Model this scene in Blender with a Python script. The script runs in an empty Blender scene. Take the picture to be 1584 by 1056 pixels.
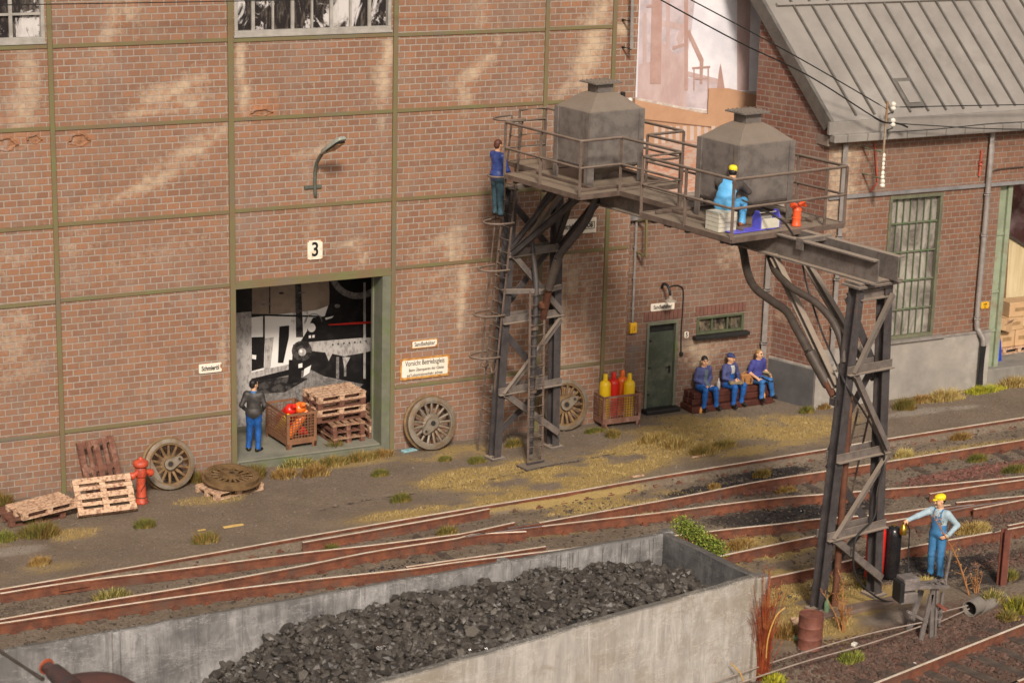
import bpy, bmesh, math, random
import numpy as np
from mathutils import Vector, Matrix
random.seed(7); rng=np.random.default_rng(7)
SC=bpy.context.scene; COL=SC.collection
R=math.radians
# ------------------------------------------------------------------ camera
F,_p,_y,_r=3302.,R(15.16),R(27.45),R(1.47)
_f=np.array([math.sin(_y)*math.cos(_p),math.cos(_y)*math.cos(_p),-math.sin(_p)])
_rt=np.array([math.cos(_y),-math.sin(_y),0.]); _up=np.cross(_rt,_f)
CA=math.cos(_r)*_rt+math.sin(_r)*_up; CB=-math.sin(_r)*_rt+math.cos(_r)*_up
def ray(x,y): return CA*(x-792)/F-CB*(y-528)/F+_f
CP=-ray(365,727)*50.
cam=bpy.data.cameras.new('camera'); cam_o=bpy.data.objects.new('camera',cam); COL.objects.link(cam_o)
cam.sensor_width=36; cam.lens=F/1584*36; cam.clip_start=.5; cam.clip_end=2000
m=Matrix.Identity(4)
for i in range(3): m[i][0]=CA[i]; m[i][1]=CB[i]; m[i][2]=-_f[i]; m[i][3]=CP[i]
cam_o.matrix_world=m; SC.camera=cam_o
cam.dof.use_dof=True; cam.dof.focus_distance=47; cam.dof.aperture_fstop=.95
# ------------------------------------------------------------------ light
SUN_EL,SUN_AZ=R(36),R(201)      # azimuth clockwise from +Y
w=bpy.data.worlds.new("World"); SC.world=w; w.use_nodes=True
nt=w.node_tree; bg=nt.nodes['Background']; sky=nt.nodes.new('ShaderNodeTexSky')
sky.sky_type='NISHITA'; sky.sun_disc=False; sky.sun_elevation=SUN_EL; sky.sun_rotation=SUN_AZ
sky.air_density=1.0; sky.dust_density=4.0; sky.ozone_density=.4
hs=nt.nodes.new('ShaderNodeHueSaturation'); hs.inputs['Saturation'].default_value=.35; nt.links.new(sky.outputs[0],hs.inputs['Color']); tn=nt.nodes.new('ShaderNodeMix'); tn.data_type='RGBA'; tn.blend_type='MULTIPLY'; tn.inputs[0].default_value=1; tn.inputs[7].default_value=(1,.93,.89,1); nt.links.new(hs.outputs[0],tn.inputs[6]); nt.links.new(tn.outputs[2],bg.inputs[0]); bg.inputs[1].default_value=.09
sl=bpy.data.lights.new('sun','SUN'); so=bpy.data.objects.new('sun',sl); COL.objects.link(so)
sl.energy=3.5; sl.angle=R(8); sl.color=(1,.895,.79)
sd=Vector((math.sin(SUN_AZ)*math.cos(SUN_EL),math.cos(SUN_AZ)*math.cos(SUN_EL),math.sin(SUN_EL)))
so.rotation_euler=sd.to_track_quat('Z','Y').to_euler()
SC.view_settings.view_transform='Standard'; SC.view_settings.look='None'; SC.view_settings.exposure=0.08; SC.view_settings.gamma=1
# ------------------------------------------------------------------ surveying helpers (real planes only)
def G(x,y,z=0.):
    d=ray(x,y); return Vector(CP+d*(z-CP[2])/d[2])
def W(x,y,Y=0.):
    d=ray(x,y); return Vector(CP+d*(Y-CP[1])/d[1])
def Hh(g,x,y):
    d=ray(x,y); t=((g[0]-CP[0])*d[0]+(g[1]-CP[1])*d[1])/(d[0]**2+d[1]**2); return float(CP[2]+t*d[2])
# ------------------------------------------------------------------ materials
def nodes(m): return m.node_tree.nodes, m.node_tree.links
class NM:
    def __init__(s,name,rough=.7,metal=0.,spec=.4):
        s.m=bpy.data.materials.new(name); s.m.use_nodes=True; s.n=s.m.node_tree.nodes; s.l=s.m.node_tree.links
        s.b=s.n['Principled BSDF']; s.b.inputs['Roughness'].default_value=rough; s.b.inputs['Metallic'].default_value=metal
        s.b.inputs['Specular IOR Level'].default_value=spec
    def new(s,t,**k):
        n=s.n.new(t)
        for a,b in k.items(): setattr(n,a,b)
        return n
    def inp(s,sock,v):
        if hasattr(v,'is_linked') or isinstance(v,bpy.types.NodeSocket): s.l.new(v,sock)
        else: sock.default_value=v
    def coord(s,kind='Object'): return s.new('ShaderNodeTexCoord').outputs[kind]
    def noise(s,scale,detail=4,rough=.6,vec=None,out='Fac',stretch=None,dist=0.):
        n=s.new('ShaderNodeTexNoise'); n.inputs['Scale'].default_value=scale; n.inputs['Detail'].default_value=detail; n.inputs['Roughness'].default_value=rough
        n.inputs['Distortion'].default_value=dist
        v=vec if vec is not None else s.coord()
        if stretch:
            mp=s.new('ShaderNodeMapping'); mp.inputs['Scale'].default_value=stretch; s.l.new(v,mp.inputs[0]); v=mp.outputs[0]
        s.l.new(v,n.inputs['Vector']); return n.outputs[out]
    def ramp(s,f,a,b,c0=0.,c1=1.):
        r=s.new('ShaderNodeMapRange'); r.inputs[1].default_value=a; r.inputs[2].default_value=b; r.inputs[3].default_value=c0; r.inputs[4].default_value=c1
        s.inp(r.inputs[0],f); return r.outputs[0]
    def math(s,op,a,b=0.):
        r=s.new('ShaderNodeMath',operation=op); s.inp(r.inputs[0],a); s.inp(r.inputs[1],b); return r.outputs[0]
    def mix(s,f,a,b,mode='MIX'):
        r=s.new('ShaderNodeMix',data_type='RGBA',blend_type=mode)
        s.inp(r.inputs[0],f)
        for i,v in ((6,a),(7,b)):
            if isinstance(v,tuple): v=(*v,1) if len(v)==3 else v
            s.inp(r.inputs[i],v)
        return r.outputs[2]
    def base(s,c):
        if isinstance(c,tuple): c=(*c,1) if len(c)==3 else c
        s.inp(s.b.inputs['Base Color'],c); return s
    def bump(s,h,strength=.3,dist=.02):
        b=s.new('ShaderNodeBump'); b.inputs['Strength'].default_value=strength; b.inputs['Distance'].default_value=dist
        s.inp(b.inputs['Height'],h); s.l.new(b.outputs[0],s.b.inputs['Normal']); return s
def up_facing(M):
    g=M.new('ShaderNodeNewGeometry'); x=M.new('ShaderNodeSeparateXYZ'); M.l.new(g.outputs['Normal'],x.inputs[0]); return x.outputs[2]
MATS={}
def simple(name,c,c2=None,rough=.7,metal=0.,sc=6.,bump=.15,spec=.4,lo=.4,hi=.65,stretch=None,c3=None):
    if name in MATS: return MATS[name]
    M=NM(name,rough,metal,spec)
    c2=c2 or tuple(v*.72 for v in c)
    n=M.noise(sc,6,.65,stretch=stretch); col=M.mix(M.ramp(n,lo,hi),c,c2)
    if c3: col=M.mix(M.ramp(M.noise(sc*.4,5,.7),.52,.66),col,c3)
    M.base(col)
    if bump: M.bump(M.noise(sc*6,3,.6),bump,.01)
    MATS[name]=M.m; return M.m
def dusty(name,c,dust=(.2,.15,.1),rust=(.12,.05,.025),amt=.75,rough=.6,rustlo=.58):
    M=NM(name,rough,.15,.4)
    n=M.noise(3.5,6,.7); col=M.mix(M.ramp(n,.42,.62),c,tuple(v*.62 for v in c))
    col=M.mix(M.ramp(M.noise(9,7,.75),rustlo,rustlo+.12),col,rust)
    u=M.ramp(up_facing(M),.25,.9); g=M.math('MULTIPLY',u,M.ramp(M.noise(7,5,.7),.25,.55,.5,1.))
    col=M.mix(M.math('MULTIPLY',g,amt),col,dust)
    rs=M.noise(5,5,.7,stretch=(2.2,2.2,.12)); col=M.mix(M.ramp(rs,.58,.72,0,.45),col,tuple(v*1.0 for v in (dust[0]*.7,dust[1]*.62,dust[2]*.55)))
    fl=M.ramp(M.noise(38,3,.6),.66,.72); col=M.mix(M.math('MULTIPLY',fl,.35),col,(.35,.31,.27))
    M.base(col).bump(M.noise(55,3,.6),.18,.006); MATS[name]=M.m; return M.m
def brick(name,c1,c2,mortar,stain=True,tone=(1,1,1)):
    M=NM(name,.85,0,.25)
    uv=M.coord('UV')
    bt=M.new('ShaderNodeTexBrick'); M.l.new(uv,bt.inputs['Vector'])
    bt.offset=.5; bt.squash=1
    for k,v in {'Scale':1.,'Mortar Size':.016,'Mortar Smooth':.2,'Bias':-.1,'Brick Width':.281,'Row Height':.1505}.items(): bt.inputs[k].default_value=v
    bt.inputs['Color1'].default_value=(*c1,1); bt.inputs['Color2'].default_value=(*c2,1); bt.inputs['Mortar'].default_value=(*mortar,1)
    col=bt.outputs['Color']
    fine=M.noise(18,5,.7,vec=uv); col=M.mix(M.ramp(fine,.35,.75,0,.45),col,tuple(.6*v for v in c1))
    broad=M.noise(.55,4,.6,vec=uv); col=M.mix(M.ramp(broad,.42,.68,0,.35),col,(c1[0]*.62,c1[1]*.78,c1[2]*.95))
    haze=M.noise(1.3,5,.6,vec=uv,stretch=(1,.55,1)); col=M.mix(M.ramp(haze,.5,.75,0,.28),col,(.33,.25,.18))
    if stain:
        at=M.new('ShaderNodeAttribute',attribute_name='stain'); sp=M.new('ShaderNodeSeparateColor'); M.l.new(at.outputs['Color'],sp.inputs[0])
        brk=M.noise(7,6,.75,vec=uv)
        b2=M.new('ShaderNodeTexBrick'); M.l.new(uv,b2.inputs['Vector']); b2.offset=.5
        for k_,v_ in {'Scale':1.,'Mortar Size':.0125,'Mortar Smooth':.12,'Bias':0,'Brick Width':.281,'Row Height':.1505}.items(): b2.inputs[k_].default_value=v_
        b2.inputs['Color1'].default_value=(0,0,0,1); b2.inputs['Color2'].default_value=(1,1,1,1); b2.inputs['Mortar'].default_value=(.1,.1,.1,1)
        pb=M.new('ShaderNodeSeparateColor'); M.l.new(b2.outputs['Color'],pb.inputs[0])
        k=M.math('ADD',M.math('ADD',sp.outputs[0],M.ramp(brk,.3,.7,-.42,.30)),M.ramp(pb.outputs[0],0,1,-.28,.20))
        col=M.mix(M.ramp(k,.15,1.0,0,.72),col,(.58,.45,.31))
        k=M.math('ADD',sp.outputs[2],M.ramp(brk,.3,.7,-.35,.3)); col=M.mix(M.ramp(k,.15,1,0,.85),col,(.15,.125,.105))
        k=M.math('ADD',sp.outputs[1],M.ramp(brk,.3,.7,-.35,.3)); col=M.mix(M.ramp(k,.2,1,0,.8),col,(.42,.16,.06))
    M.base(col)
    blk=M.noise(2.2,6,.7,vec=uv); col=M.mix(M.ramp(blk,.60,.78,0,.5),col,tuple(.5*v for v in c1)); dr_=M.noise(3.2,5,.7,vec=uv,stretch=(1.6,.16,1)); col=M.mix(M.ramp(dr_,.52,.74,0,.4),col,(.15,.105,.08)); gr=M.noise(.9,5,.65,vec=uv,stretch=(1,.6,1)); col=M.mix(M.ramp(gr,.5,.72,0,.35),col,(.25,.21,.18)); M.base(col)
    h=M.math('ADD',M.ramp(bt.outputs['Fac'],0,1,1,0),M.math('MULTIPLY',M.noise(40,4,.7,vec=uv),.35))
    M.bump(h,.75,.016); MATS[name]=M.m; return M.m
BRICK=brick('brick_wall',(.320,.160,.090),(.205,.108,.070),(.35,.305,.255))
BRICK2=brick('brick_wall_dark',(.215,.090,.058),(.15,.064,.045),(.27,.22,.18))
OLIVE=simple('olive_paint',(.150,.148,.062),(.17,.115,.06),.8,sc=1.3,bump=.2,lo=.35,hi=.62,c3=(.15,.125,.09))
def mat_ground():
    M=NM('ground_dirt',.95,0,.15)
    at=M.new('ShaderNodeAttribute',attribute_name='gcol'); sp=M.new('ShaderNodeSeparateColor'); M.l.new(at.outputs['Color'],sp.inputs[0]); al=at.outputs['Alpha']
    big=M.noise(.9,5,.6); fine=M.noise(14,7,.75); vf=M.noise(70,4,.7)
    col=M.mix(M.ramp(big,.35,.65),(.215,.165,.120),(.285,.225,.168))
    col=M.mix(M.ramp(fine,.35,.72),col,(.105,.080,.058))
    col=M.mix(M.ramp(vf,.62,.7,0,.7),col,(.3,.25,.19))
    col=M.mix(M.ramp(vf,.3,.38,.75,0),col,(.045,.035,.03))
    k=M.math('ADD',sp.outputs[0],M.ramp(fine,.3,.7,-.4,.4)); 
    moss=M.mix(M.ramp(M.noise(45,4,.7),.35,.7),(.43,.305,.115),(.26,.185,.07)); col=M.mix(M.ramp(k,.12,.6,0,.95),col,moss)
    k=M.math('ADD',sp.outputs[1],M.ramp(fine,.3,.7,-.35,.35)); col=M.mix(M.ramp(k,.3,.7,0,.9),col,(.032,.027,.026))
    k=M.math('ADD',sp.outputs[2],M.ramp(fine,.3,.7,-.35,.35)); col=M.mix(M.ramp(k,.3,.7,0,.85),col,(.12,.066,.047))
    k=M.math('ADD',al,M.ramp(fine,.3,.7,-.4,.35)); col=M.mix(M.ramp(k,.3,.8,0,.7),col,(.34,.30,.25))
    M.base(col).bump(M.math('ADD',fine,M.math('MULTIPLY',vf,.6)),.9,.03); return M.m
GROUND=mat_ground()
CONC=simple('old_concrete',(.36,.33,.28),(.22,.20,.175),.85,sc=1.2,bump=.3,stretch=(1,1,.35),c3=(.13,.12,.115))
CONCD=simple('grimy_concrete',(.30,.27,.235),(.17,.155,.14),.85,sc=2.0,bump=.4,stretch=(1.6,1.6,.25),c3=(.10,.093,.09),lo=.4,hi=.6)
CONCO=simple('pale_concrete',(.52,.465,.39),(.33,.30,.255),.85,sc=1.3,bump=.35,stretch=(1.5,1.5,.3),c3=(.40,.34,.235),lo=.38,hi=.66)
PLINTH=simple('plinth_render',(.33,.295,.25),(.20,.185,.165),.85,sc=1.0,bump=.12,c3=(.40,.37,.32),lo=.35,hi=.7)
ZINC=simple('zinc_sheet',(.27,.246,.218),(.22,.20,.178),.55,.1,sc=1.2,bump=.05,c3=(.30,.275,.245))
ZINCD=simple('zinc_seam',(.17,.155,.135),None,.5,.3,sc=4,bump=.05)
PIPE=simple('zinc_pipe',(.33,.30,.275),(.24,.215,.19),.5,.3,sc=5,bump=.05)
STEEL=dusty('grey_steel',(.175,.148,.130),dust=(.40,.32,.24),amt=.9)
STEELD=dusty('dark_steel',(.072,.064,.064),dust=(.26,.205,.15),amt=.85)
TANK=dusty('tank_steel',(.185,.160,.142),dust=(.26,.205,.15),amt=.8,rust=(.10,.06,.035),rustlo=.63)
RAILING=dusty('railing_steel',(.155,.112,.088),dust=(.30,.235,.175),amt=.6)
RUSTY=simple('rusty_steel',(.13,.05,.026),(.08,.032,.02),.85,.1,sc=5,bump=.3,c3=(.19,.09,.045))
RUSTW=simple('rusty_wheel',(.20,.125,.055),(.12,.07,.032),.7,.3,sc=4,bump=.25,c3=(.24,.15,.07))
GREYW=simple('grey_iron',(.24,.205,.16),(.17,.125,.08),.55,.4,sc=5,bump=.2,c3=(.20,.12,.06))
RAILS=simple('rail_side_rust',(.215,.075,.036),(.11,.042,.026),.9,0,sc=4,bump=.35,c3=(.12,.065,.045),lo=.35,hi=.6)
RAILT=simple('rail_head_sheen',(.88,.80,.66),(.72,.58,.42),.25,.35,sc=3,bump=0)  # bright shine of the rail top painted in as a pale base colour
RAILN=simple('polished_rail',(.8,.8,.8),(.65,.64,.62),.2,.95,sc=3,bump=0)
SLEEP=simple('old_sleeper',(.085,.06,.044),(.055,.04,.032),.95,sc=8,bump=.5,stretch=(.3,1,1),c3=(.13,.10,.075))
WOODL=simple('pale_wood',(.56,.37,.24),(.26,.14,.085),.85,sc=14,bump=.3,stretch=(1,1,1),lo=.47,hi=.6,c3=(.60,.42,.28))
WOODM=simple('mid_wood',(.36,.215,.125),(.20,.10,.06),.85,sc=9,bump=.3,c3=(.45,.30,.19))
WOODD=simple('brown_wood',(.17,.072,.045),(.10,.042,.028),.85,sc=9,bump=.3,c3=(.26,.14,.095))
TIMBER=simple('tarred_timber',(.088,.026,.017),(.05,.017,.012),.5,sc=5,bump=.3)
REDH=simple('hydrant_red',(.52,.075,.03),(.34,.05,.026),.5,sc=7,bump=.15,c3=(.20,.045,.03),spec=.5,lo=.45,hi=.6)
ORH=simple('hydrant_orange',(.85,.11,.03),(.72,.09,.025),.4,sc=4,bump=0)
YEL=simple('yellow_cylinder',(.82,.55,.015),(.76,.48,.015),.35,sc=4,bump=0,c3=(.60,.40,.05),spec=.5)
REDC=simple('red_cylinder',(.68,.025,.016),(.6,.02,.012),.3,sc=4,bump=0,c3=(.40,.04,.03),spec=.5)
ORC=simple('orange_cylinder',(.86,.19,.025),(.8,.15,.02),.3,sc=4,bump=0,c3=(.60,.17,.05),spec=.5)
BLK=simple('black_cylinder',(.012,.012,.014),(.02,.018,.018),.25,sc=4,bump=0,spec=.5)
CRATEM=simple('crate_brown_steel',(.25,.12,.062),(.18,.085,.045),.7,.1,sc=5,bump=.15)
CRATER=simple('crate_rust_steel',(.26,.13,.088),(.16,.07,.045),.75,.1,sc=6,bump=.15,c3=(.36,.22,.17))
GRNDOOR=simple('green_door',(.062,.075,.05),(.045,.055,.038),.75,sc=4,bump=.2,stretch=(1,1,.2),c3=(.10,.105,.075))
GRNFR=simple('grey_green_frame',(.16,.16,.115),(.115,.12,.085),.75,sc=3,bump=.2,c3=(.12,.15,.06))
GRNBAR=simple('green_bar',(.085,.135,.06),(.15,.145,.10),.7,sc=5,bump=.1)
MINT=simple('mint_door',(.27,.31,.21),(.21,.24,.16),.7,sc=2.5,bump=.15,c3=(.22,.17,.11))
GREYFR=simple('grey_window_frame',(.36,.335,.295),(.27,.25,.22),.7,sc=4,bump=.15)
ENAM=simple('white_enamel',(.80,.73,.62),(.74,.66,.52),.35,sc=3,bump=0)
ENAMR=simple('rust_edged_enamel',(.78,.70,.57),(.62,.40,.17),.4,sc=5,bump=.1,lo=.52,hi=.68)
ENBOR=simple('yellow_rust_border',(.60,.33,.08),(.34,.13,.04),.7,sc=9,bump=.2)
ENRUST=simple('enamel_rust',(.42,.17,.05),(.25,.09,.03),.8,sc=12,bump=.3)
INK=simple('black_lettering',(.012,.012,.012),None,.5,bump=0)
YBOX=simple('yellow_box',(.72,.40,.02),(.6,.32,.02),.45,sc=8,bump=.05)
LAMPG=simple('lamp_green_grey',(.13,.14,.115),(.09,.10,.08),.5,.2,sc=6,bump=.05)
BLACKM=simple('black_metal',(.025,.024,.023),None,.5,.2,sc=6,bump=.05)
CARD=simple('cardboard',(.52,.34,.18),(.46,.29,.15),.85,sc=5,bump=.05)
PORC=simple('porcelain',(.75,.70,.6),None,.3,bump=0)
BLUE=simple('blue_plastic',(.015,.05,.42),None,.5,bump=0)
VIOLET=simple('violet_plastic',(.13,.13,.62),None,.5,bump=0)
OFFW=simple('offwhite_board',(.55,.52,.42),(.48,.45,.36),.7,sc=6,bump=.1)
RUBBER=simple('black_rubber',(.028,.024,.022),None,.5,bump=.05)
GREYHOSE=simple('grey_hose',(.085,.068,.055),(.06,.045,.036),.55,.2,sc=5,bump=.1)
BRASS=simple('brass',(.55,.36,.05),(.35,.22,.04),.3,.85,sc=12,bump=.1)
GLASSB=simple('clear_grey_glass',(.38,.36,.34),None,.15,bump=0)
GLASSG=simple('green_glass',(.16,.26,.15),None,.15,bump=0)
LEATHER=simple('tan_leather',(.42,.20,.07),(.33,.15,.05),.5,sc=6,bump=.1)
def mat_leaf(name,a,b,c=None):
    M=NM(name,.8,0,.2); o=M.new('ShaderNodeObjectInfo'); n=M.noise(9,3,.6)
    col=M.mix(M.ramp(n,.35,.65),a,b)
    if c: col=M.mix(M.ramp(M.noise(3,3,.5),.5,.65),col,c)
    M.base(col); M.b.inputs['Subsurface Weight'].default_value=0; MATS[name]=M.m; return M.m
GR_OLIVE=mat_leaf('grass_olive',(.17,.15,.035),(.09,.10,.022),(.26,.19,.05))
GR_TAN=mat_leaf('grass_tan',(.36,.225,.07),(.22,.125,.035),(.42,.30,.12))
GR_BROWN=mat_leaf('grass_brown',(.22,.115,.035),(.14,.085,.025))
GR_PALE=mat_leaf('grass_pale',(.52,.42,.16),(.40,.30,.09))
GR_LIME=mat_leaf('plant_lime',(.30,.33,.06),(.17,.20,.035))
GR_YEL=mat_leaf('plant_yellow',(.50,.44,.03),(.34,.32,.03))
GR_DRY=mat_leaf('dry_twig',(.40,.20,.075),(.30,.13,.05))
GR_RED=mat_leaf('red_brown_stalk',(.26,.055,.018),(.16,.035,.015),(.36,.12,.04))
def mat_smudge(name,dark,light,s=2.4,lo=.45,hi=.6,rough=.25):
    M=NM(name,rough,0,.5); n=M.noise(s,6,.7,dist=1.2,stretch=(1,1,.6)); col=M.mix(M.ramp(n,lo,hi),dark,light)
    n2=M.noise(s*4,5,.7,stretch=(1.5,1.5,.4)); col=M.mix(M.ramp(n2,.5,.7,0,.45),col,(.27,.23,.19)); M.base(col); MATS[name]=M.m; return M.m
PANE=mat_smudge('sooty_pane',(.022,.018,.018),(.55,.52,.50),1.5,.5,.56)
PANE2=mat_smudge('dusty_pane',(.12,.10,.09),(.36,.33,.28),1.1,.40,.60,.4)
PANE3=mat_smudge('dim_pane',(.02,.017,.014),(.24,.19,.12),2.2,.45,.65,.2)
# ------------------------------------------------------------------ mesh builder
def frame_from(d,up=(0,0,1)):
    d=Vector(d).normalized(); up=Vector(up)
    if abs(d.dot(up))>.98: up=Vector((0,1,0)) if abs(d.y)<.9 else Vector((1,0,0))
    x=d.cross(up).normalized(); y=x.cross(d).normalized(); return x,y,d
class MB:
    def __init__(s): s.v=[]; s.f=[]; s.mi=[]; s.mm=[]; s.cur=0
    def use(s,m):
        if m not in s.mm: s.mm.append(m)
        s.cur=s.mm.index(m); return s
    def add(s,v,f):
        o=len(s.v); s.v+= [tuple(p) for p in v]; s.f+=[[i+o for i in q] for q in f]; s.mi+=[s.cur]*len(f); return s
    def box(s,c,d,rz=0.,M=None):
        x,y,z=d[0]/2,d[1]/2,d[2]/2
        vs=[Vector((a*x,b*y,e*z)) for e in(-1,1) for b in(-1,1) for a in(-1,1)]
        if M is None: M=Matrix.Rotation(rz,3,'Z')
        vs=[M@v+Vector(c) for v in vs]
        return s.add(vs,[(0,2,3,1),(4,5,7,6),(0,1,5,4),(2,6,7,3),(0,4,6,2),(1,3,7,5)])
    def bar(s,a,b,w,h,up=(0,0,1)):
        a=Vector(a);b=Vector(b); x,y,d=frame_from(b-a,up)
        vs=[p+x*i*w/2+y*j*h/2 for p in(a,b) for i,j in((-1,-1),(1,-1),(1,1),(-1,1))]
        return s.add(vs,[(0,3,2,1),(4,5,6,7),(0,1,5,4),(1,2,6,5),(2,3,7,6),(3,0,4,7)])
    def prof(s,a,b,pts,up=(0,0,1)):
        a=Vector(a);b=Vector(b); x,y,d=frame_from(b-a,up); n=len(pts)
        vs=[p+x*i+y*j for p in(a,b) for i,j in pts]
        return s.add(vs,[tuple(range(n-1,-1,-1)),tuple(range(n,2*n))]+[(i,(i+1)%n,n+(i+1)%n,n+i) for i in range(n)])
    def ibeam(s,a,b,w,h,t=.02,up=(0,0,1)):
        W2,H2,T=w/2,h/2,t
        return s.prof(a,b,[(-W2,-H2),(W2,-H2),(W2,-H2+T),(T/2,-H2+T),(T/2,H2-T),(W2,H2-T),(W2,H2),(-W2,H2),(-W2,H2-T),(-T/2,H2-T),(-T/2,-H2+T),(-W2,-H2+T)],up)
    def angle(s,a,b,w,h,t=.016,up=(0,0,1),fx=1,fy=1):
        p=[(0,0),(w,0),(w,t),(t,t),(t,h),(0,h)]; p=[(x*fx,y*fy) for x,y in p]
        if fx*fy<0: p=p[::-1]
        return s.prof(a,b,p,up)
    def tube(s,pts,r,n=8,caps=True):
        pts=[Vector(p) for p in pts]; rs=r if isinstance(r,(list,tuple)) else [r]*len(pts); o=[]
        up=None
        for i,p in enumerate(pts):
            d=(pts[min(i+1,len(pts)-1)]-pts[max(i-1,0)])
            if up is None: x,y,_=frame_from(d)
            else:
                d.normalize(); x=up-d*up.dot(d); x.normalize(); y=d.cross(x)
            up=x
            for k in range(n):
                a=2*math.pi*k/n; o.append(p+(x*math.cos(a)+y*math.sin(a))*rs[i])
        f=[]
        for i in range(len(pts)-1):
            for k in range(n):
                a=i*n+k;b=i*n+(k+1)%n; f.append((a,b,b+n,a+n))
        if caps: f.append(tuple(range(n-1,-1,-1))); f.append(tuple(range((len(pts)-1)*n,len(pts)*n)))
        return s.add(o,f)
    def lathe(s,prof,c=(0,0,0),axis=(0,0,1),n=24,closed=False):
        x,y,d=frame_from(axis,(0,1,0) if abs(axis[1])<.9 else (0,0,1)); c=Vector(c); o=[];f=[]
        for r,h in prof:
            for k in range(n):
                a=2*math.pi*k/n; o.append(c+d*h+(x*math.cos(a)+y*math.sin(a))*max(r,1e-4))
        m=len(prof); rg=range(m) if closed else range(m-1)
        for i in rg:
            for k in range(n):
                a=i*n+k;b=i*n+(k+1)%n; e=((i+1)%m)*n; f.append((a,b,e+(k+1)%n,e+k))
        if not closed: f.append(tuple(range(n-1,-1,-1))); f.append(tuple(range((m-1)*n,m*n)))
        return s.add(o,f)
    def plate(s,poly,t,M=None):   # polygon in xy extruded by t in z
        n=len(poly); vs=[Vector((x,y,z)) for z in(0,t) for x,y in poly]
        if M is not None: vs=[M@v for v in vs]
        return s.add(vs,[tuple(range(n-1,-1,-1)),tuple(range(n,2*n))]+[(i,(i+1)%n,n+(i+1)%n,n+i) for i in range(n)])
    def build(s,name,mat=None,parent=None,smooth=None,bevel=0.):
        me=bpy.data.meshes.new(name); me.from_pydata(s.v,[],s.f); 
        mats=s.mm if s.mm else [mat]
        for q in mats: me.materials.append(q)
        if s.mm and len(s.mm)>1: me.polygons.foreach_set('material_index',s.mi)
        if smooth is not None:
            me.polygons.foreach_set('use_smooth',[True]*len(me.polygons)); me.set_sharp_from_angle(angle=R(smooth))
        o=bpy.data.objects.new(name,me); COL.objects.link(o)
        if parent is not None: o.parent=parent
        if bevel:
            b=o.modifiers.new('bevel','BEVEL'); b.width=bevel; b.segments=2; b.limit_method='ANGLE'
        return o
def tag(o,label,cat,group=None,kind=None):
    if label: o['label']=label
    if cat: o['category']=cat
    if group: o['group']=group
    if kind: o['kind']=kind
    return o
def thing(name,label,cat,loc=(0,0,0),rz=0.,group=None,rot=None):
    o=bpy.data.objects.new(name,None); COL.objects.link(o); o.location=loc; o.rotation_euler=rot if rot else (0,0,rz); o.empty_display_size=.1
    return tag(o,label,cat,group)
def dup(o,parent=None,**k):
    c=o.copy(); COL.objects.link(c)
    if parent is not None: c.parent=parent
    for ch in list(o.children): dup(ch,c)
    return c
def dupt(o,label,loc,rz=0.,rot=None,group=None,scale=None):
    c=dup(o); c['label']=label; c.location=loc; c.rotation_euler=rot if rot else (0,0,rz)
    if group: c['group']=group
    if scale: c.scale=(scale,)*3
    return c
def smoothpath(pts,n=8):
    pts=[Vector(p) for p in pts]; out=[]
    for i in range(len(pts)-1):
        p0=pts[max(i-1,0)];p1=pts[i];p2=pts[i+1];p3=pts[min(i+2,len(pts)-1)]
        for k in range(n):
            t=k/n; out.append(.5*((2*p1)+(p2-p0)*t+(2*p0-5*p1+4*p2-p3)*t*t+(3*p1-p0-3*p2+p3)*t**3))
    out.append(pts[-1]); return out
def text_mesh(s,size,mat,parent,loc,rot=(R(90),0,0),sx=.75,name='lettering',align='CENTER',bold=.0,ext=.004):
    c=bpy.data.curves.new('t','FONT'); c.body=s; c.size=size; c.align_x=align; c.align_y='CENTER'; c.extrude=ext; c.offset=bold
    t=bpy.data.objects.new('t',c); COL.objects.link(t)
    dg=bpy.context.evaluated_depsgraph_get(); me=bpy.data.meshes.new_from_object(t.evaluated_get(dg)); bpy.data.objects.remove(t)
    me.materials.clear(); me.materials.append(mat); o=bpy.data.objects.new(name,me); COL.objects.link(o)
    o.parent=parent; o.location=loc; o.rotation_euler=rot; o.scale=(sx,1,1); return o
def vnoise(x,y,seed=0):
    x=np.asarray(x,float);y=np.asarray(y,float)
    xi=np.floor(x).astype(np.int64); yi=np.floor(y).astype(np.int64); fx=x-xi; fy=y-yi; fx=fx*fx*(3-2*fx); fy=fy*fy*(3-2*fy)
    def h(a,b):
        n=(a*374761393+b*668265263+seed*1442695041)&0xffffffff; n=((n^(n>>13))*1274126177)&0xffffffff; return ((n^(n>>16))&0xffff)/65535.
    return (h(xi,yi)*(1-fx)+h(xi+1,yi)*fx)*(1-fy)+(h(xi,yi+1)*(1-fx)+h(xi+1,yi+1)*fx)*fy
def fbm(x,y,o=4,seed=0):
    s=0;a=.5;t=0
    for i in range(o): s=s+a*vnoise(x*2**i,y*2**i,seed+i*17); t+=a; a*=.5
    return s/t
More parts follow.
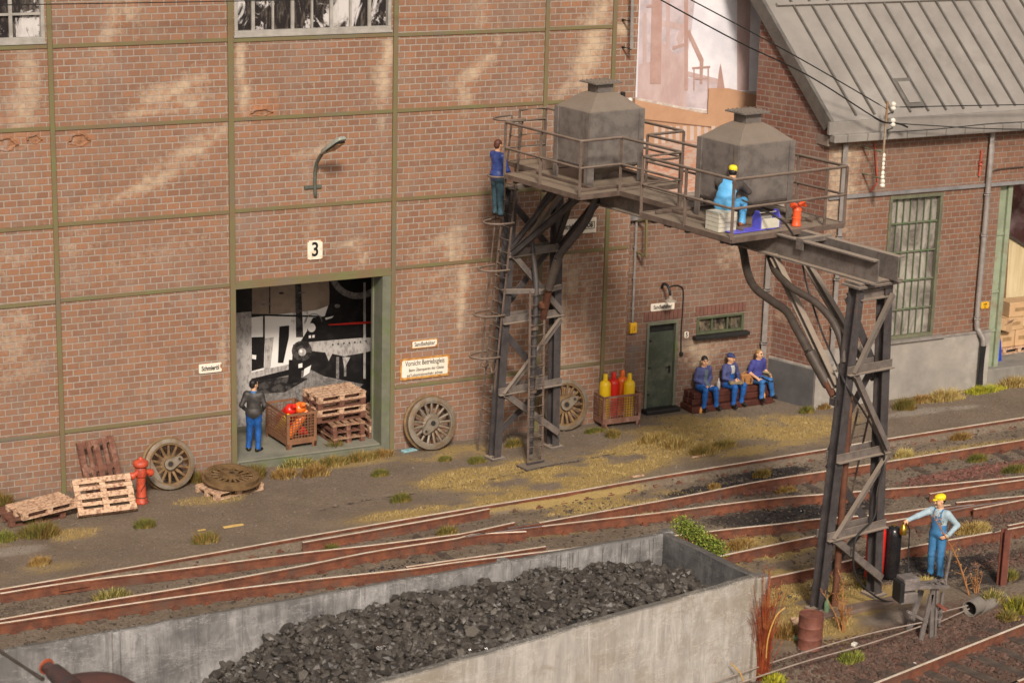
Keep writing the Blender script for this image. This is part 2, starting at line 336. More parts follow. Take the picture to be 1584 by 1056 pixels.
# wall sheet with openings and real thickness; p0 origin, ux horizontal unit, n outward normal, stains = list of strokes
def wall(name,mat,p0,ux,nrm,L,H,holes=(),thick=.3,step=.12,parent=None,strokes=(),dirt=0.,z0=0.,topfn=None):
    ux=Vector(ux).normalized(); nrm=Vector(nrm).normalized(); p0=Vector(p0)
    def cuts(a,b,extra):
        s=sorted(set([a,b]+[e for e in extra if a<e<b])); o=[]
        for q,r in zip(s[:-1],s[1:]):
            n=max(1,int(round((r-q)/step))); o+=[q+(r-q)*i/n for i in range(n)]
        return o+[s[-1]]
    xs=cuts(0,L,[h[0] for h in holes]+[h[1] for h in holes]); zs=cuts(z0,H,[h[2] for h in holes]+[h[3] for h in holes])
    nx,nz=len(xs),len(zs); X,Z=np.meshgrid(xs,zs,indexing='ij')
    P=[]; 
    for x,z in zip(X.ravel(),Z.ravel()):
        zz=min(z,topfn(x)) if topfn else z
        P.append(p0+ux*x+Vector((0,0,zz)))
    faces=[]
    for i in range(nx-1):
        for j in range(nz-1):
            cx=(xs[i]+xs[i+1])/2; cz=(zs[j]+zs[j+1])/2
            if any(h[0]<cx<h[1] and h[2]<cz<h[3] for h in holes): continue
            if topfn and min(zs[j],topfn(xs[i]))>=topfn(xs[i])-1e-6 and min(zs[j],topfn(xs[i+1]))>=topfn(xs[i+1])-1e-6: continue
            a=i*nz+j; faces.append((a,a+nz,a+nz+1,a+1))
    nv=len(P)
    def quad(a,b,c,d):
        k=len(P); P.extend([a,b,c,d]); faces.append((k,k+1,k+2,k+3))
    T=-nrm*thick
    def pt(x,z): return p0+ux*x+Vector((0,0,z))
    for h in holes:
        a,b,c,d=pt(h[0],h[2]),pt(h[1],h[2]),pt(h[1],h[3]),pt(h[0],h[3])
        for q,r in ((a,b),(b,c),(c,d),(d,a)): quad(q,r,r+T,q+T)
    a,b,c,d=pt(0,z0),pt(L,z0),pt(L,H if not topfn else topfn(L)),pt(0,H if not topfn else topfn(0))
    if not topfn:
        for q,r in ((b,c),(c,d),(d,a)): quad(r,q,q+T,r+T)
    me=bpy.data.meshes.new(name); me.from_pydata([tuple(p) for p in P],[],faces); me.materials.append(mat)
    uvl=me.uv_layers.new(name='UVMap'); li=np.empty(len(me.loops),np.int32); me.loops.foreach_get('vertex_index',li)
    A=np.array([tuple(p) for p in P]); U=(A-np.array(p0))@np.array(ux)+(A@np.array(nrm)-np.array(p0)@np.array(nrm)); uv=np.stack([U,A[:,2]],1)[li].astype(np.float32)
    uvl.data.foreach_set('uv',uv.ravel())
    st=np.zeros((len(P),4),np.float32); st[:,3]=1
    u=U; z=A[:,2]
    for (cx,cz,sx,sz,ang,amt,ch) in strokes:
        ca,sa=math.cos(R(ang)),math.sin(R(ang)); dx=u-cx; dz=z-cz; a=(dx*ca+dz*sa)/sx; b=(-dx*sa+dz*ca)/sz
        wob=fbm(u*1.7+5,z*1.7,3,3)-.5; st[:,ch]=np.maximum(st[:,ch],amt*np.exp(-(a*a+b*b)*(1+wob*2)))
    if dirt: st[:,2]=np.maximum(st[:,2],dirt*np.exp(-np.maximum(z,0)/.8)*(.55+.9*fbm(u*.8,z*.8,3,9)))
    at=me.attributes.new('stain','FLOAT_COLOR','POINT'); at.data.foreach_set('color',st.ravel())
    o=bpy.data.objects.new(name,me); COL.objects.link(o)
    if parent is not None: o.parent=parent
    return o
def Wp(x,y,p,n):
    d=ray(x,y); n=np.array(n,float); t=((np.array(p)-CP)@n)/(d@n); return Vector(CP+d*t)
# ================================================================== SETTING
# ---- rails (surveyed on the ground plane)
def gp(l): return [(G(x,y,.08).x,G(x,y,.08).y) for x,y in l]
RL=dict(
 a=gp([(0,910.5),(300,859.6),(477,828),(700,790),(875,761.5),(1020,736),(1241,700),(1380,677),(1584,645)]),
 b=gp([(0,917),(115,899),(300,876.2),(464,854.5),(578,842),(700,826.7),(723,823),(796,807)]),
 c1=gp([(0,957),(150,930),(300,905),(464,874.7),(578,852),(700,833),(736,825.5),(814,821)]),
 c2=gp([(834,807.7),(1060,766.5),(1171.5,744.5),(1274.7,728.4),(1373.6,713),(1584,679.6)]),
 d2=gp([(839,813),(945,800.6),(1020,792),(1152,775),(1230,766.7),(1270,764),(1373.6,755.6),(1450.7,749.4),(1584,735.8)]),
 e=gp([(0,963),(300,918.5),(477,896),(628,879.7),(700,869.6),(770,861),(1097.6,821),(1209,809),(1264,802),(1373.6,794),(1427.8,786),(1470,780)]),
 e2=gp([(1479,776.5),(1584,766)]),
 f=gp([(1119,858),(1258.6,828.8),(1380,805),(1462,791)]), f2=gp([(1506,787),(1584,772)]),
 g=gp([(1187.6,893),(1254.8,879),(1290,871.4),(1394,848),(1470.5,833.8),(1547.5,820),(1584,813)]),
 h=gp([(1353,1056),(1584,964.4)]), i=gp([(1566,1056),(1590,1046.5)]))
def extend(l,a=0.,b=0.):
    l=list(l)
    if a: d=Vector(l[0])-Vector(l[1]); d.normalize(); p=Vector(l[0])+d*a; l=[(p.x,p.y)]+l
    if b: d=Vector(l[-1])-Vector(l[-2]); d.normalize(); p=Vector(l[-1])+d*b; l=l+[(p.x,p.y)]
    return l
RL['a']=extend(RL['a'],4,12); RL['b']=extend(RL['b'],0,0); RL['e']=extend(RL['e'],4,0); RL['c1']=extend(RL['c1'],4); RL['c2']=extend(RL['c2'],0,12); RL['d2']=extend(RL['d2'],0,12)
RL['e2']=extend(RL['e2'],0,10); RL['f2']=extend(RL['f2'],0,10); RL['f']=extend(RL['f'],6); RL['g']=extend(RL['g'],9,12); RL['h']=extend(RL['h'],5,14); RL['i']=extend(RL['i'],6,14)
# ---- ground sheet
def build_ground():
    xs=np.concatenate([[-300,-150,-80,-40,-22,-15],np.arange(-11,26,.075),[28,34,45,80,160,300]])
    ys=np.concatenate([[-300,-150,-80,-45,-30,-22],np.arange(-18.6,1.3,.075),[3,8,20,60,150,300]])
    X,Y=np.meshgrid(xs,ys,indexing='ij'); 
    ra=np.interp(X,[p[0] for p in RL['a']],[p[1] for p in RL['a']])
    rg=np.interp(X,[p[0] for p in RL['g']],[p[1] for p in RL['g']])
    rh=np.interp(X,[p[0] for p in RL['h']],[p[1] for p in RL['h']])
    def sm(a,b,v): t=np.clip((v-a)/(b-a),0,1); return t*t*(3-2*t)
    bed=-.125
    t1=sm(-.14,-.06,Y-ra)            # street side (1) vs track bed (0)
    t2=sm(.5,1.5,rg-Y)*(1-sm(-2.2,-.9,-(Y-rh)))   # yard strip between near tracks
    t2=sm(.5,1.5,rg-Y)*sm(.7,1.6,Y-rh)
    n=fbm(X*1.3,Y*1.3,4,1)-.5; nf=fbm(X*9,Y*9,3,2)-.5; nh=fbm(X*22,Y*22,2,5)-.5
    Z=bed*(1-np.maximum(t1,t2))+n*.035*(1-.55*t1)+nf*(.05-.028*t1)+nh*(.025-.008*t1)
    # trench right along the far rail
    Z-=.05*np.exp(-((Y-ra-.085)/.035)**2)
    crack=G(0,806).y; cy=np.interp(X,[G(350,810).x,G(420,802).x,G(560,775).x,G(700,752).x,G(860,717).x,G(1000,692).x,G(1060,668).x],[G(350,810).y,G(420,802).y,G(560,775).y,G(700,752).y,G(860,717).y,G(1000,692).y,G(1060,668).y])
    inr=(X>G(350,810).x)&(X<G(1060,668).x)
    ck=np.exp(-((Y-cy-(vnoise(X*3,X*0+.5,8)-.5)*.12)/.03)**2)*inr*(vnoise(X*2.2,X*0,4)>.35)
    Z-=ck*.035
    far=(np.abs(X)>27)|(Y<-19); Z=np.where(far,-.05,Z)
    col=np.zeros(X.shape+(4,),np.float32)
    def blob(ch,px,py,rx,ry,a,z=0.):
        g=G(px,py,z); d=((X-g.x)/rx)**2+((Y-g.y)/ry)**2; col[...,ch]=np.maximum(col[...,ch],a*np.exp(-d*d*.8))
    for px,py,rx,ry,a in [(860,730,2.6,1.1,1),(780,735,2.2,.9,.95),(700,700,1.3,.5,.6),(950,715,1.6,1.,.8),(760,775,3.2,.5,.85),(900,765,2,.35,.8),(1040,690,1.8,.8,.95),(1130,665,2.4,1.0,1),(1220,665,1.6,.9,.9),(1060,655,1.8,.7,.8),(1180,695,2,.4,.6),
        (1250,655,1.5,.6,.7),(1220,920,1.2,1.1,.95),(1250,965,1.0,.8,.9),(1300,900,1.3,.8,.9),(1330,930,1.5,.6,.9),(1150,845,1.8,.8,.75),(1190,870,1.2,.6,.7),(1290,985,1,.5,.6),(1500,690,2.5,.5,.5),(1450,840,.8,.5,.5),(340,770,1,.4,.4),(80,830,1.2,.4,.5),(60,880,1,.3,.35),(560,715,1.2,.25,.5),(960,770,2.2,.35,.6),(900,800,2,.5,.7),(1000,760,1.2,.3,.6)]:
        blob(0,px,py,rx,ry,a)
    for px,py,rx,ry,a in [(1180,730,1.4,.35,1),(1110,750,1.5,.3,.9),(1250,790,2.2,.55,1),(1150,795,1.2,.4,.7),(1400,800,2.0,.5,.7),(1430,880,1.9,.8,1),(1500,870,1.6,.6,1),(1370,860,1,.6,.9),(1560,900,1.5,.6,.8),(1300,960,1.2,.3,.3),(80,930,3,.4,.4)]:
        blob(1,px,py,rx,ry,a,-.05)
    for px,py,rx,ry,a in [(1520,725,2.2,.4,1),(1470,735,1.6,.35,1),(1180,755,.9,.25,.9),(1500,960,3,1,.7),(1400,1000,2.5,1,.6),(1560,1020,4,1,.8),(1520,800,2.5,.5,.6),(1570,860,1.6,.6,.6)]:
        blob(2,px,py,rx,ry,a,-.05)
    for px,py,rx,ry,a in [(20,852,.8,.3,.8),(1420,637,1.4,.28,.8),(1490,630,.6,.18,.8),(230,825,1.6,.4,.25),(1390,955,.9,.35,.6),(1250,955,.5,.2,.3)]:
        blob(3,px,py,rx,ry,a)
    brk=fbm(X*1.1+3,Y*1.8,4,21); col[...,0]*=np.clip((brk-.24)/.26,0.05,1.1)*1.05; col[...,1]*=np.clip((fbm(X*1.3,Y*2.2,4,22)-.25)/.3,.1,1.1)
    col[...,1]=np.maximum(col[...,1],np.exp(-((Y-ra-.09)/.05)**2)*.95)
    col[...,1]=np.maximum(col[...,1],ck*.9)
    # asphalt strip beside the far rail slightly darker
    V=np.stack([X,Y,Z],-1).reshape(-1,3); nx,ny=X.shape
    I=np.arange(nx*ny).reshape(nx,ny); Fq=np.stack([I[:-1,:-1],I[1:,:-1],I[1:,1:],I[:-1,1:]],-1).reshape(-1,4)
    me=bpy.data.meshes.new('ground'); me.from_pydata(V.tolist(),[],Fq.tolist()); me.materials.append(GROUND)
    me.polygons.foreach_set('use_smooth',[True]*len(me.polygons))
    at=me.attributes.new('gcol','FLOAT_COLOR','POINT'); at.data.foreach_set('color',col.reshape(-1))
    o=bpy.data.objects.new('ground',me); COL.objects.link(o); o['kind']='structure'
    return xs,ys,Z
_gx,_gy,_gz=build_ground()
def gz(x,y):
    i=int(np.clip(np.searchsorted(_gx,x),0,len(_gx)-1)); j=int(np.clip(np.searchsorted(_gy,y),0,len(_gy)-1)); return float(_gz[i,j])
# ================================================================== MAIN HALL
hall=thing('brick_hall','large brick engine hall with an olive steel frame, tall upper windows and an open gateway','building',(0,0,0))
ST=[] # strokes: (u along wall from p0, z, sx, sz, angle, amount, channel) u=X+9
def stk(px,py,sx,sz,ang,a=1.,ch=0,Y=0.):
    p=W(px,py,Y); ST.append((p.x+9,p.z,sx,sz,ang,a,ch))
for s in [(265,140,1.0,.22,20,.9),(220,175,.7,.12,5,1),(285,160,.6,.25,10,.7),(372,95,.12,.75,0,1.15),(378,150,.15,.6,0,.9),(600,80,.13,.5,0,1.2),(595,120,.18,.6,0,1),(590,190,.08,.8,0,.7),(575,270,.15,.6,0,.5),
   (490,235,.8,.16,8,.75),(480,270,.25,.5,0,.5),(300,230,1.3,.25,25,.8),(230,285,1.3,.2,22,.9),(180,310,1,.12,15,.6),(40,120,.3,.9,0,.8),(30,170,.45,.5,0,.75),(50,60,.4,.4,0,.5),
   (735,110,.7,.2,35,.9),(720,150,.2,.4,0,.8),(745,20,.2,.8,0,.6),(770,60,.1,.5,0,.5),(915,70,.35,1.2,-12,1.1),(900,110,.35,.5,0,1),(880,130,.5,.15,50,.9),(930,20,.3,.5,0,.9),(820,140,.5,.12,0,.4),
   (700,380,.35,.6,0,.9),(715,450,.13,1.1,-3,1.1),(712,490,.1,.6,0,1),(690,370,.7,.2,20,.8),(670,430,.5,.2,15,.6),(700,455,.8,.4,20,.6),(760,560,.1,.5,0,.8),
   (555,375,.5,.12,5,.8),(560,395,.2,.3,0,.7),(480,350,.15,.5,0,.5),(345,540,.12,1,0,.6),(350,600,.15,.6,0,.6),(20,530,.5,.6,0,.6),(30,580,.7,.2,20,.5),(20,400,.7,.4,0,.4),(150,250,1.2,.1,0,.2),
   (865,500,.2,1.3,0,.9),(885,430,.25,.7,0,.7),(905,470,.15,1.0,0,.6),(915,560,.1,.5,60,1),(875,400,.2,.3,0,.8),(840,540,.5,.12,20,.5),(960,45,.25,.2,0,1.2),(590,350,.15,.5,0,.3),
   (170,40,.3,1.1,-15,.75),(200,10,.35,.5,0,.6),(110,380,.8,.35,20,.4),(140,430,1.2,.2,15,.35),(250,390,1.1,.25,10,.35)]: stk(*s)
for px,py,r in [(8,222,.26),(52,215,.18),(122,216,.25),(405,173,.30),(8,185,.12)]: stk(px,py,r*1.5,r*.9,0,.8,1)
for px,py,sx,sz in [(760,240,.6,.8),(740,300,.7,.5),(985,560,.3,.6)]: stk(px,py,sx,sz,0,.35,2)
H_L=[(0,2.20+0,10.16,12.6),(9.06,12.86,10.14,12.6),(9.0,12.93,-.3,4.44)]
H_L[0]=(9-6.9,9-4.19,10.16,12.6)
wall('wall',BRICK,(-9,0,0),(1,0,0),(0,-1,0),19.44,12.6,H_L,.35,.09,hall,ST,.55,-.3)
mb=MB()
VX=[-4.10,-.045,3.965,7.92,9.77]
for k,x in enumerate(VX):
    if k==1: mb.box((x,-.012,6.1),(.13,.09,13)) 
    elif k==2: mb.box((x,-.012,6.1),(.11,.09,13))
    else: mb.box((x,-.008,6.1),(.105,.075,13))
    o=mb.build('steel_post',OLIVE,hall,bevel=.006); mb=MB()
HZ=[(-9,-4.16,10.06),(-4.04,-.11,10.06),(.02,3.91,10.04),(4.02,7.86,10.03),(7.98,9.71,10.04),(-9,-4.16,8.30),(-4.04,-.11,8.28),(.02,3.91,8.27),(4.02,7.86,8.27),(7.98,9.71,8.27),
 (-9,-4.16,6.14),(-4.04,-.11,6.17),(.02,3.91,6.18),(4.02,7.86,6.17),(7.98,9.71,6.17),(-9,-4.16,4.45),(-4.04,-.11,4.47),(.02,3.91,4.50),(4.02,7.86,4.52),(7.98,9.71,4.52),(9.83,10.4,4.52),
 (-9,-4.16,1.42),(-4.04,-.11,1.44),(4.02,7.86,1.57),(7.98,9.71,1.58),(9.83,10.4,1.58)]
for a,b,z in HZ:
    MB().box(((a+b)/2,-.003,z),(b-a,.05,.085)).build('steel_beam',OLIVE,hall,bevel=.006)
# upper windows
def upper_window(x0,x1,z0,bars,hall):
    fr=MB().box(((x0+x1)/2,.06,z0+.05),(x1-x0,.16,.10)).box((x0+.04,.06,z0+1.3),(.08,.15,2.4)).box((x1-.04,.06,z0+1.3),(.08,.15,2.4)).box(((x0+x1)/2,.0,z0-.02),(x1-x0+.04,.1,.05)).build('window',GREYFR,hall,bevel=.008)
    for i,b in enumerate(bars): MB().box((b,.09,z0+1.3),(.045 if i%2 else .075,.06,2.4)).build('glazing_bar',GREYFR,fr)
    MB().box(((x0+x1)/2,.16,z0+1.3),(x1-x0-.06,.02,2.5)).build('pane',PANE,fr)
    return fr
upper_window(.06,3.86,10.14,[.06+.47*i for i in range(1,8)],hall)
upper_window(-6.9,-4.19,10.16,[-4.9,-5.35,-5.8,-6.3],hall)
MB().box((-5.5,.09,10.75),(2.6,.05,.05)).build('transom',GREYFR,hall)
# gateway
gate=MB().box((3.80,.24,2.12),(.22,.56,4.5)).box((3.70,.50,2.12),(.10,.10,4.5)).build('door_jamb',GRNFR,hall,bevel=.01)
MB().box((1.95,.03,4.41),(3.92,.16,.10)).build('door_lintel',OLIVE,hall,bevel=.006)
MB().box((.02,.16,2.1),(.05,.28,4.5)).build('door_jamb',OLIVE,hall)
MB().box((1.9,-.02,.04),(3.62,.14,.24)).build('threshold',GRNFR,hall,bevel=.012)
MB().box((1.5,1.75,.06),(7.5,3.38,.24)).build('hall_floor',simple('hall_floor_paint',(.24,.23,.175),(.17,.165,.13),.85,sc=1.5,bump=.15),hall)
# dark lining behind the gateway so the printed picture stands in a real room
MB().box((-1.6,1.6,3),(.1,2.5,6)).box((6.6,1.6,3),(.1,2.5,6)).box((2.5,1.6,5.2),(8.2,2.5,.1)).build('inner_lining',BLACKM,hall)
# broken plaster holes
for px,py,r,t in [(8,224,.26,0),(52,216,.17,0),(122,217,.24,0),(404,174,.27,1)]:
    p=W(px,py); mb=MB(); n=26; rg=[[],[],[],[]]
    for k in range(n):
        a=2*math.pi*k/n; j=1+.10*math.sin(a*5+px)+random.uniform(-.07,.07); sy=.66 if t==0 else .30
        if math.sin(a)<-.3 and t==0: sy*=.8
        for q_,(rr_,yy) in enumerate(((1.05,.004),(.97,-.05),(.80,-.045),(.66,-.006))):
            rg[q_].append((p.x+math.cos(a)*r*j*rr_,yy*(1.0 if math.sin(a)>-.2 else .3)-.003,p.z+math.sin(a)*r*sy*j*rr_))
    vs=sum(rg,[])+[(p.x,-.012,p.z-.02)]
    mb.add(vs,[(q_*n+k,q_*n+(k+1)%n,(q_+1)*n+(k+1)%n,(q_+1)*n+k) for q_ in range(3) for k in range(n)]+[(3*n+k,3*n+(k+1)%n,4*n) for k in range(n)])
    mb.build('broken_patch',simple('raw_clay',(.34,.165,.085),(.22,.11,.06),.95,sc=9,bump=.8,c3=(.30,.27,.24)),hall)
# wing wall (set back a little)
WY=.3
wing=thing('brick_annex','low dark brick annex with green door and small ribbon window between the two halls','building',(0,0,0))
def WW(x,y): return W(x,y,WY)
d0,d1,d2,d3=WW(998,500),WW(1046,496),WW(1045,632),WW(997,637)
w0,w1,w2=WW(1078,491),WW(1151,482),WW(1077,518)
DX0,DX1,DZ=(d0.x+d3.x)/2,(d1.x+d2.x)/2,d0.z
WX0,WX1,WZ0,WZ1=w0.x,w1.x,w2.z,w0.z
SW=[]
def stw(px,py,sx,sz,ang,a=1.,ch=0):
    p=WW(px,py); SW.append((p.x-10.4,p.z,sx,sz,ang,a,ch))
for s in [(1080,540,.6,.3,10,1),(1085,555,.5,.3,0,.9),(1075,530,.4,.2,0,.8),(1110,535,.6,.2,0,.6),(1020,555,.2,.3,0,.3),(985,400,.2,.5,0,.3),(1130,400,.5,.4,0,.5),(1140,380,.3,.2,0,.5)]: stw(*s)
for s in [(980,540,.25,.12,0,1.3,2),(978,565,.22,.35,0,.9,2),(975,590,.3,.3,0,.7,2),(1060,510,.3,.5,0,.6,2),(1158,500,.3,.3,0,.6,2),(1130,590,1.2,.4,0,.8,2),(1040,400,1.5,.5,0,.3,2)]: stw(*s)
wall('wall',brick('annex_brick',(.225,.115,.072),(.15,.078,.053),(.25,.212,.172)),(10.4,WY,0),(1,0,0),(0,-1,0),5.0,5.12,[(DX0-10.4,DX1-10.4,-.3,DZ),(WX0-10.4,WX1-10.4,WZ0,WZ1)],.3,.1,wing,SW,.5,-.3)
MB().box((12.85,.62,5.2),(4.9,.95,.12)).build('roof',CONCD,wing,bevel=.01)
MB().box((12.85,2.0,5.08),(4.9,2.0,.10)).build('roof',CONCD,wing)
for x0,x1,zc in ((DX0-.1,DX1+.1,DZ+.17),(WX0-.05,WX1+.05,WZ1+.17)):
    mb=MB(); n=int((x1-x0)/.115)
    for k in range(n): mb.box((x0+(k+.5)*(x1-x0)/n,WY-.006,zc),((x1-x0)/n-.014,.03,.24))
    mb.build('brick_lintel',simple('soldier_brick',(.19,.085,.06),(.12,.06,.045),.9,sc=3,bump=.3),wing)
dr=MB().box(((DX0+DX1)/2,WY+.09,DZ/2-.15),(DX1-DX0-.14,.06,DZ+.02-.3)).build('door',GRNDOOR,wing,bevel=.008)
dr.location=(0,0,0)
MB().box((DX1-.17,WY+.035,1.08),(.03,.05,.20)).box((DX1-.22,WY+.02,1.14),(.12,.02,.022)).build('handle',BLACKM,dr)
for k in range(3): MB().box((DX0+.07+(.08),WY+.052,.45+k*.72),(.10,.02,.06)).build('hinge',BLACKM,dr)
MB().box((DX0+.035,WY+.02,DZ/2),(.07,.12,DZ)).box((DX1-.035,WY+.02,DZ/2),(.07,.12,DZ)).box(((DX0+DX1)/2,WY+.02,DZ-.03),(DX1-DX0-.14,.12,.07)).build('door_frame',GRNFR,wing)
MB().box(((DX0+DX1)/2,WY+.12,DZ-.22),(DX1-DX0-.1,.03,.34)).build('fanlight',BLACKM,wing)
MB().box(((DX0+DX1)/2,WY-.12,.05),(DX1-DX0+.1,.30,.13)).build('doorstep',BLACKM,wing,bevel=.03)
mb=MB().box(((WX0+WX1)/2,WY+.03,WZ0+.03),(WX1-WX0,.1,.06)).box(((WX0+WX1)/2,WY+.03,WZ1-.03),(WX1-WX0,.1,.06)).box((WX0+.035,WY+.03,(WZ0+WZ1)/2),(.07,.1,WZ1-WZ0-.12)).box((WX1-.035,WY+.03,(WZ0+WZ1)/2),(.07,.1,WZ1-WZ0-.12))
wf=mb.build('window',simple('dull_green_frame',(.085,.10,.05),(.06,.068,.04),.75,sc=4,bump=.2),wing,bevel=.006)
for t in(.34,.67): MB().box((WX0+(WX1-WX0)*t,WY+.05,(WZ0+WZ1)/2),(.045,.05,WZ1-WZ0-.12)).build('glazing_bar',MATS['dull_green_frame'],wf)
MB().box(((WX0+WX1)/2,WY+.12,(WZ0+WZ1)/2),(WX1-WX0,.02,WZ1-WZ0)).build('pane',PANE3,wf)
MB().box(((WX0+WX1)/2,WY-.07,WZ0-.06),(WX1-WX0+.22,.22,.10)).build('sill',BLACKM,wing,bevel=.015)
dpx=WW(1186,400)
dp=MB().tube([(dpx.x-.02,WY-.13,5.6),(dpx.x-.02,WY-.13,0)],.085,12).build('downpipe',PIPE,wing,smooth=60)
for z in(1.55,3.0,4.5): MB().tube([(dpx.x-.02,WY-.13,z-.03),(dpx.x-.02,WY-.13,z+.03)],.105,12).build('pipe_collar',PIPE,dp,smooth=40)
# ================================================================== WORKSHOP (right)
shop=thing('brick_workshop','right-hand dark brick workshop with grey standing-seam metal roof and concrete plinth','building',(0,0,0))
C0=Vector((15.55,-1.11,0)); sdv=Vector((.306,-.952,0)).normalized(); snv=Vector((-.952,-.306,0)).normalized()
def WS(x,y,o=0.): return Wp(x,y,C0+snv*o,snv)
FY=-1.11
ev=W(1289,188,FY-.22); vt=Wp(1182,0,ev,snv)
slope=(vt.z-ev.z)/(vt.xy-ev.xy).length; back=(WS(1174,80)-C0).dot(-sdv)
SS=[(2.2,8.9,2.5,.12,0,.0,0)]
L=back; p0=C0-sdv*L
def tf(u): return 7.05+max(0,(L-u))*slope+.38
SS=[(L-.25,2.6,.3,1.3,0,.35,0),(L-1.3,2.3,.2,.2,0,.8,0),(L-1.0,6.2,.15,.15,0,.6,0)]
wall('wall',BRICK2,p0,sdv,snv,L,tf(0),(),.3,.1,shop,SS,.0,1.06,tf)
# plinth side
def slab(a,b,z0,z1,off,th,name,mat,n,par,bev=.01):
    a=Vector(a);b=Vector(b); c=(a+b)/2+Vector(n)*(off-th/2); d=b-a; return MB().box((0,0,0),(d.length,th,z1-z0)).build(name,mat,par,bevel=bev)
def place(o,c,ang): o.location=c; o.rotation_euler=(0,0,ang)
sa=math.atan2(sdv.y,sdv.x)
o=MB().box((0,0,0),(L+.06,.40,1.36)).build('plinth',simple('plinth_side_shaded',(.105,.098,.094),(.075,.072,.07),.85,sc=1.5,bump=.1),shop,bevel=.015)  # side plinth coloured darker than the front, shade of that side painted in
c=C0-sdv*(L/2-.0)+snv*(.06-.20); place(o,(c.x,c.y,.38),sa)
o=MB().box((0,0,0),(L+.04,.2,.07)).build('plinth_coping',CONC,shop,bevel=.01); c=C0-sdv*(L/2)+snv*(.055-.10); place(o,(c.x,c.y,1.095),sa)
# front wall
bw=[W(1366,305,FY),W(1458,297,FY),W(1443,519,FY),W(1373,526,FY)]
BX0,BX1,BZ0,BZ1=(bw[0].x+bw[3].x)/2-.02,(bw[1].x+bw[2].x)/2,1.63,5.52
DRX=W(1530,500,FY).x
SF=[(.4,5.8,.5,1.2,0,1.1,0),(.3,4.3,.35,.8,0,.6,0),(.5,6.7,.7,.3,0,.9,0),(1.2,5.3,.3,.2,0,.5,0)]
wall('wall',BRICK2 if False else brick('workshop_front_brick',(.24,.115,.068),(.165,.08,.052),(.26,.22,.178)),(15.55,FY,0),(1,0,0),(0,-1,0),14.5,7.15,[(BX0-15.55,BX1-15.55,BZ0,BZ1),(DRX-15.55,DRX-15.55+6,-.3,5.55)],.3,.1,shop,SF,0,1.06)
MB().box(((15.5+DRX)/2,FY+.06,.66),(DRX-15.5,.36,1.86)).build('plinth',PLINTH,shop,bevel=.015)
MB().box(((15.5+DRX)/2+.9,FY-.125,1.60),(DRX-15.5-1.9,.05,.06)).build('plinth_coping',PIPE,shop)
MB().box((23.2,FY-.03,5.62),(15.2,.08,.09)).build('steel_lintel',simple('bluegrey_steel',(.25,.24,.235),None,.6,.2,sc=3,bump=.1),shop)
ww=MB()
for (c,d) in (((BX0+BX1)/2,BZ0+.045),((BX0+BX1)/2,BZ1-.045)): ww.box((c,FY+.04,d),(BX1-BX0,.14,.09))
for x in(BX0+.045,BX1-.045): ww.box((x,FY+.04,(BZ0+BZ1)/2),(.09,.14,BZ1-BZ0-.18))
ww=ww.build('window',simple('olive_grey_frame',(.14,.14,.085),(.10,.10,.065),.75,sc=4,bump=.15),shop,bevel=.008)
for k in range(1,7): MB().box((BX0+.09+(BX1-BX0-.18)*k/7,FY+.07,(BZ0+BZ1)/2),(.02,.04,BZ1-BZ0-.18)).build('glazing_bar',GRNBAR,ww)
for k in range(1,5): MB().box(((BX0+BX1)/2,FY+.055,BZ0+(BZ1-BZ0)*k/5+.02),(BX1-BX0-.18,.03,.035)).build('glazing_bar',GRNBAR,ww)
MB().box(((BX0+BX1)/2,FY+.13,(BZ0+BZ1)/2),(BX1-BX0,.02,BZ1-BZ0)).build('pane',PANE2,ww)
MB().box(((BX0+BX1)/2+.1,FY-.08,BZ0-.03),(BX1-BX0+.35,.26,.05)).build('sill',PIPE,ww)
# doorway interior and leaves
ml=simple('sill_concrete',(.24,.22,.185),(.17,.155,.135),.85,sc=2,bump=.2)
MB().box((DRX+3,FY+.2,.20),(6,.6,.55)).build('door_sill',ml,shop,bevel=.02)
MB().box((DRX+4,FY+2.9,.16),(8,4.8,.5)).build('workshop_floor',ml,shop)
dl=MB().box((DRX+.19,FY+.22,3.0),(.36,.10,5.1)).box((DRX+.43,FY+.17,3.0),(.15,.18,5.1)).build('sliding_door',MINT,shop,bevel=.01)
for z in(1.5,2.6,4.2): MB().box((DRX+.19,FY+.155,z),(.34,.04,.07)).build('door_rail',MINT,dl)
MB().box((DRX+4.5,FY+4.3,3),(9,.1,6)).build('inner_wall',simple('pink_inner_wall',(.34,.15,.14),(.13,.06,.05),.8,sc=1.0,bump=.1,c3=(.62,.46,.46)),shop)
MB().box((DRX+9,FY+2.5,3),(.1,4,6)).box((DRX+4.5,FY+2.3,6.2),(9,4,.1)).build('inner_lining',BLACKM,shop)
# roof
eL=ev; upv=(vt-ev); ul=upv.length; upn=upv/ul; RLn=9.5
ex=Vector((1,0,0)); nrm=ex.cross(upn).normalized()
if nrm.z<0: nrm=-nrm
def rp(a,b,h=0.): return eL+ex*a+upn*b+nrm*h
def quadbox(mb,a0,a1,b0,b1,h0,h1):
    vs=[rp(a,b,h) for h in(h0,h1) for a,b in((a0,b0),(a1,b0),(a1,b1),(a0,b1))]
    mb.add(vs,[(3,2,1,0),(4,5,6,7),(0,1,5,4),(1,2,6,5),(2,3,7,6),(3,0,4,7)])
mb=MB(); quadbox(mb,0.02,15,0,RLn,-.12,-.004); roof=mb.build('roof',ZINC,shop)
mb=MB(); quadbox(mb,-.10,.0,-.05,RLn,-.36,.035); mb.build('verge_trim',ZINCD,roof)
sp=G(0,0) ; 
sx0=None
def onroof(x,y): return Wp(x,y,eL,nrm)
xsA=[ (onroof(px,4)-eL-upn*((onroof(px,4)-eL).dot(upn))).x for px in (1224.7,1255.3,1284.9,1314.9,1343.6,1372.5,1401)]
stp=(xsA[-1]-xsA[0])/6
k=-1
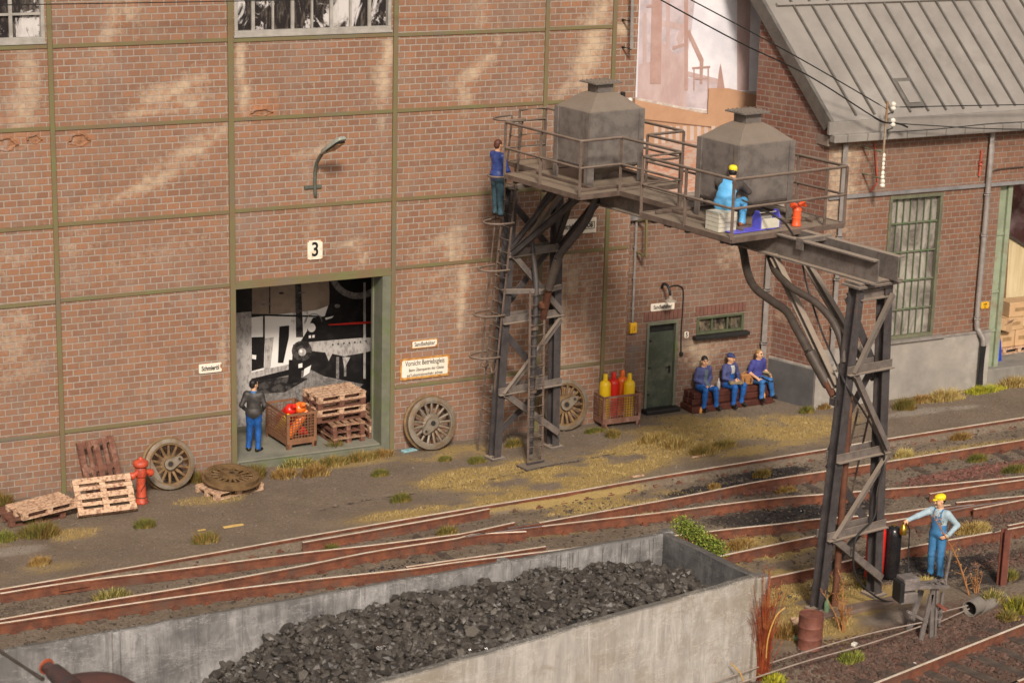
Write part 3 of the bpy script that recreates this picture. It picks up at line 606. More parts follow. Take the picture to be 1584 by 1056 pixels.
seam_xs=[xsA[0]+stp*k for k in range(0,20)]
for x in seam_xs:
    if .15<x<14.8:
        mb=MB(); quadbox(mb,x-.022,x+.022,.12,RLn-.1,-.003,.06); mb.build('roof_seam',ZINCD,roof)
ridge=onroof(1210,5); b=(ridge-eL).dot(upn)
mb=MB(); quadbox(mb,.25,15,b-.02,b+.06,.0,.085); mb.build('roof_flashing',ZINC,roof)
hp=[onroof(*q) for q in((1368,95),(1395,93),(1417,138),(1392,140))]
ha=[((q-eL).x - upn.x*((q-eL).dot(upn)),(q-eL).dot(upn)) for q in hp]
a0=(ha[0][0]+ha[3][0])/2;a1=(ha[1][0]+ha[2][0])/2;b1=(ha[0][1]+ha[1][1])/2;b0=(ha[2][1]+ha[3][1])/2
mb=MB(); quadbox(mb,a0,a1,b0,b1,-.002,.07); hh=mb.build('roof_hatch',ZINCD,roof,bevel=.01)
mb=MB(); quadbox(mb,a0+.08,a1-.08,b0+.12,b1-.12,.07,.10); mb.build('hatch_lid',ZINC,hh,bevel=.01)
# eaves: fascia and gutter
MB().box((ev.x+7.3,ev.y-.02,ev.z-.17),(14.9,.10,.33)).build('fascia',ZINC,roof,bevel=.012)
gt=MB().box((ev.x+7.35,ev.y-.06,ev.z-.43),(14.8,.24,.20)).build('gutter',ZINC,shop,bevel=.02)
for k in range(24): MB().box((ev.x+.35+k*.62,ev.y-.062,ev.z-.43),(.018,.25,.21)).build('gutter_strap',ZINCD,gt)
MB().box((ev.x+7.3,FY-.01,ev.z-.46),(14.6,.30,.12)).build('soffit',ZINCD,shop)
mb=MB(); mb.box((C0.x+.02,FY+.2,7.1),(.3,.6,.25)); mb.build('eave_block',BRICK2,shop)
# downpipes right
q=[W(1536,210,FY-.14),W(1510.5,498,FY-.14)]
xp=(q[0].x+q[1].x)/2
d1=MB().tube(smoothpath([(xp,FY-.14,7.1),(xp,FY-.14,4),(xp,FY-.14,1.95),(xp+.06,FY-.18,1.65),(xp+.16,FY-.28,1.42),(xp+.17,FY-.28,1.2)],5),.075,12).build('downpipe',PIPE,shop,smooth=60)
MB().tube([(xp+.17,FY-.28,1.25),(xp+.17,FY-.28,0)],.085,12).build('standpipe',BLACKM,d1,smooth=60)
for z in(2.0,4.3,5.4): MB().tube([(xp,FY-.14,z-.03),(xp,FY-.14,z+.03)],.10,12).build('pipe_collar',PIPE,d1,smooth=40)
q=W(1308,230,FY-.12); d2=MB().tube([(q.x,FY-.12,7.0),(q.x,FY-.12,1.2)],.07,12).build('downpipe',PIPE,shop,smooth=60)
for z in(2.2,3.5,4.6): MB().tube([(q.x,FY-.12,z-.03),(q.x,FY-.12,z+.03)],.095,12).build('pipe_collar',PIPE,d2,smooth=40)
# red drain pieces on the workshop front
for (xa,ya,xb,yb) in ((1519,233,1515,272),):
    a=W(xa,ya,FY-.05);b=W(xb,yb,FY-.05); o=MB().tube([a,b],.035,8).tube([(a+b)/2+Vector((0,0,.05)),(a+b)/2-Vector((0,0,.05))],.06,8).build('red_pipe_stub',simple('faded_red',(.45,.09,.05),(.3,.07,.05),.7,sc=6),shop)
o=MB().tube(smoothpath([W(1531,290,FY-.04),W(1534,268,FY-.04),W(1545,262,FY-.04),W(1584,258,FY-.04)],4),.02,6).build('cable',GREYHOSE,shop)
# ================================================================== PRINTED BACKDROPS
def flatpoly(pts,mat,mb,off): pass
def printed(name,label,cat,Yp,layers,thick=.03):
    mb=MB(); cnt=0
    for i,(mat,polys) in enumerate(layers):
        mb.use(mat)
        for pl in polys:
            pts=[W(x,y,Yp) for x,y in pl]; y0=Yp-.0012*cnt; cnt+=1
            n=len(pts); vs=[(p.x,y0,p.z) for p in pts]+[(p.x,Yp+thick,p.z) for p in pts]
            ar=sum(pts[k].x*pts[(k+1)%n].z-pts[(k+1)%n].x*pts[k].z for k in range(n))
            ff=list(range(n)); 
            if ar<0: ff=ff[::-1]
            mb.add(vs,[tuple(ff)]+([tuple(range(2*n-1,n-1,-1))]+[(k,(k+1)%n,n+(k+1)%n,n+k) for k in range(n)] if i==0 else []))
    o=mb.build(name,None); return tag(o,label,cat)
def pr(name,c,c2=None,sc=3,lo=.4,hi=.65,st=None,rough=.45): return simple(name,c,c2,rough,sc=sc,bump=0,lo=lo,hi=hi,spec=.3,stretch=st)
PBK=pr('print_black',(.012,.011,.011),(.03,.027,.026),4,.5,.7); PWH=pr('print_white',(.80,.77,.72),(.30,.28,.26),4,.60,.68,(1,1,.35)); PGR=pr('print_grey',(.26,.24,.225),(.13,.12,.11),14,.4,.6)
PLG=pr('print_light_grey',(.46,.43,.40),(.26,.24,.225),12,.48,.62,(1,1,.5)); PSHADE=pr('print_lintel_shade',(.34,.26,.195),(.24,.18,.14),2,.45,.65); PDG=pr('print_dark_grey',(.075,.068,.064),(.02,.018,.018),5,.45,.55); PRD=pr('print_red',(.5,.03,.02),None,3)
def c6(*l): return [(350+x/3.3,400+y/3.3) for x,y in l]
def ell(cx,cy,rx,ry,n=20,a0=0,a1=360): return [(cx+rx*math.cos(R(a0+(a1-a0)*k/n)),cy+ry*math.sin(R(a0+(a1-a0)*k/n))) for k in range(n+(1 if a1-a0<360 else 0))]
def arc(cx,cy,r0,r1,a0,a1,n=20,s=1.): return ell(cx,cy,r0,r0*s,n,a0,a1)+ell(cx,cy,r1,r1*s,n,a0,a1)[::-1]
LOCO=[(PBK,[c6((-120,1120),(-120,-40),(1000,-120),(1000,900))]),
 (PLG,[c6((-100,1100),(-100,285),(128,270),(128,905))]),
 (PSHADE,[c6((130,130),(530,95),(525,235),(470,270),(330,290),(130,285))]),  # lintel's cast shadow on the print, painted as a tan area
 (PWH,[c6((128,300),(460,262),(520,240),(500,300),(430,340),(380,420),(340,440),(335,540),(128,600))]),
 (PLG,[c6((420,425),(790,395),(790,455),(700,480),(600,498),(520,480),(430,470)),c6((128,580),(330,535),(340,560),(128,612)),c6((95,280),(110,280),(110,900),(95,900))]),
 (PGR,[c6((128,640),(330,590),(420,560),(500,600),(700,640),(560,760),(300,900),(128,900)),c6((560,500),(575,500),(575,610),(560,610)),c6((600,500),(612,500),(612,600),(600,600))]),
 (PDG,[c6((150,620),(330,600),(420,610),(300,680),(160,690)),c6(*ell(385,470,52,52)),c6((350,110),(380,110),(392,400),(355,400)),c6((186,290),(196,290),(196,400),(186,400)),c6((217,140),(224,140),(224,280),(217,280)),c6(*ell(280,175,14,6))]),
 (PBK,[c6((128,400),(196,398),(190,555),(128,572)),c6((270,345),(320,340),(318,400),(290,530),(262,530)),c6((318,515),(385,515),(380,625),(315,640)),c6((128,280),(480,290),(480,298),(128,290)),c6((45,140),(130,130),(130,268),(45,276)),c6((440,300),(795,255),(795,400),(700,400),(430,420),(410,360)),c6((520,95),(800,65),(800,330),(500,330),(530,240))]),
 (PGR,[c6(*arc(668,55,150,118,8,172)),c6(*ell(565,240,14,10)),c6(*arc(445,320,42,38,180,360)),c6(*ell(200,232,28,4)),c6(*ell(385,172,22,4))]),
 (PLG,[c6(*ell(385,475,20,20)),c6((195,405),(240,398),(222,555),(192,560)),c6((697,120),(709,120),(709,610),(697,610)),c6((730,725),(792,665),(792,672),(736,730)),c6((500,470),(520,520),(545,470)),c6((590,500),(600,560),(630,500))]),
 (PWH,[c6(*ell(432,350,21,23)),c6((418,390),(430,388),(430,402),(418,404)),c6((436,388),(448,386),(448,400),(436,402)),c6((365,535),(385,530),(385,552),(365,556)),c6(*ell(378,470,8,8)),c6((500,300),(545,290),(535,300),(505,310)),c6((128,487),(150,490),(148,512),(128,508)),c6((395,560),(430,540),(420,580),(390,600))]),
 (PBK,[c6(*ell(540+28*k,435-3*k,4,4,8)) for k in range(8)]),
 (PRD,[c6((515,332),(640,322),(792,312),(792,318),(700,330),(520,338))])]
printed('printed_locomotive_picture','black and white print of a steam engine front hung inside the open gateway','picture',2.62,LOCO)
SKY=pr('print_pale_sky',(.66,.64,.68),(.78,.76,.78),1.2,.4,.6); PK1=pr('print_dusty_pink',(.46,.325,.30),(.55,.43,.41),1.5,.4,.6,(1,1,.4)); PK2=pr('print_pink_brown',(.40,.25,.21),(.46,.31,.27),1.5,.4,.6); PK3=pr('print_pale_pink',(.58,.49,.50),None,2); SIL=pr('strip_metal',(.62,.55,.48),(.4,.33,.28),6)
def c8(*l): return [(940+x/4.4,100+y/4.4) for x,y in l]
IND=[(SKY,[[(975,190),(975,-40),(1200,-40),(1200,146),(1118,146),(1118,190)]]),
 (PK3,[[(985,170),(990,0),(1075,0),(1068,60),(1060,100),(1062,166),(1030,168)],[(1062,166),(1062,120),(1118,128),(1118,172)]]),
 (PK1,[[(985,170),(988,100),(1010,95),(1020,60),(1045,85),(1062,78),(1062,166),(1030,168)],[(1140,140),(1140,0),(1161,0),(1158,140)],[(994,20),(1000,20),(1000,100),(994,100)],[(1020,30),(1062,40),(1062,48),(1020,40)],[(1030,0),(1036,0),(1036,90),(1030,90)],[(1046,60),(1062,20),(1066,22),(1052,80)],[(1062,110),(1062,118),(1118,132),(1118,124)]]),
 (PK2,[[(1005,130),(1008,0),(1024,0),(1022,130)],[(1058,0),(1064,0),(1064,140),(1058,140)],[(1061,50),(1066,46),(1088,92),(1086,130),(1082,130),(1082,96)],[(1108,140),(1112,108),(1114,98),(1116,108),(1121,140)],[(1000,8),(1020,6),(1020,10),(1000,12)],[(1040,72),(1062,66),(1062,70),(1040,77)],[(1070,104),(1098,102),(1098,105),(1070,107)],[(1074,120),(1096,120),(1096,123),(1074,123)],[(1072,104),(1074,104),(1074,140),(1072,140)],[(1094,104),(1096,104),(1096,140),(1094,140)]]),
 (SIL,[[(981,150),(1060,166),(1095,171),(1095,176),(1060,171),(981,155)],[(1117,142),(1169,141),(1169,147),(1117,149)]])]
printed('printed_backdrop','pale pink and white industrial skyline print between the two brick halls','picture',3.0,IND)
TANB=simple('raw_hardboard',(.50,.29,.17),(.43,.24,.14),.8,sc=1.2,bump=.05); STRW=simple('pale_streak',(.56,.45,.40),(.5,.36,.28),.8,sc=3,bump=0); STRO=simple('orange_smear',(.46,.22,.14),(.46,.34,.27),.8,sc=5,bump=0,lo=.45,hi=.56,stretch=(1,1,2.5))
TB=[(TANB,[[(960,420),(960,150),(1000,158),(1095,177),(1097,137),(1128,137),(1170,147),(1200,146),(1200,420)]]),
 (STRW,[[(1012+k*11,195),(1018+k*11,195),(1018+k*11,222),(1012+k*11,222)] for k in range(9)]+[[(985,215),(1000,215),(1000,330),(985,330)]]),
 (STRO,[[(990,226),(1090,214),(1090,400),(990,400)]]),
 (simple('board_edge',(.22,.12,.08),None,.8,bump=0),[[(985,183),(1100,196),(1100,197.5),(985,184.5)]])]
printed('hardboard_panel','raw tan hardboard panel with orange smears behind the walkway railings','panel',2.9,TB)
# ================================================================== TRACKS
def resample(pts,step):
    P=[Vector((*p,0)) for p in pts]; P=smoothpath(P,10); o=[P[0]]; acc=0
    for a,b in zip(P[:-1],P[1:]):
        d=(b-a).length
        if d<1e-6: continue
        while acc+d>=step:
            t=(step-acc)/d; a=a+(b-a)*t; o.append(a.copy()); d=(b-a).length; acc=0
            if d<1e-6: break
        acc+=d
    if (P[-1]-o[-1]).length>.05: o.append(P[-1])
    return o
def sweep(mb,path,prof,z):
    n=len(prof); vs=[]
    for i,p in enumerate(path):
        d=(path[min(i+1,len(path)-1)]-path[max(i-1,0)]).normalized(); s=Vector((d.y,-d.x,0))
        for a,b in prof: vs.append(p+s*a+Vector((0,0,z+b)))
    f=[tuple(range(n-1,-1,-1)),tuple(range((len(path)-1)*n,len(path)*n))]
    for i in range(len(path)-1):
        for k in range(n): f.append((i*n+k,i*n+(k+1)%n,(i+1)*n+(k+1)%n,(i+1)*n+k))
    mb.add(vs,f)
RP=[(-.07,-.2),(.07,-.2),(.07,-.182),(.013,-.165),(.013,-.045),(.037,-.034),(.037,0),(-.037,0),(-.037,-.034),(-.013,-.045),(-.013,-.165),(-.07,-.182)]
def make_rail(pts,parent,cut0=0,cut1=0,top=RAILT,chairs=True,name='rail',ph=.3):
    path=resample(pts,.35)
    mb=MB(); sweep(mb,path,RP,.076); o=mb.build(name,RAILS,parent,smooth=35)
    mb=MB(); sweep(mb,path,[(-.027,.0),(.027,.0),(.024,.006),(-.024,.006)],.076); mb.build('running_surface',top,o)
    if chairs:
        mb=MB(); L=0; nxt=ph
        for a,b in zip(path[:-1],path[1:]):
            d=(b-a).length
            while nxt<=L+d:
                p=a+(b-a)*((nxt-L)/d); dr=(b-a).normalized(); s=Vector((dr.y,-dr.x,0)); ang=math.atan2(dr.y,dr.x)
                mb.box((p.x,p.y,-.118),(.17,.34,.03),ang)
                for q in(-1,1):
                    c=p+s*q*.095; mb.box((c.x,c.y,-.092),(.075,.06,.04),ang)
                nxt+=.64
            L+=d
        if False: pass
        if mb.v: mb.build('rail_chairs',RAILS,o)['kind']='stuff'
    return o
tA=thing('railway_turnout','rusty railway turnout nearest the brick hall, its rails splitting towards the right','railway track',(0,0,0))
for k in 'a','b','c1','c2','d2','e','e2': make_rail(RL[k],tA,chairs=k not in('b',),ph=.3+.1*len(k))
g1=gp([(720,829),(755,823.6),(800,817.6),(839,812.6)]); g2=gp([(785,816),(810,811.5),(834,807.6)])
for g_ in (g1,g2): make_rail(g_,tA,top=RAILN,chairs=False,name='frog_rail')
def shift(l,d): return [(x,y+d) for x,y in l]
make_rail(gp([(468,838),(560,822),(700,797),(757,786)]),tA,chairs=False,name='check_rail')
make_rail(gp([(628,876),(700,865.5),(760,857),(844,844)]),tA,chairs=False,name='check_rail')
for x0,y0 in [(115,903),(1171.5,747),(875,764)]:
    p=G(x0,y0,.03); MB().box((p.x,p.y-.03,.0),(.62,.05,.11),.03).build('fishplate',RAILS,tA,bevel=.005)
tB=thing('railway_track','second railway track passing between the coal bunker and the outer tower','railway track',(0,0,0))
for k in 'f','f2','g': make_rail(RL[k],tB,ph=.2)
for g_ in (gp([(1462,791),(1485,786),(1512,781),(1560,774)]),gp([(1440,789),(1470,784),(1506,779.5)])): make_rail(g_,tB,top=RAILN,chairs=False,name='frog_rail')
make_rail(gp([(1479,777.5),(1530,772),(1584,766.5)]),tB,chairs=False,name='wing_rail')
make_rail(gp([(1559,812),(1584,807)]),tB,chairs=False,name='check_rail')
make_rail(gp([(1438,763),(1500,753),(1584,741)]),tB,chairs=False,name='check_rail')
tC=thing('railway_track','nearest railway track with bare sleepers in the bottom right corner','railway track',(0,0,0))
for k in 'h','i': make_rail(RL[k],tC,ph=.25)
def yat(l,x): return float(np.interp(x,[p[0] for p in l],[p[1] for p in l]))
def sleepers(parent,la,lb,x0,x1,ov=.45,ztop=-.122,rot=0.,st=.64,w=.25):
    x=x0
    while x<x1:
        ya,yb=yat(la,x),yat(lb,x); sl=(yat(la,x+.5)-yat(la,x-.5))
        j=random.uniform(-.02,.02)
        MB().box((0,0,0),(w,abs(ya-yb)+2*ov,.16)).build('sleeper',SLEEP,parent,bevel=.012)
        o=COL.objects[-1] if False else bpy.data.objects[[ob.name for ob in parent.children][-1]]
        o.location=(x-(ya-yb)/2*0+j,(ya+yb)/2,ztop-.08+random.uniform(-.012,.012)); o.rotation_euler=(0,0,math.atan(sl)+random.uniform(-.015,.015)+rot); x+=st
sleepers(tA,RL['a'],RL['e'],-8,8.4,.28,-.142)
sleepers(tB,RL['f'][:-1]+RL['f2'],RL['g'],6.5,19,.5,-.105)
sleepers(tC,RL['h'],RL['i'],3,20,.5,-.09)
for lst,a,b in ((RL['c2'],8.9,22),(RL['e'],9.5,18)):
    x=a
    while x<b:
        y=yat(lst,x); o=MB().box((0,0,0),(.25,1.3,.16)).build('sleeper',SLEEP,tA,bevel=.012); o.location=(x,y-.1,-.205+random.uniform(-.01,.008)); x+=.64
# ---- loose stones
def stones(name,label,cat,n,region,mat,smin,smax,flat=.6,kind='stuff',zf=None,extra=None):
    ico_v=[];t=(1+5**.5)/2
    for a in(-1,1):
        for b in(-t,t): ico_v+=[(0,a,b),(a,b,0),(b,0,a)]
    iv=np.array(ico_v,float); iv/=np.linalg.norm(iv[0])
    bm=bmesh.new(); [bm.verts.new(v) for v in iv]; bmesh.ops.convex_hull(bm,input=bm.verts); bm.verts.index_update()
    iv=np.array([v.co[:] for v in bm.verts]); fi=np.array([[v.index for v in f.verts] for f in bm.faces]); bm.free()
    pts=region(n); n=len(pts)
    s=rng.uniform(smin,smax,(n,1,1))*rng.choice([.6,.8,1,1,1.25],(n,1,1)); v=iv[None]*rng.uniform(.42,1.28,(n,12,1))*s*np.array([1,1,flat])
    v=v*rng.uniform(.7,1.3,(n,1,3))
    a=rng.uniform(0,6.28,n); ca,sa_=np.cos(a),np.sin(a); x=v[...,0]*ca[:,None]-v[...,1]*sa_[:,None]; y=v[...,0]*sa_[:,None]+v[...,1]*ca[:,None]
    tl=rng.uniform(-.7,.7,n)[:,None]; z=v[...,2]*np.cos(tl)+x*np.sin(tl); x=x*np.cos(tl)-v[...,2]*np.sin(tl)
    V=np.stack([x,y,z],-1)+pts[:,None,:]
    Fc=(fi[None]+np.arange(n)[:,None,None]*12).reshape(-1,3)
    me=bpy.data.meshes.new(name); me.from_pydata(V.reshape(-1,3).tolist(),[],Fc.tolist()); me.materials.append(mat)
    o=bpy.data.objects.new(name,me); COL.objects.link(o); tag(o,label,cat,kind=kind); return o
def M_stone(name,cols,rough=.9,spec=.2,glint=0.):
    M=NM(name,rough,0,spec); g=M.new('ShaderNodeNewGeometry'); r=g.outputs['Random Per Island']
    cr=M.new('ShaderNodeValToRGB'); M.l.new(r,cr.inputs[0]); e=cr.color_ramp.elements; e[0].color=(*cols[0],1); e[0].position=0; e[1].color=(*cols[-1],1); e[1].position=1
    for i,c in enumerate(cols[1:-1]): q=e.new((i+1)/(len(cols)-1)); q.color=(*c,1)
    M.base(M.mix(M.ramp(M.noise(30,4,.7),.4,.7,0,.5),cr.outputs[0],tuple(.6*v for v in cols[0])))
    if glint: M.inp(M.b.inputs['Roughness'],M.ramp(r,1-glint,1-glint+.001,rough,.12))
    M.bump(M.noise(40,3,.7),.4,.01); return M.m
BALM=M_stone('ballast_stone',[(.10,.06,.045),(.13,.085,.065),(.07,.05,.042),(.16,.10,.075),(.115,.055,.04)])
DRTM=M_stone('dirt_crumb',[(.12,.095,.07),(.075,.06,.048),(.17,.135,.10),(.055,.045,.038),(.10,.08,.06)])
REDM=M_stone('red_gravel',[(.17,.075,.055),(.12,.055,.045),(.22,.105,.08),(.15,.08,.065)])
COALM=M_stone('coal_lump',[(.050,.042,.035),(.085,.073,.060),(.022,.019,.016),(.125,.108,.088),(.035,.03,.025)],.5,.6,.05)
COALG=M_stone('glinting_coal',[(.02,.018,.02),(.035,.03,.03),(.012,.012,.014),(.045,.04,.04)],.5,.5,.06)
def reg_px(blobs,zoff=0.,nrail=True):
    def f(n):
        tot=sum(b[4] for b in blobs); out=[]
        for px,py,rx,ry,wt in blobs:
            g=G(px,py,-.05); k=int(n*wt/tot); a=rng.uniform(0,6.283,k); r=np.sqrt(rng.uniform(0,1,k))*(.6+.5*rng.uniform(0,1,k))
            xx=g.x+rx*r*np.cos(a); yy=g.y+ry*r*np.sin(a); out+=[(x,y,gz(x,y)+zoff) for x,y in zip(xx,yy)]
        return np.array(out)
    return f
stones('red_gravel','patch of reddish gravel between the rails at the right edge','gravel',1300,reg_px([(1520,722,2.2,.30,3),(1470,733,1.6,.28,2),(1180,752,.9,.2,1),(1480,745,1.6,.2,1)]),REDM,.03,.075)
stones('ballast_stones','dark brown ballast stones scattered over the bottom right corner','gravel',9000,reg_px([(1480,985,2.6,.8,3),(1560,1010,2.6,1.2,3),(1400,1020,2.2,.9,3),(1330,1010,1.6,.7,1.5),(1560,965,1.4,.7,1),(1540,800,2.3,.4,1),(1570,870,1.3,.5,.6),(1500,845,1.2,.3,.4),(1250,1030,1.5,.6,.6)]),BALM,.025,.065)
stones('coal_dust','black glinting coal spill between the rails and around the worker','coal',4200,reg_px([(1180,730,1.5,.30,1),(1110,750,1.5,.25,1),(1250,788,2.3,.5,2),(1400,797,1.6,.4,.8),(1440,880,1.9,.65,2.2),(1500,870,1.5,.5,1),(1365,865,1.0,.5,.8),(600,842,.8,.12,.2),(620,870,1.2,.15,.2)]),COALG,.012,.038)
def reg_bed(n):
    x=rng.uniform(-9.5,21,n); ra=np.interp(x,[p[0] for p in RL['a']],[p[1] for p in RL['a']]); rg_=np.interp(x,[p[0] for p in RL['g']],[p[1] for p in RL['g']])
    y=ra-.12-rng.uniform(0,1,n)*(ra-rg_+1.0); return np.array([(a,b,gz(a,b)) for a,b in zip(x,y)])
stones('track_dirt','crumbly brown dirt filling the track beds','dirt',16000,reg_bed,DRTM,.012,.045)
def reg_st(n):
    x=rng.uniform(-9,21,n); ra=np.interp(x,[p[0] for p in RL['a']],[p[1] for p in RL['a']]); y=ra+.25+rng.uniform(0,1,n)**.8*(-ra-.3)
    return np.array([(a,b,gz(a,b)) for a,b in zip(x,y)])
stones('street_grit','fine grit on the yard surface along the walls','dirt',14000,reg_st,M_stone('grit',[(.16,.13,.10),(.10,.08,.06),(.24,.20,.16),(.13,.105,.08)]),.008,.026)
# ================================================================== GANTRY
TH=R(8.3); O2=Vector((6.85,-1.45,0)); UU=Vector((math.cos(TH),math.sin(TH),0)); VV=Vector((math.sin(TH),-math.cos(TH),0))
def Q(u,v,z): return O2+UU*u+VV*v+Vector((0,0,z))
def QV(x,y,v): return Wp(x,y,Q(0,v,0),VV)
gan=thing('sanding_gantry','dark steel sanding gantry on two lattice towers carrying railed platforms over the tracks','gantry',(0,0,0))
PZ=7.2
def tower(v,hb,ht,cb,ct,zt,nodes_,flip):
    pr_=gan; b=.20
    def lg(s,z): t=z/zt; return (cb+(ct-cb)*t)+s*(hb+(ht-hb)*t)
    for s in(-1,1):
        mb=MB(); mb.ibeam(Q(lg(s,-.1),v,-.1),Q(lg(s,zt),v,zt),.20,.24,.02,up=VV); mb.build('tower_leg',STEELD,pr_)
        MB().box(tuple(Q(lg(s,0),v,.03)),(.38,.38,.05),TH).box(tuple(Q(lg(s,0)-.12,v+.1,.07)),(.03,.03,.07),TH).box(tuple(Q(lg(s,0)+.12,v+.1,.07)),(.03,.03,.07),TH).build('foot_plate',STEEL,pr_)
    zs=[.28]+nodes_+[zt-.12]
    for i,z in enumerate(nodes_):
        for w_,dv in((1,.135),(-1,-.135)):
            a,c=Q(lg(-1,z)-.12,v+dv,z),Q(lg(1,z)+.12,v+dv,z)
            MB().angle(a,c,.10,.17,.018,up=(0,0,1),fx=w_).build('cross_brace',STEEL,pr_)
    for i in range(len(zs)-1):
        z0,z1=zs[i]+.05,zs[i+1]-.03; s=1 if (i+flip)%2 else -1
        MB().angle(Q(lg(s,z0),v+.15,z0),Q(lg(-s,z1),v+.15,z1),.165,.10,.018,up=VV).build('diagonal_brace',STEEL,pr_)
        MB().angle(Q(lg(-s,z0),v-.15,z0),Q(lg(s,z1),v-.15,z1),.165,.10,.018,up=-VV).build('diagonal_brace',STEELD,pr_)
    return lg
T1N=[1.62,3.36,4.97]; T2N=[1.50,3.10,4.86]
lg1=tower(0,.87,.66,0,.10,6.6,T1N,1); 
lg2=tower(11.2,.78,.38,-.06,.02,6.55,T2N,1)
# tower heads
MB().box(tuple(Q(.1,0,6.63)),(1.75,.34,.10),TH).build('cap_plate',STEEL,gan,bevel=.008)
MB().box(tuple(Q(.02,11.2,6.60)),(1.12,.50,.05),TH).box(tuple(Q(.02,11.2,6.66)),(1.02,.42,.05),TH).build('cap_plate',STEEL,gan,bevel=.006)
MB().ibeam(Q(-.36,11.25,6.42),Q(.42,11.25,6.42),.24,.22,.02).build('head_beam',STEEL,gan)
# main beams : two channels
for u,s in((-.22,-1),(.28,1)):
    mb=MB(); H=.24; T=.03; Wd=.16
    P_=[(0,-H),(Wd,-H),(Wd,-H+T),(T,-H+T),(T,H-T),(Wd,H-T),(Wd,H),(0,H)]; P_=[(x*s*-1 if False else x*s,y) for x,y in P_]
    if s<0: P_=P_[::-1]
    mb.prof(Q(u,-.35,6.93),Q(u,11.62,6.93),[( -x,y) for x,y in P_][::-1],up=(0,0,1)); mb.build('main_beam',STEEL,gan)
MB().box(tuple(Q(.03,9.55,7.16)),(.80,.16,.09),TH).box(tuple(Q(-.36,9.55,7.09)),(.03,.2,.22),TH).build('beam_tie',STEEL,gan)
MB().box(tuple(Q(.1,5.6,6.73)),(1.2,.2,.05),TH).box(tuple(Q(.1,2.4,6.73)),(1.2,.2,.05),TH).box(tuple(Q(.1,7.6,6.73)),(1.2,.2,.05),TH).build('beam_tie',STEELD,gan)
# knee struts
for s,u in((-1,-.30),(1,.42)):
    MB().ibeam(Q(lg1(s,5.0),.12,5.0),Q(u,2.15,6.68),.13,.15,.02).build('knee_strut',STEELD,gan)
    MB().ibeam(Q(lg2(s,4.0),11.0,4.55),Q(u,8.75,6.68),.13,.15,.02).build('knee_strut',STEEL,gan)
for s in(-1,1): MB().ibeam(Q(lg1(s,5.0),-.05,5.0),Q(lg1(s,5.0)*.4+.1,1.15,6.68),.11,.11,.018).build('knee_strut',STEELD,gan)
# platforms
def mat_grating():
    M=NM('grating',.7,.3,.4); wv=M.new('ShaderNodeTexWave'); wv.wave_type='BANDS'; wv.bands_direction='DIAGONAL'; wv.inputs['Scale'].default_value=7; M.l.new(M.coord(),wv.inputs[0])
    col=M.mix(M.ramp(wv.outputs['Fac'],.25,.6),(.11,.085,.065),(.42,.33,.24)); M.base(M.mix(M.ramp(M.noise(3,5,.7),.4,.65,0,.5),col,(.34,.265,.19))).bump(wv.outputs['Fac'],.6,.02); return M.m
GRAT=mat_grating()
P1=(-1.6,1.25,1.15,3.95); P2=(-1.55,1.50,6.0,8.85); WK=(-.50,.20,3.9,6.05)
def deck(u0,u1,v0,v1,name):
    o=MB().box((0,0,0),(u1-u0-.02,v1-v0-.02,.04)).build(name,GRAT,gan); o.location=Q((u0+u1)/2,(v0+v1)/2,PZ-.03); o.rotation_euler=(0,0,TH)
    for a,b in (((u0,v0),(u1,v0)),((u1,v0),(u1,v1)),((u1,v1),(u0,v1)),((u0,v1),(u0,v0))):
        MB().bar(Q(*a,PZ-.05),Q(*b,PZ-.05),.05,.11).build('deck_edge',RAILING,o if False else gan)
    return o
for P_ in(P1,P2,WK): deck(*P_,'deck')
deck(-.62,.45,-.12,1.13,'deck')
for P_ in(P1,P2):
    for k in range(3):
        v=P_[2]+.3+k*1.1; MB().bar(Q(P_[0]+.05,v,PZ-.13),Q(P_[1]-.05,v,PZ-.13),.08,.10).build('deck_bearer',STEELD,gan)
RH=1.17
def railing(pts,posts,parent=gan,h=RH):
    hi=[Q(u,v,PZ+h) for u,v in pts]; mid=[Q(u,v,PZ+h*.5) for u,v in pts]
    def rnd(P):
        o=[P[0]]
        for i in range(1,len(P)-1):
            a=(P[i-1]-P[i]).normalized()*.06; b=(P[i+1]-P[i]).normalized()*.06; o+= [P[i]+a,P[i]+(a+b)*.25,P[i]+b]
        return o+[P[-1]]
    r=MB().tube(rnd(hi),.033,8).build('handrail',RAILING,parent,smooth=60); MB().tube(rnd(mid),.028,8).build('mid_rail',RAILING,parent,smooth=60)
    for u,v in posts: MB().tube([Q(u,v,PZ-.04),Q(u,v,PZ+h)],.034,8).build('railing_post',RAILING,parent,smooth=60)
a,b,c,d=P1; 
railing([(-.5,c),(a,c),(a,d),(-.5,d),(-.5,6.0)],[(-.5,c),(a,c),(a,2.5),(a,d),(-.5,d),(-.5,5.95)])
railing([(.45,c),(b,c),(b,d),(.22,d),(.22,6.0)],[(.45,c),(b,c),(b,2.5),(b,d),(.22,d),(.22,5.95)])
a,b,c,d=P2
railing([(-.52,c),(a,c),(a,d),(b,d),(b,c),(.22,c)],[(-.52,c+.02),(a,c),(a,7.4),(a,d),(0.95,d),(b,d),(b,7.4),(b,c)])
railing([(-.3,-.12),(.45,-.12),(.45,1.15)],[(-.3,-.12),(.45,-.12),(.45,.6)])
# kick rails by the tanks
for a_,b_ in (((-.95,1.5),(-.95,3.6)),((.95,1.5),(.95,3.6)),((-.95,6.3),(-.95,8.5)),((.95,6.3),(.95,8.5)),((-1.4,6.3),(.9,6.3)),((-.9,8.3),(1.3,8.3)),((-1.4,3.65),(1.1,3.65))):
    MB().bar(Q(*a_,PZ+.03),Q(*b_,PZ+.03),.05,.05).build('deck_rib',RAILING,gan)
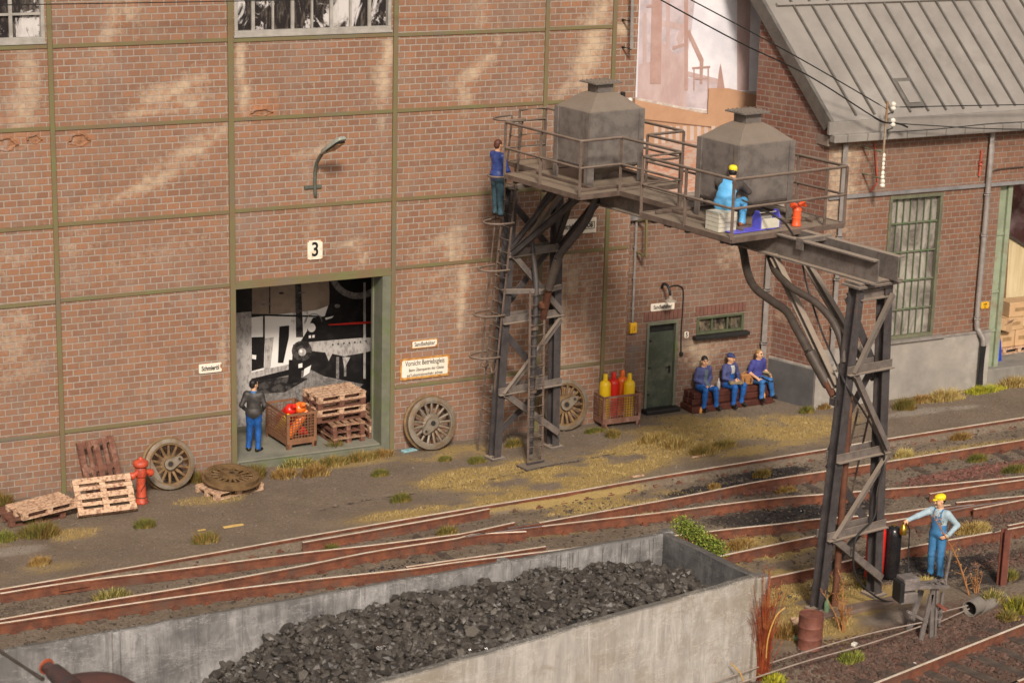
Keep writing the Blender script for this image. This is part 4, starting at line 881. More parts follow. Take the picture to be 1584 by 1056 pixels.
# tanks
def tank(uc,vc,label):
    t=thing('sand_tank',label,'tank',tuple(Q(uc,vc,PZ)),TH,group=None)
    hw,hd,z0,z1=.75,.64,.40,1.62
    def fr(cb): return [(-cb[0],-cb[1]),(cb[0],-cb[1]),(cb[0],cb[1]),(-cb[0],cb[1])]
    def loft(levels,name,par,bev=.012,sm=None):
        v=[];f=[]
        for (a_,b_,z) in levels: v+=[(x,y,z) for x,y in fr((a_,b_))]
        n=len(levels)
        for i in range(n-1):
            for k in range(4): f.append((i*4+k,i*4+(k+1)%4,(i+1)*4+(k+1)%4,(i+1)*4+k))
        f.append((3,2,1,0)); f.append(tuple((n-1)*4+k for k in range(4)))
        return MB().add(v,f).build(name,TANK,par,bevel=bev)
    loft([(hw-.12,hd-.11,z0-.09),(hw-.03,hd-.03,z0-.03),(hw,hd,z0+.03),(hw,hd,z1)],'tank_body',t)
    loft([(hw-.01,hd-.01,z1+.002),(hw-.13,hd-.11,z1+.08),(.42,.36,z1+.24),(.245,.22,z1+.34)],'tank_top',t,.008)
    loft([(.21,.19,z1+.33),(.21,.19,z1+.54)],'neck',t,.004)
    hat=MB().box((0,0,z1+.555),(.72,.62,.035)).build('cover_plate',TANK,t,bevel=.005)
    mb=MB()
    for i in range(6):
        for s in(-1,1): mb.lathe([(.018,0),(.018,.02),(.008,.028)],(-.3+.12*i,s*.27,z1+.572),n=6)
    for i in range(4):
        for s in(-1,1): mb.lathe([(.018,0),(.018,.02),(.008,.028)],(s*.32,-.16+.11*i,z1+.572),n=6)
    mb.build('bolted_rim',TANK,hat)['kind']='stuff'
    loft([(.14,.13,.03),(.20,.18,.14),(hw-.14,hd-.12,z0-.06)],'hopper',t,.006)
    MB().lathe([(.14,.0),(.14,.05)],(0,0,-.03),n=16).build('outlet_flange',STEEL,t,smooth=40)
    for sx in(-1,1):
        for sy in(-1,1):
            mb=MB(); x,y=sx*(hw+.012),sy*(hd+.012); w_=.15
            mb.box((x-sx*w_/2,y,(z1-.0)/2),(w_,.022,z1+.0)); mb.box((x,y-sy*(w_/2+.006),(z1)/2),(.022,w_-.012,z1+.0)); mb.build('corner_leg',TANK,t,bevel=.004)
    return t
tank(-.08,2.60,'square steel sand tank on the platform nearer the brick wall')
tank(.12,7.28,'square steel sand tank on the outer platform behind the seated worker')
# sand hoses
def hose(pts,r,name,mat,n=8,ns=10): return MB().tube(smoothpath(pts,n),r,ns).build(name,mat,gan,smooth=60)
hose([Q(.0,2.7,7.1),QV(918,318,2.9),QV(905,345,2.6),QV(884,372,2.1),QV(868,392,1.6),QV(864,402,1.45)],.085,'sand_hose',STEELD)
hose([QV(864,398,1.45),QV(851,438,1.15),QV(849,447,1.1)],.105,'hose_sleeve',GREYHOSE)
hose([QV(850,443,1.1),QV(843,478,.75),QV(840,492,.6)],.085,'delivery_pipe',RUSTY)
MB().lathe([(.11,0),(.13,.03),(.13,.12),(.08,.16)],tuple(QV(841,476,.75)),n=14).build('pipe_valve',RUSTY,gan,smooth=40)
hose([Q(-.1,7.3,7.0),QV(1149,385,7.4),QV(1156,420,7.8),QV(1168,445,8.3),QV(1195,466,8.9),QV(1217,482,9.4),QV(1232,508,9.9),QV(1252,545,10.4)],.085,'sand_hose',GREYHOSE)
hose([QV(1250,540,10.35),QV(1276,587,10.7),QV(1280,594,10.75)],.11,'hose_sleeve',GREYHOSE)
hose([QV(1278,590,10.75),QV(1289,612,10.95)],.075,'delivery_pipe',RUSTY)
MB().box(tuple(QV(1298,620,11.0)),(.34,.20,.14),TH).build('pipe_bracket',STEELD,gan)
hose([Q(.4,7.4,7.0),QV(1189,392,8.2),QV(1200,420,8.9),QV(1225,445,9.6),QV(1262,468,10.2),QV(1290,500,10.7),QV(1303,535,11.0),QV(1305,560,11.1)],.075,'sand_hose',GREYHOSE)
# ladders
def ladder(a,b,side,w_,n,name,mat=RAILING,label=None,r=.026,par=gan):
    a=Vector(a);b=Vector(b); s=Vector(side).normalized()*w_/2
    mb=MB().tube([a-s,b-s],r,8).tube([a+s,b+s],r,8)
    lo=mb.build(name,mat,par,smooth=60)
    for k in range(n):
        p=a+(b-a)*((k+.6)/n); MB().tube([p-s,p+s],r*.75,6).build('rung',mat,lo,smooth=60)
    return lo
lb=(G(737,698)+G(756,702))/2; 
def ladv(z): # ladder line on the left face of tower
    t=z/6.6; return Q(lg1(-1,z)-.17,.36-.10*t,z)
b0=Vector((lb.x,lb.y,0))
def lpt(z): t=z/7.3; return b0.lerp(Q(-.80,.35,7.3),t)+Vector((0,0,z-z*0)) if False else Vector((b0.x+(Q(-.80,.35,0).x-b0.x)*t,b0.y+(Q(-.80,.35,0).y-b0.y)*t,z))
lad=ladder(lpt(0),lpt(8.3),VV,.42,27,'ladder')
cage=None
for z in (2.55,3.6,4.72,5.86,6.98,8.32):
    c=lpt(z); pts=[]
    for k in range(13):
        a=math.pi*(k/12); pts.append(c+VV*(-.23*math.cos(a)*1.35)-UU*(.62*math.sin(a)**.8)+Vector((0,0,.0)))
    h_=MB().tube([c-VV*.22]+pts+[c+VV*.22],.026,8).build('safety_hoop',RAILING,gan,smooth=60)
for k in (3,9):
    a=math.pi*(k/12)
    if k==9: continue
# hand return at ladder foot
MB().tube(smoothpath([lpt(4.6)+VV*.24-UU*.02,lpt(3.2)+VV*.25-UU*.04,lpt(2.35)+VV*.25-UU*.04,lpt(2.1)+VV*.14-UU*.05,lpt(2.2)-VV*.02],5),.026,8).build('guard_rail',RAILING,gan,smooth=60)
MB().tube(smoothpath([lpt(6.9)-VV*.30-UU*.1,lpt(5)-VV*.32-UU*.1,lpt(2.6)-VV*.30-UU*.1,lpt(2.2)-VV*.2-UU*.1,lpt(2.3)-VV*.05-UU*.05],5),.022,8).build('guard_rail',RAILING,gan,smooth=60)
# front ladder + pipe of inner tower
fl=(G(817,722)+G(838,718))/2; topz=Hh(fl,832,455)
l2=ladder((fl.x,fl.y,.08),(fl.x+.12,fl.y+.35,topz),UU,.42,17,'ladder',RAILING,r=.028)
MB().box((fl.x,fl.y-.05,.03),(.85,.42,.05),TH).box((fl.x,fl.y-.02,.10),(.5,.05,.05),TH).build('base_plate',STEELD,gan,bevel=.005)
pp=(fl.x+.08,fl.y+.42); hose([(pp[0],pp[1],.05),(pp[0]+.02,pp[1],2.5),(pp[0]+.1,pp[1]+.1,4.2),(pp[0]+.18,pp[1]+.55,5.6),(pp[0]+.5,pp[1]+.0,6.7)],.07,'riser_pipe',STEELD)
MB().box(tuple(Q(-.42,.30,4.15)),(.9,.10,.10),TH-.45).box(tuple(Q(.35,.40,4.12)),(.85,.10,.10),TH+.28).build('pipe_bracket',STEEL,gan)
for z in(1.75,3.3): MB().lathe([(.12,-.05),(.12,.05)],(pp[0],pp[1],z),n=12).build('pipe_clamp',RAILING,gan)
# pipes and ladder of outer tower
q0=G(1291,937); hose([(q0.x,q0.y,0),(q0.x+.02,q0.y,3),(q0.x+.05,q0.y+.05,4.4)],.07,'riser_pipe',RUSTY)
q1=G(1268,905); q1t=Q(lg2(-1,3.5),11.2-.5,3.7)
l3=ladder((G(1279,893).x,G(1279,893).y,0),tuple(QV(1338,628,10.75)),UU,.36,14,'ladder',RAILING,r=.022)
# hanging cable with lamp of the outer tower
cab=[QV(1147,309,8.3),QV(1165,317,8.5),QV(1200,335,9.1),QV(1218,350,9.2),QV(1236,385,9.3),QV(1248,440,9.7),QV(1270,510,10.3),QV(1292,560,10.9),QV(1312,600,11.35),QV(1338,640,11.4),QV(1364,690,11.42),QV(1367,715,11.42),QV(1357,760,11.42),QV(1352,800,11.5),QV(1325,830,11.5),QV(1320,865,11.55),QV(1325,892,11.6),QV(1345,915,11.7),G(1370,929,.1),G(1398,930,.04),G(1405,927,.02)]
o=MB().tube(smoothpath(cab,6),.022,6).build('air_cable',RUBBER,None,smooth=60); tag(o,'black cable hanging from the outer platform down the outer tower to the ground','cable')
# ================================================================== COAL BUNKER
bk=thing('coal_bunker','long grey concrete coal bunker with panel joints in the foreground','bunker',(0,0,0))
BT=2.0
BRc,FRc=G(1030,820,BT),G(1178,890,BT); BLc=G(0,1003,BT); BLc=BRc+(BLc-BRc)*1.25; MIDc=G(778,865,BT); FLc=G(590,1056,BT); FLc=FRc+(FLc-FRc)*1.6
def wallseg(a,b,th,inner,name='wall_panel',mat=CONCD,z0=-.2,z1=BT,matn=None):
    a=Vector((a.x,a.y,0));b=Vector((b.x,b.y,0)); d=(b-a); L=d.length; d.normalize(); n=Vector((d.y,-d.x,0))*inner
    k=max(2,int(L/.35)); v=[];f=[]
    for i in range(k+1):
        p=a+d*(L*i/k); w_=.012*math.sin(i*1.7)+random.uniform(-.006,.006); t_=random.uniform(-.008,.008)
        for off,z in((0,z0),(0,z1-.02+t_),(.02,z1+t_),(th-.02,z1+t_),(th,z1-.02+t_),(th,z0)): v.append(p+n*(off+w_)+Vector((0,0,z)))
    for i in range(k):
        for j in range(5): f.append((i*6+j,i*6+j+1,(i+1)*6+j+1,(i+1)*6+j))
    f.append(tuple(range(5,-1,-1))); f.append(tuple(k*6+j for j in range(6)))
    m_=MB().add(v,f); o=m_.build(name,mat,bk)
    bm=bmesh.new(); bm.from_mesh(o.data); bmesh.ops.recalc_face_normals(bm,faces=bm.faces); bm.to_mesh(o.data); bm.free(); return o
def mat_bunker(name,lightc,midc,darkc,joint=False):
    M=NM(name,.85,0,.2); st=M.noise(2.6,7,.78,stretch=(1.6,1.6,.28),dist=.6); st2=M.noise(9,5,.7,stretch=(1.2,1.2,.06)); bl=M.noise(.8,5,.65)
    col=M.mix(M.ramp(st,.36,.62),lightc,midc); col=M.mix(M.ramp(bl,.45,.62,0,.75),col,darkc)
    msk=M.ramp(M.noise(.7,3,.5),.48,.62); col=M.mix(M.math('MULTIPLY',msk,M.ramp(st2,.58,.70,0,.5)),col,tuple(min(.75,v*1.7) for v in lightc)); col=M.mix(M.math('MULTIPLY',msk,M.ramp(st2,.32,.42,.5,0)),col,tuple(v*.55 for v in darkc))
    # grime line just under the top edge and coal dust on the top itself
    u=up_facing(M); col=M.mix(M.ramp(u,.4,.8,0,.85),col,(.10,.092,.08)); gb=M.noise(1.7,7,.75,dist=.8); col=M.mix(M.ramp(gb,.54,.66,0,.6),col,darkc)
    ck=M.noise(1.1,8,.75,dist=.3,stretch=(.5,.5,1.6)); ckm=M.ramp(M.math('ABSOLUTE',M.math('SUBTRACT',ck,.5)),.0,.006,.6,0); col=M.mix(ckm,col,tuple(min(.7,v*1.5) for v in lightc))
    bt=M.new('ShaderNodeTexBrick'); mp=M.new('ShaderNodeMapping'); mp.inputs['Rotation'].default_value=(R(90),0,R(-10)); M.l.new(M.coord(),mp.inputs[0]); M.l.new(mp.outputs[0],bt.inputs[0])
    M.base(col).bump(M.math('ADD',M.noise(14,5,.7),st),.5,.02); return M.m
BKI=mat_bunker('bunker_inner',(.37,.355,.34),(.17,.163,.156),(.10,.096,.092)); BKO=mat_bunker('bunker_outer',(.46,.43,.385),(.30,.275,.245),(.25,.215,.165)); BKE=mat_bunker('bunker_end_shaded',(.17,.163,.155),(.085,.082,.08),(.05,.048,.047))  # end wall concrete darkened, the shade of that side put into its colour
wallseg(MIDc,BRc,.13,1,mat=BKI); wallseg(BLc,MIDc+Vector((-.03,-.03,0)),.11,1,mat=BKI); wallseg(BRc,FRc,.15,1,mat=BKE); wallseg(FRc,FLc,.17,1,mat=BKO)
for p,s in((MIDc,.20),(BRc,.22),(FRc,.30),(G(178,975,BT),.14)):
    MB().box((p.x+(.0 if s<.3 else -.02),p.y-(.02 if s<.3 else -.02),.93),(s,s*1.0,2.18),.03).build('corner_post',BKI if s<.3 else BKO,bk,bevel=.03)
# ribs on the panels
for k in range(16):
    t=random.uniform(.03,.97); p=MIDc.lerp(BRc,t); MB().box((p.x,p.y-.15,.9),(.02,.02,2.1)).build('formwork_rib',BKI,bk)
for k in range(5):
    p=BLc.lerp(MIDc,.35+.12*k); MB().box((p.x,p.y-.13,.9),(.025,.02,2.1)).build('formwork_rib',BKI,bk)
# moss and lime bands
def heap(x,y):
    h=np.interp(x,[-8,-6.2,-4.8,-3.6,-2,0,1.5,3,4.0,4.6],[.45,.65,1.05,1.52,1.66,1.72,1.70,1.55,1.25,1.1])
    yb=np.interp(x,[BLc.x,MIDc.x,BRc.x],[BLc.y,MIDc.y,BRc.y]); yf=np.interp(x,[FLc.x,FRc.x],[FLc.y,FRc.y])
    t=(yb-y)/np.maximum(yb-yf,.1); h=h+.22*np.sin(np.clip(t,0,1)*math.pi)-.10*(1-t)+.06*t*np.clip((x+6)/3,0,1)
    return h+(fbm(x*1.6,y*1.6,4,31)-.5)*.42+(fbm(x*5,y*5,3,32)-.5)*.26
def inb(n,dx=.0):
    x=rng.uniform(-7.6,4.55,n); yb=np.interp(x,[BLc.x,MIDc.x,BRc.x],[BLc.y,MIDc.y,BRc.y]); yf=np.interp(x,[FLc.x,FRc.x],[FLc.y,FRc.y]); t=rng.uniform(.02,.98,n)
    y=yb-.14-(yb-yf-.30)*t; e=np.interp(t,[0,1],[BRc.x,FRc.x])-.18; k=x<e; x=x[k];y=y[k]; return np.stack([x,y,heap(x,y)],1)
xs=np.arange(-8,4.8,.09); rows=[]
NT=36
for x in xs:
    yb=np.interp(x,[BLc.x,MIDc.x,BRc.x],[BLc.y,MIDc.y,BRc.y])-.06; yf=np.interp(x,[FLc.x,FRc.x],[FLc.y,FRc.y])+.06
    t=np.linspace(0,1,NT); y=yb+(yf-yb)*t; xe=np.minimum(x,np.interp(t,[0,1],[BRc.x,FRc.x])-.05); rows.append(np.stack([xe,y,heap(xe,y)-.03],1))
V=np.array(rows); I=np.arange(len(xs)*NT).reshape(len(xs),NT); Fq=np.stack([I[:-1,1:],I[1:,1:],I[1:,:-1],I[:-1,:-1]],-1).reshape(-1,4)
me=bpy.data.meshes.new('coal_heap'); me.from_pydata(V.reshape(-1,3).tolist(),[],Fq.tolist()); me.materials.append(simple('coal_gap_shade',(.022,.019,.017),None,.8,sc=8)); o=bpy.data.objects.new('coal_heap',me); COL.objects.link(o); tag(o,'body of coal filling the concrete bunker, darkened as shade between the lumps','coal',kind='stuff')  # heap darker than the lumps, shade in the gaps painted into its colour
stones('coal_lumps','rough grey-black lumps of coal heaped in the concrete bunker','coal',15000,lambda n:inb(n),COALM,.022,.078,.7)
stones('coal_slack','larger broken coal pieces on top of the bunker heap','coal',2200,lambda n:inb(n)+np.array([0,0,.035]),COALM,.06,.125,.55)
# ================================================================== PALLETS
def make_pallet(label,mat,mat2=None):
    t=thing('pallet',label,'pallet'); Lx,Ly=1.30,.86; mat2=mat2 or mat
    mb=MB()
    for k,(y,w_) in enumerate(((-.365,.13),(-.185,.09),(0,.13),(.185,.09),(.365,.13))): mb.box((0,y,.153),(Lx,w_,.024))
    for x in(-.58,0,.58): mb.box((x,0,.129),(.13,Ly,.023))
    mb.build('deck',mat,t)
    for x in(-.58,0,.58):
        for y in(-.36,0,.36): MB().box((x,y,.0705),(.13,.11,.093)).build('block',mat2,t)
    for y in(-.36,0,.36): MB().box((0,y,.012),(Lx,.105,.023)).build('runner',mat2,t)
    return t
pL=make_pallet('pale wooden pallet lying flat at the far left foot of the brick wall',WOODL)
pD=make_pallet('dark brown pallet half hidden under the pale pallet at the far left',WOODD)
pM=make_pallet('mid brown pallet at the bottom of the front stack inside the gateway',WOODM,WOODD)
p=G(28,812); a=R(12)
cx=Vector((-4.98,-1.42,0)); pD.location=(cx.x-.22,cx.y+.14,.01); pD.rotation_euler=(R(2),R(2),a-R(4))
pL.location=(cx.x,cx.y,.19); pL.rotation_euler=(R(-3),R(-2),a)
Mr=Matrix.Rotation(R(-2),3,'Z')@Matrix.Rotation(R(48),3,'X')
c=G(168,799); c2=dupt(pL,'pale wooden pallet propped at a slant in front of the brown pallet near the hydrant',(c.x,c.y+.36,.34),rot=Mr.to_euler())
Mr=Matrix.Rotation(R(2),3,'Z')@Matrix.Rotation(R(72),3,'X')@Matrix.Rotation(R(90+5),3,'Z')
q=W(141,725); dupt(pD,'dark brown pallet standing on its short end against the brick wall',(q.x+.06,-.42,.64),rot=Mr.to_euler())
c=G(357,748,.16); dupt(pL,'light weathered pallet carrying the rusty wheel that lies flat',(c.x-.03,c.y,.0),rz=R(14)); PC=c
def stack(x,y,rz,n,mats,z,labs):
    for k in range(n):
        src=mats[k]; dupt(src,labs[k],(x+random.uniform(-.02,.02),y+random.uniform(-.02,.02),z+k*.167),rz=rz+R(random.uniform(-1.5,1.5)),group='pallets stacked in the gateway')
s0=G(513,688,.18); s1=G(565,682,.18); 
sc_=Vector((s0.x+.42,s0.y+.62,0)); ZF=.18
top_l=Hh(s0,503,612); nlow=3; ntop=4
# front lower stack (short side forward)
pM['group']='pallets stacked in the gateway'; pM.location=(sc_.x,sc_.y,ZF); pM.rotation_euler=(0,0,R(93))
for k in range(1,nlow): dupt([pM,pD][k%2],['','dark pallet second from the floor in the front lower stack inside the gateway','mid brown pallet third from the floor in the front lower stack inside the gateway'][k],(sc_.x,sc_.y,ZF+k*.167),rz=R(93+random.uniform(-2,2)),group='pallets stacked in the gateway')
rc=Vector((sc_.x+1.0,sc_.y+.12,0))
for k in range(3): dupt([pD,pL,pM][k],['dark pallet on the floor in the right hand stack by the door jamb','pale pallet in the middle of the right hand stack by the door jamb','brown pallet on top of the right hand stack by the door jamb'][k],(rc.x,rc.y,ZF+k*.167),rz=R(91+k),group='pallets stacked in the gateway')
for k in range(ntop): dupt([pD,pL,pD,pL][k],['dark pallet directly on the lower stack under three more in the gateway','pale pallet second of the four on the upper stack in the gateway','dark pallet just below the topmost pallet in the gateway','pale pallet on the very top of the high stack in the gateway'][k],(sc_.x-.08,sc_.y+.05,ZF+(3+k)*.167),rz=R(3+k*.8),group='pallets stacked in the gateway')
# ================================================================== WHEELS
def make_wheel(label,Rr,ns,mat,hubmat,loc,rotm,lobe,cw=False,solid=False):
    t=thing('locomotive_wheel',label,'wheel',loc,rot=rotm.to_euler())
    # local: axis +z points to the viewer
    tyre=MB().lathe([(Rr*.86,-.07),(Rr*1.0,-.07),(Rr*1.0,.07),(Rr*.87,.085),(Rr*.84,.085),(Rr*.84,-.07)],n=56,closed=True).build('tyre',mat,t,smooth=35)
    MB().lathe([(Rr*1.0,-.13),(Rr*1.075,-.12),(Rr*1.075,-.085),(Rr*1.0,-.066),(Rr*.86,-.066),(Rr*.86,-.13)],n=56,closed=True).build('flange',RUSTW,t,smooth=35)
    MB().lathe([(Rr*.77,-.05),(Rr*.84,-.05),(Rr*.84,.06),(Rr*.77,.06)],n=56,closed=True).build('rim',hubmat,t,smooth=35)
    n=28; ca,sa_=math.cos(lobe),math.sin(lobe); r1,r2,dd=Rr*.23,Rr*.13,Rr*.42
    pts=[]
    for k in range(n):
        a=2*math.pi*k/n; x,y=(math.cos(a)*r1,math.sin(a)*r1)
        pts.append((x,y))
    for k in range(n):
        a=2*math.pi*k/n; pts.append((ca*dd+math.cos(a)*r2,sa_*dd+math.sin(a)*r2))
    bm=bmesh.new(); vs=[bm.verts.new((x,y,z)) for z in(-.03,.11) for x,y in pts]; bmesh.ops.convex_hull(bm,input=vs)
    bmesh.ops.delete(bm,geom=[v for v in bm.verts if not v.link_faces],context='VERTS')
    me=bpy.data.meshes.new('hub'); bm.to_mesh(me); bm.free(); me.materials.append(GREYW if not solid else hubmat); hub=bpy.data.objects.new('hub',me); COL.objects.link(hub); hub.parent=t
    MB().lathe([(Rr*.10,.0),(Rr*.10,.113)],n=20).build('axle_bore',BLACKM,hub); MB().lathe([(Rr*.05,.0),(Rr*.05,.113)],(ca*dd,sa_*dd,0),n=14).build('crank_bore',BLACKM,hub)
    for r_,c_ in((Rr*.13,(0,0,0)),(Rr*.075,(ca*dd,sa_*dd,0))): MB().lathe([(r_*.8,.112),(r_,.112),(r_*1.0,.12),(r_*.8,.12)],c_,n=20,closed=True).build('bore_rim',hubmat,hub,smooth=40)
    for k in range(ns):
        a=2*math.pi*(k+.5)/ns+lobe; d=Vector((math.cos(a),math.sin(a),0))
        MB().tube([d*Rr*.15,d*Rr*.5,d*Rr*.80],[.042,.032,.036],8).build('spoke',hubmat,t,smooth=60)
    if cw:
        a0=lobe+math.pi; poly=[]
        for k in range(15): a=a0-.75+1.5*k/14; poly.append((math.cos(a)*Rr*.80,math.sin(a)*Rr*.80))
        MB().plate(poly,.10,Matrix.Translation((0,0,-.03))).build('counterweight',GREYW,t)
    return t
def leanm(yaw,lean): # axis +z -> faces -Y rotated yaw, leaning back
    return Matrix.Rotation(yaw,3,'Z')@Matrix.Rotation(R(90)-lean,3,'X')
c=G(268,768); make_wheel('spoked wheel with pale crank boss and counterweight leaning beside the red hydrant',.575,14,GREYW,RUSTW,(-1.82,-.62,.58),leanm(0,R(16)),R(22),cw=True)
c=W(668,658,-.35); make_wheel('grey spoked wheel leaning on the wall right of the gateway, crank boss pointing down',.64,17,GREYW,GREYW,(c.x,-.32,.66),leanm(0,R(13)),R(222))
c=W(877,628,-.3); make_wheel('dusty brown spoked wheel leaning on the wall behind the inner gantry tower',.64,18,GREYW,RUSTW,(c.x,-.18,.66),leanm(0,R(12)),R(25))
make_wheel('rusty orange wheel lying flat on a pallet left of the gateway',.62,16,RUSTW,RUSTW,(PC.x+.03,PC.y+.02,.34),Matrix.Rotation(R(5),3,'X')@Matrix.Rotation(R(3),3,'Y'),R(120),solid=True).scale=(1,1,.72)
# ================================================================== HYDRANT
def hydrant(loc,s,mat,label,rz=0.,name='fire_hydrant',down=RUSTY):
    t=thing(name,label,'hydrant',loc,rz); t.scale=(s,s,s)
    MB().lathe([(.155,0),(.16,.03),(.135,.05),(.13,.10),(.115,.13),(.10,.45),(.098,.60)],n=24).build('base_column',mat,t,smooth=50)
    b=MB().lathe([(.098,.60),(.125,.62),(.13,.66),(.13,.80),(.12,.83),(.10,.85)],n=24).build('barrel_head',mat,t,smooth=50)
    MB().lathe([(.11,.84),(.16,.86),(.175,.90),(.17,.96),(.12,1.0),(.05,1.02),(.04,1.06),(.03,1.07)],n=24).build('bonnet',mat,t,smooth=50)
    for s_ in(-1,1):
        o=MB().lathe([(.055,0),(.06,.14),(.085,.145),(.09,.21),(.07,.23),(.03,.235)],(0,0,0),n=16).build('outlet_cap',mat,t,smooth=50)
        o.location=(s_*.06,-.02,.74); o.rotation_euler=(0,s_*R(112),0)
    MB().lathe([(.112,.12),(.118,.13),(.118,.15),(.112,.16)],n=20,closed=True).build('collar',down,t,smooth=50)
    MB().tube(smoothpath([(.10,-.08,.66),(.07,-.13,.60),(.03,-.12,.45),(-.03,-.11,.36),(-.06,-.10,.30)],5),.008,5).build('chain',BLACKM,t)
    return t
g=G(219,777); hydrant((g.x,g.y,0),1.0,REDH,'old red fire hydrant with two capped outlets standing left of the spoked wheel',R(10))
# ================================================================== CRATES AND CYLINDERS
def make_crate(label,sx,sy,h,mat,loc,rz):
    t=thing('mesh_crate',label,'crate',loc,rz); f=.13
    MB().box((0,0,f+.02),(sx-.04,sy-.04,.04)).build('base',mat,t)
    for x in(-1,1):
        for y in(-1,1):
            mb=MB(); X,Y=x*sx/2,y*sy/2; mb.box((X-x*.035,Y-y*.006,h/2),(.07,.012,h)); mb.box((X-x*.006,Y-y*.035-y*.006,h/2),(.012,.058,h)); mb.box((X-x*.06,Y-y*.01,.07),(.12,.02,.13)); mb.build('corner_post',mat,t)
    for (ax,s,L) in((0,-1,sx),(0,1,sx),(1,-1,sy),(1,1,sy)):
        mb=MB(); off=(sy if ax==0 else sx)/2*s-s*.010
        def bx(u,z,du,dz):
            if ax==0: mb.box((u,off,z),(du,.012,dz))
            else: mb.box((off,u,z),(.012,du,dz))
        bx(0,h-.03,L-.14,.06); mb.build('top_rail',mat,t); mb=MB(); bx(0,f+.05,L-.14,.14); mb.build('bottom_rail',mat,t)
        mb=MB(); n=int((L-.14)/.072); 
        for k in range(1,n): bx(-(L-.14)/2+(L-.14)*k/n,(h-.06+f+.12)/2,.015,h-.18-f)
        m_=int((h-.18-f)/.072)
        for k in range(1,m_+1):
            z=f+.12+(h-.18-f)*k/(m_+1)
            if ax==0: mb.box((0,off+s*.003,z),(L-.14,.010,.014))
            else: mb.box((off+s*.003,0,z),(.010,L-.14,.014))
        if h>.95 or True: mb.build('wire_mesh',mat,t)
    return t
def make_cyl(label,mat,loc,rot=(0,0,0),r=.145,h=1.15,group=None):
    t=thing('gas_cylinder',label,'gas cylinder',loc,rot=rot,group=group)
    MB().lathe([(r*.9,0),(r,.02),(r,h*.74),(r*.95,h*.79),(r*.75,h*.83),(r*.42,h*.855)],n=24).build('cylinder_body',mat,t,smooth=50)
    MB().lathe([(r*.42,h*.85),(r*.42,h*.97),(r*.34,h),(r*.1,h*1.005)],n=16).build('valve_cap',mat,t,smooth=50)
    return t
gA,gB,gC=G(932,663),G(991,657),G(908,648)
make_crate('brown steel mesh crate of upright gas cylinders beside the green door',1.08,.82,.84,CRATER,((gA.x+gB.x)/2,(gA.y+gB.y)/2+.41,0),R(-1))
cb=Vector(((gA.x+gB.x)/2,(gA.y+gB.y)/2+.41,.17))
make_cyl('yellow gas cylinder at the left of the crate by the green door',YEL,(cb.x-.30,cb.y-.02,cb.z))
make_cyl('red gas cylinder second from left in the crate by the green door',REDC,(cb.x-.02,cb.y+.04,cb.z))
make_cyl('orange gas cylinder at the back of the crate by the green door',ORC,(cb.x+.28,cb.y+.12,cb.z))
make_cyl('yellow gas cylinder at the right front of the crate by the green door',YEL,(cb.x+.30,cb.y-.20,cb.z))
gA,gB,gC=G(445,697,.18),G(487,689,.18),G(409,672,.18)
k1=Vector(((gA.x+gB.x)/2-.02,(gA.y+gB.y)/2+.62,.18))
make_crate('brown steel mesh crate of jumbled gas cylinders behind the man in the dark jacket',.78,1.22,.88,CRATEM,tuple(k1),R(4))
def lay(label,mat,a,b,r=.125):
    a=Vector(a);b=Vector(b); d=(b-a); h=d.length; make_cyl(label,mat,tuple(k1+a),d.to_track_quat('Z','Y').to_euler(),r=r,h=h)
lay('red gas cylinder tipped towards the viewer in the gateway crate',REDC,(-.12,.50,.40),(-.02,-.30,.98),.145)
lay('orange gas cylinder tipped towards the viewer in the gateway crate',ORC,(.18,.52,.42),(.22,-.26,.98),.145)
lay('orange gas cylinder lying slanted behind the mesh of the gateway crate',ORC,(-.24,-.42,.27),(.26,-.40,.86),.10)
lay('yellow gas cylinder low at the left in the gateway crate',YEL,(-.22,.3,.2),(-.20,-.35,.78),.11)
lay('red gas cylinder at the bottom right of the gateway crate',REDC,(.12,.5,.28),(.2,-.5,.33),.12)
# ================================================================== TIMBER BENCH
bA=G(1070,641); bB=G(1196,622)
t=thing('timber_stack','stack of dark red-brown timbers used as a bench under the small window','bench',(0,0,0))
bx0,bx1=12.42,14.95
ang=math.atan2(bB.y-bA.y,bB.x-bA.x)*.0
for lay_,ys in enumerate((( -.18,.055,.25),(-.055,.19),(-.06,.185))):
    for y in ys:
        j=random.uniform(-.04,.04); MB().box(((bx0+bx1)/2+j-.05*(lay_==0),y,.085+lay_*.172),(bx1-bx0,.225,.163),random.uniform(-.006,.006)).build('timber',TIMBER,t,bevel=.02)
SEAT=.085+2*.172+.082
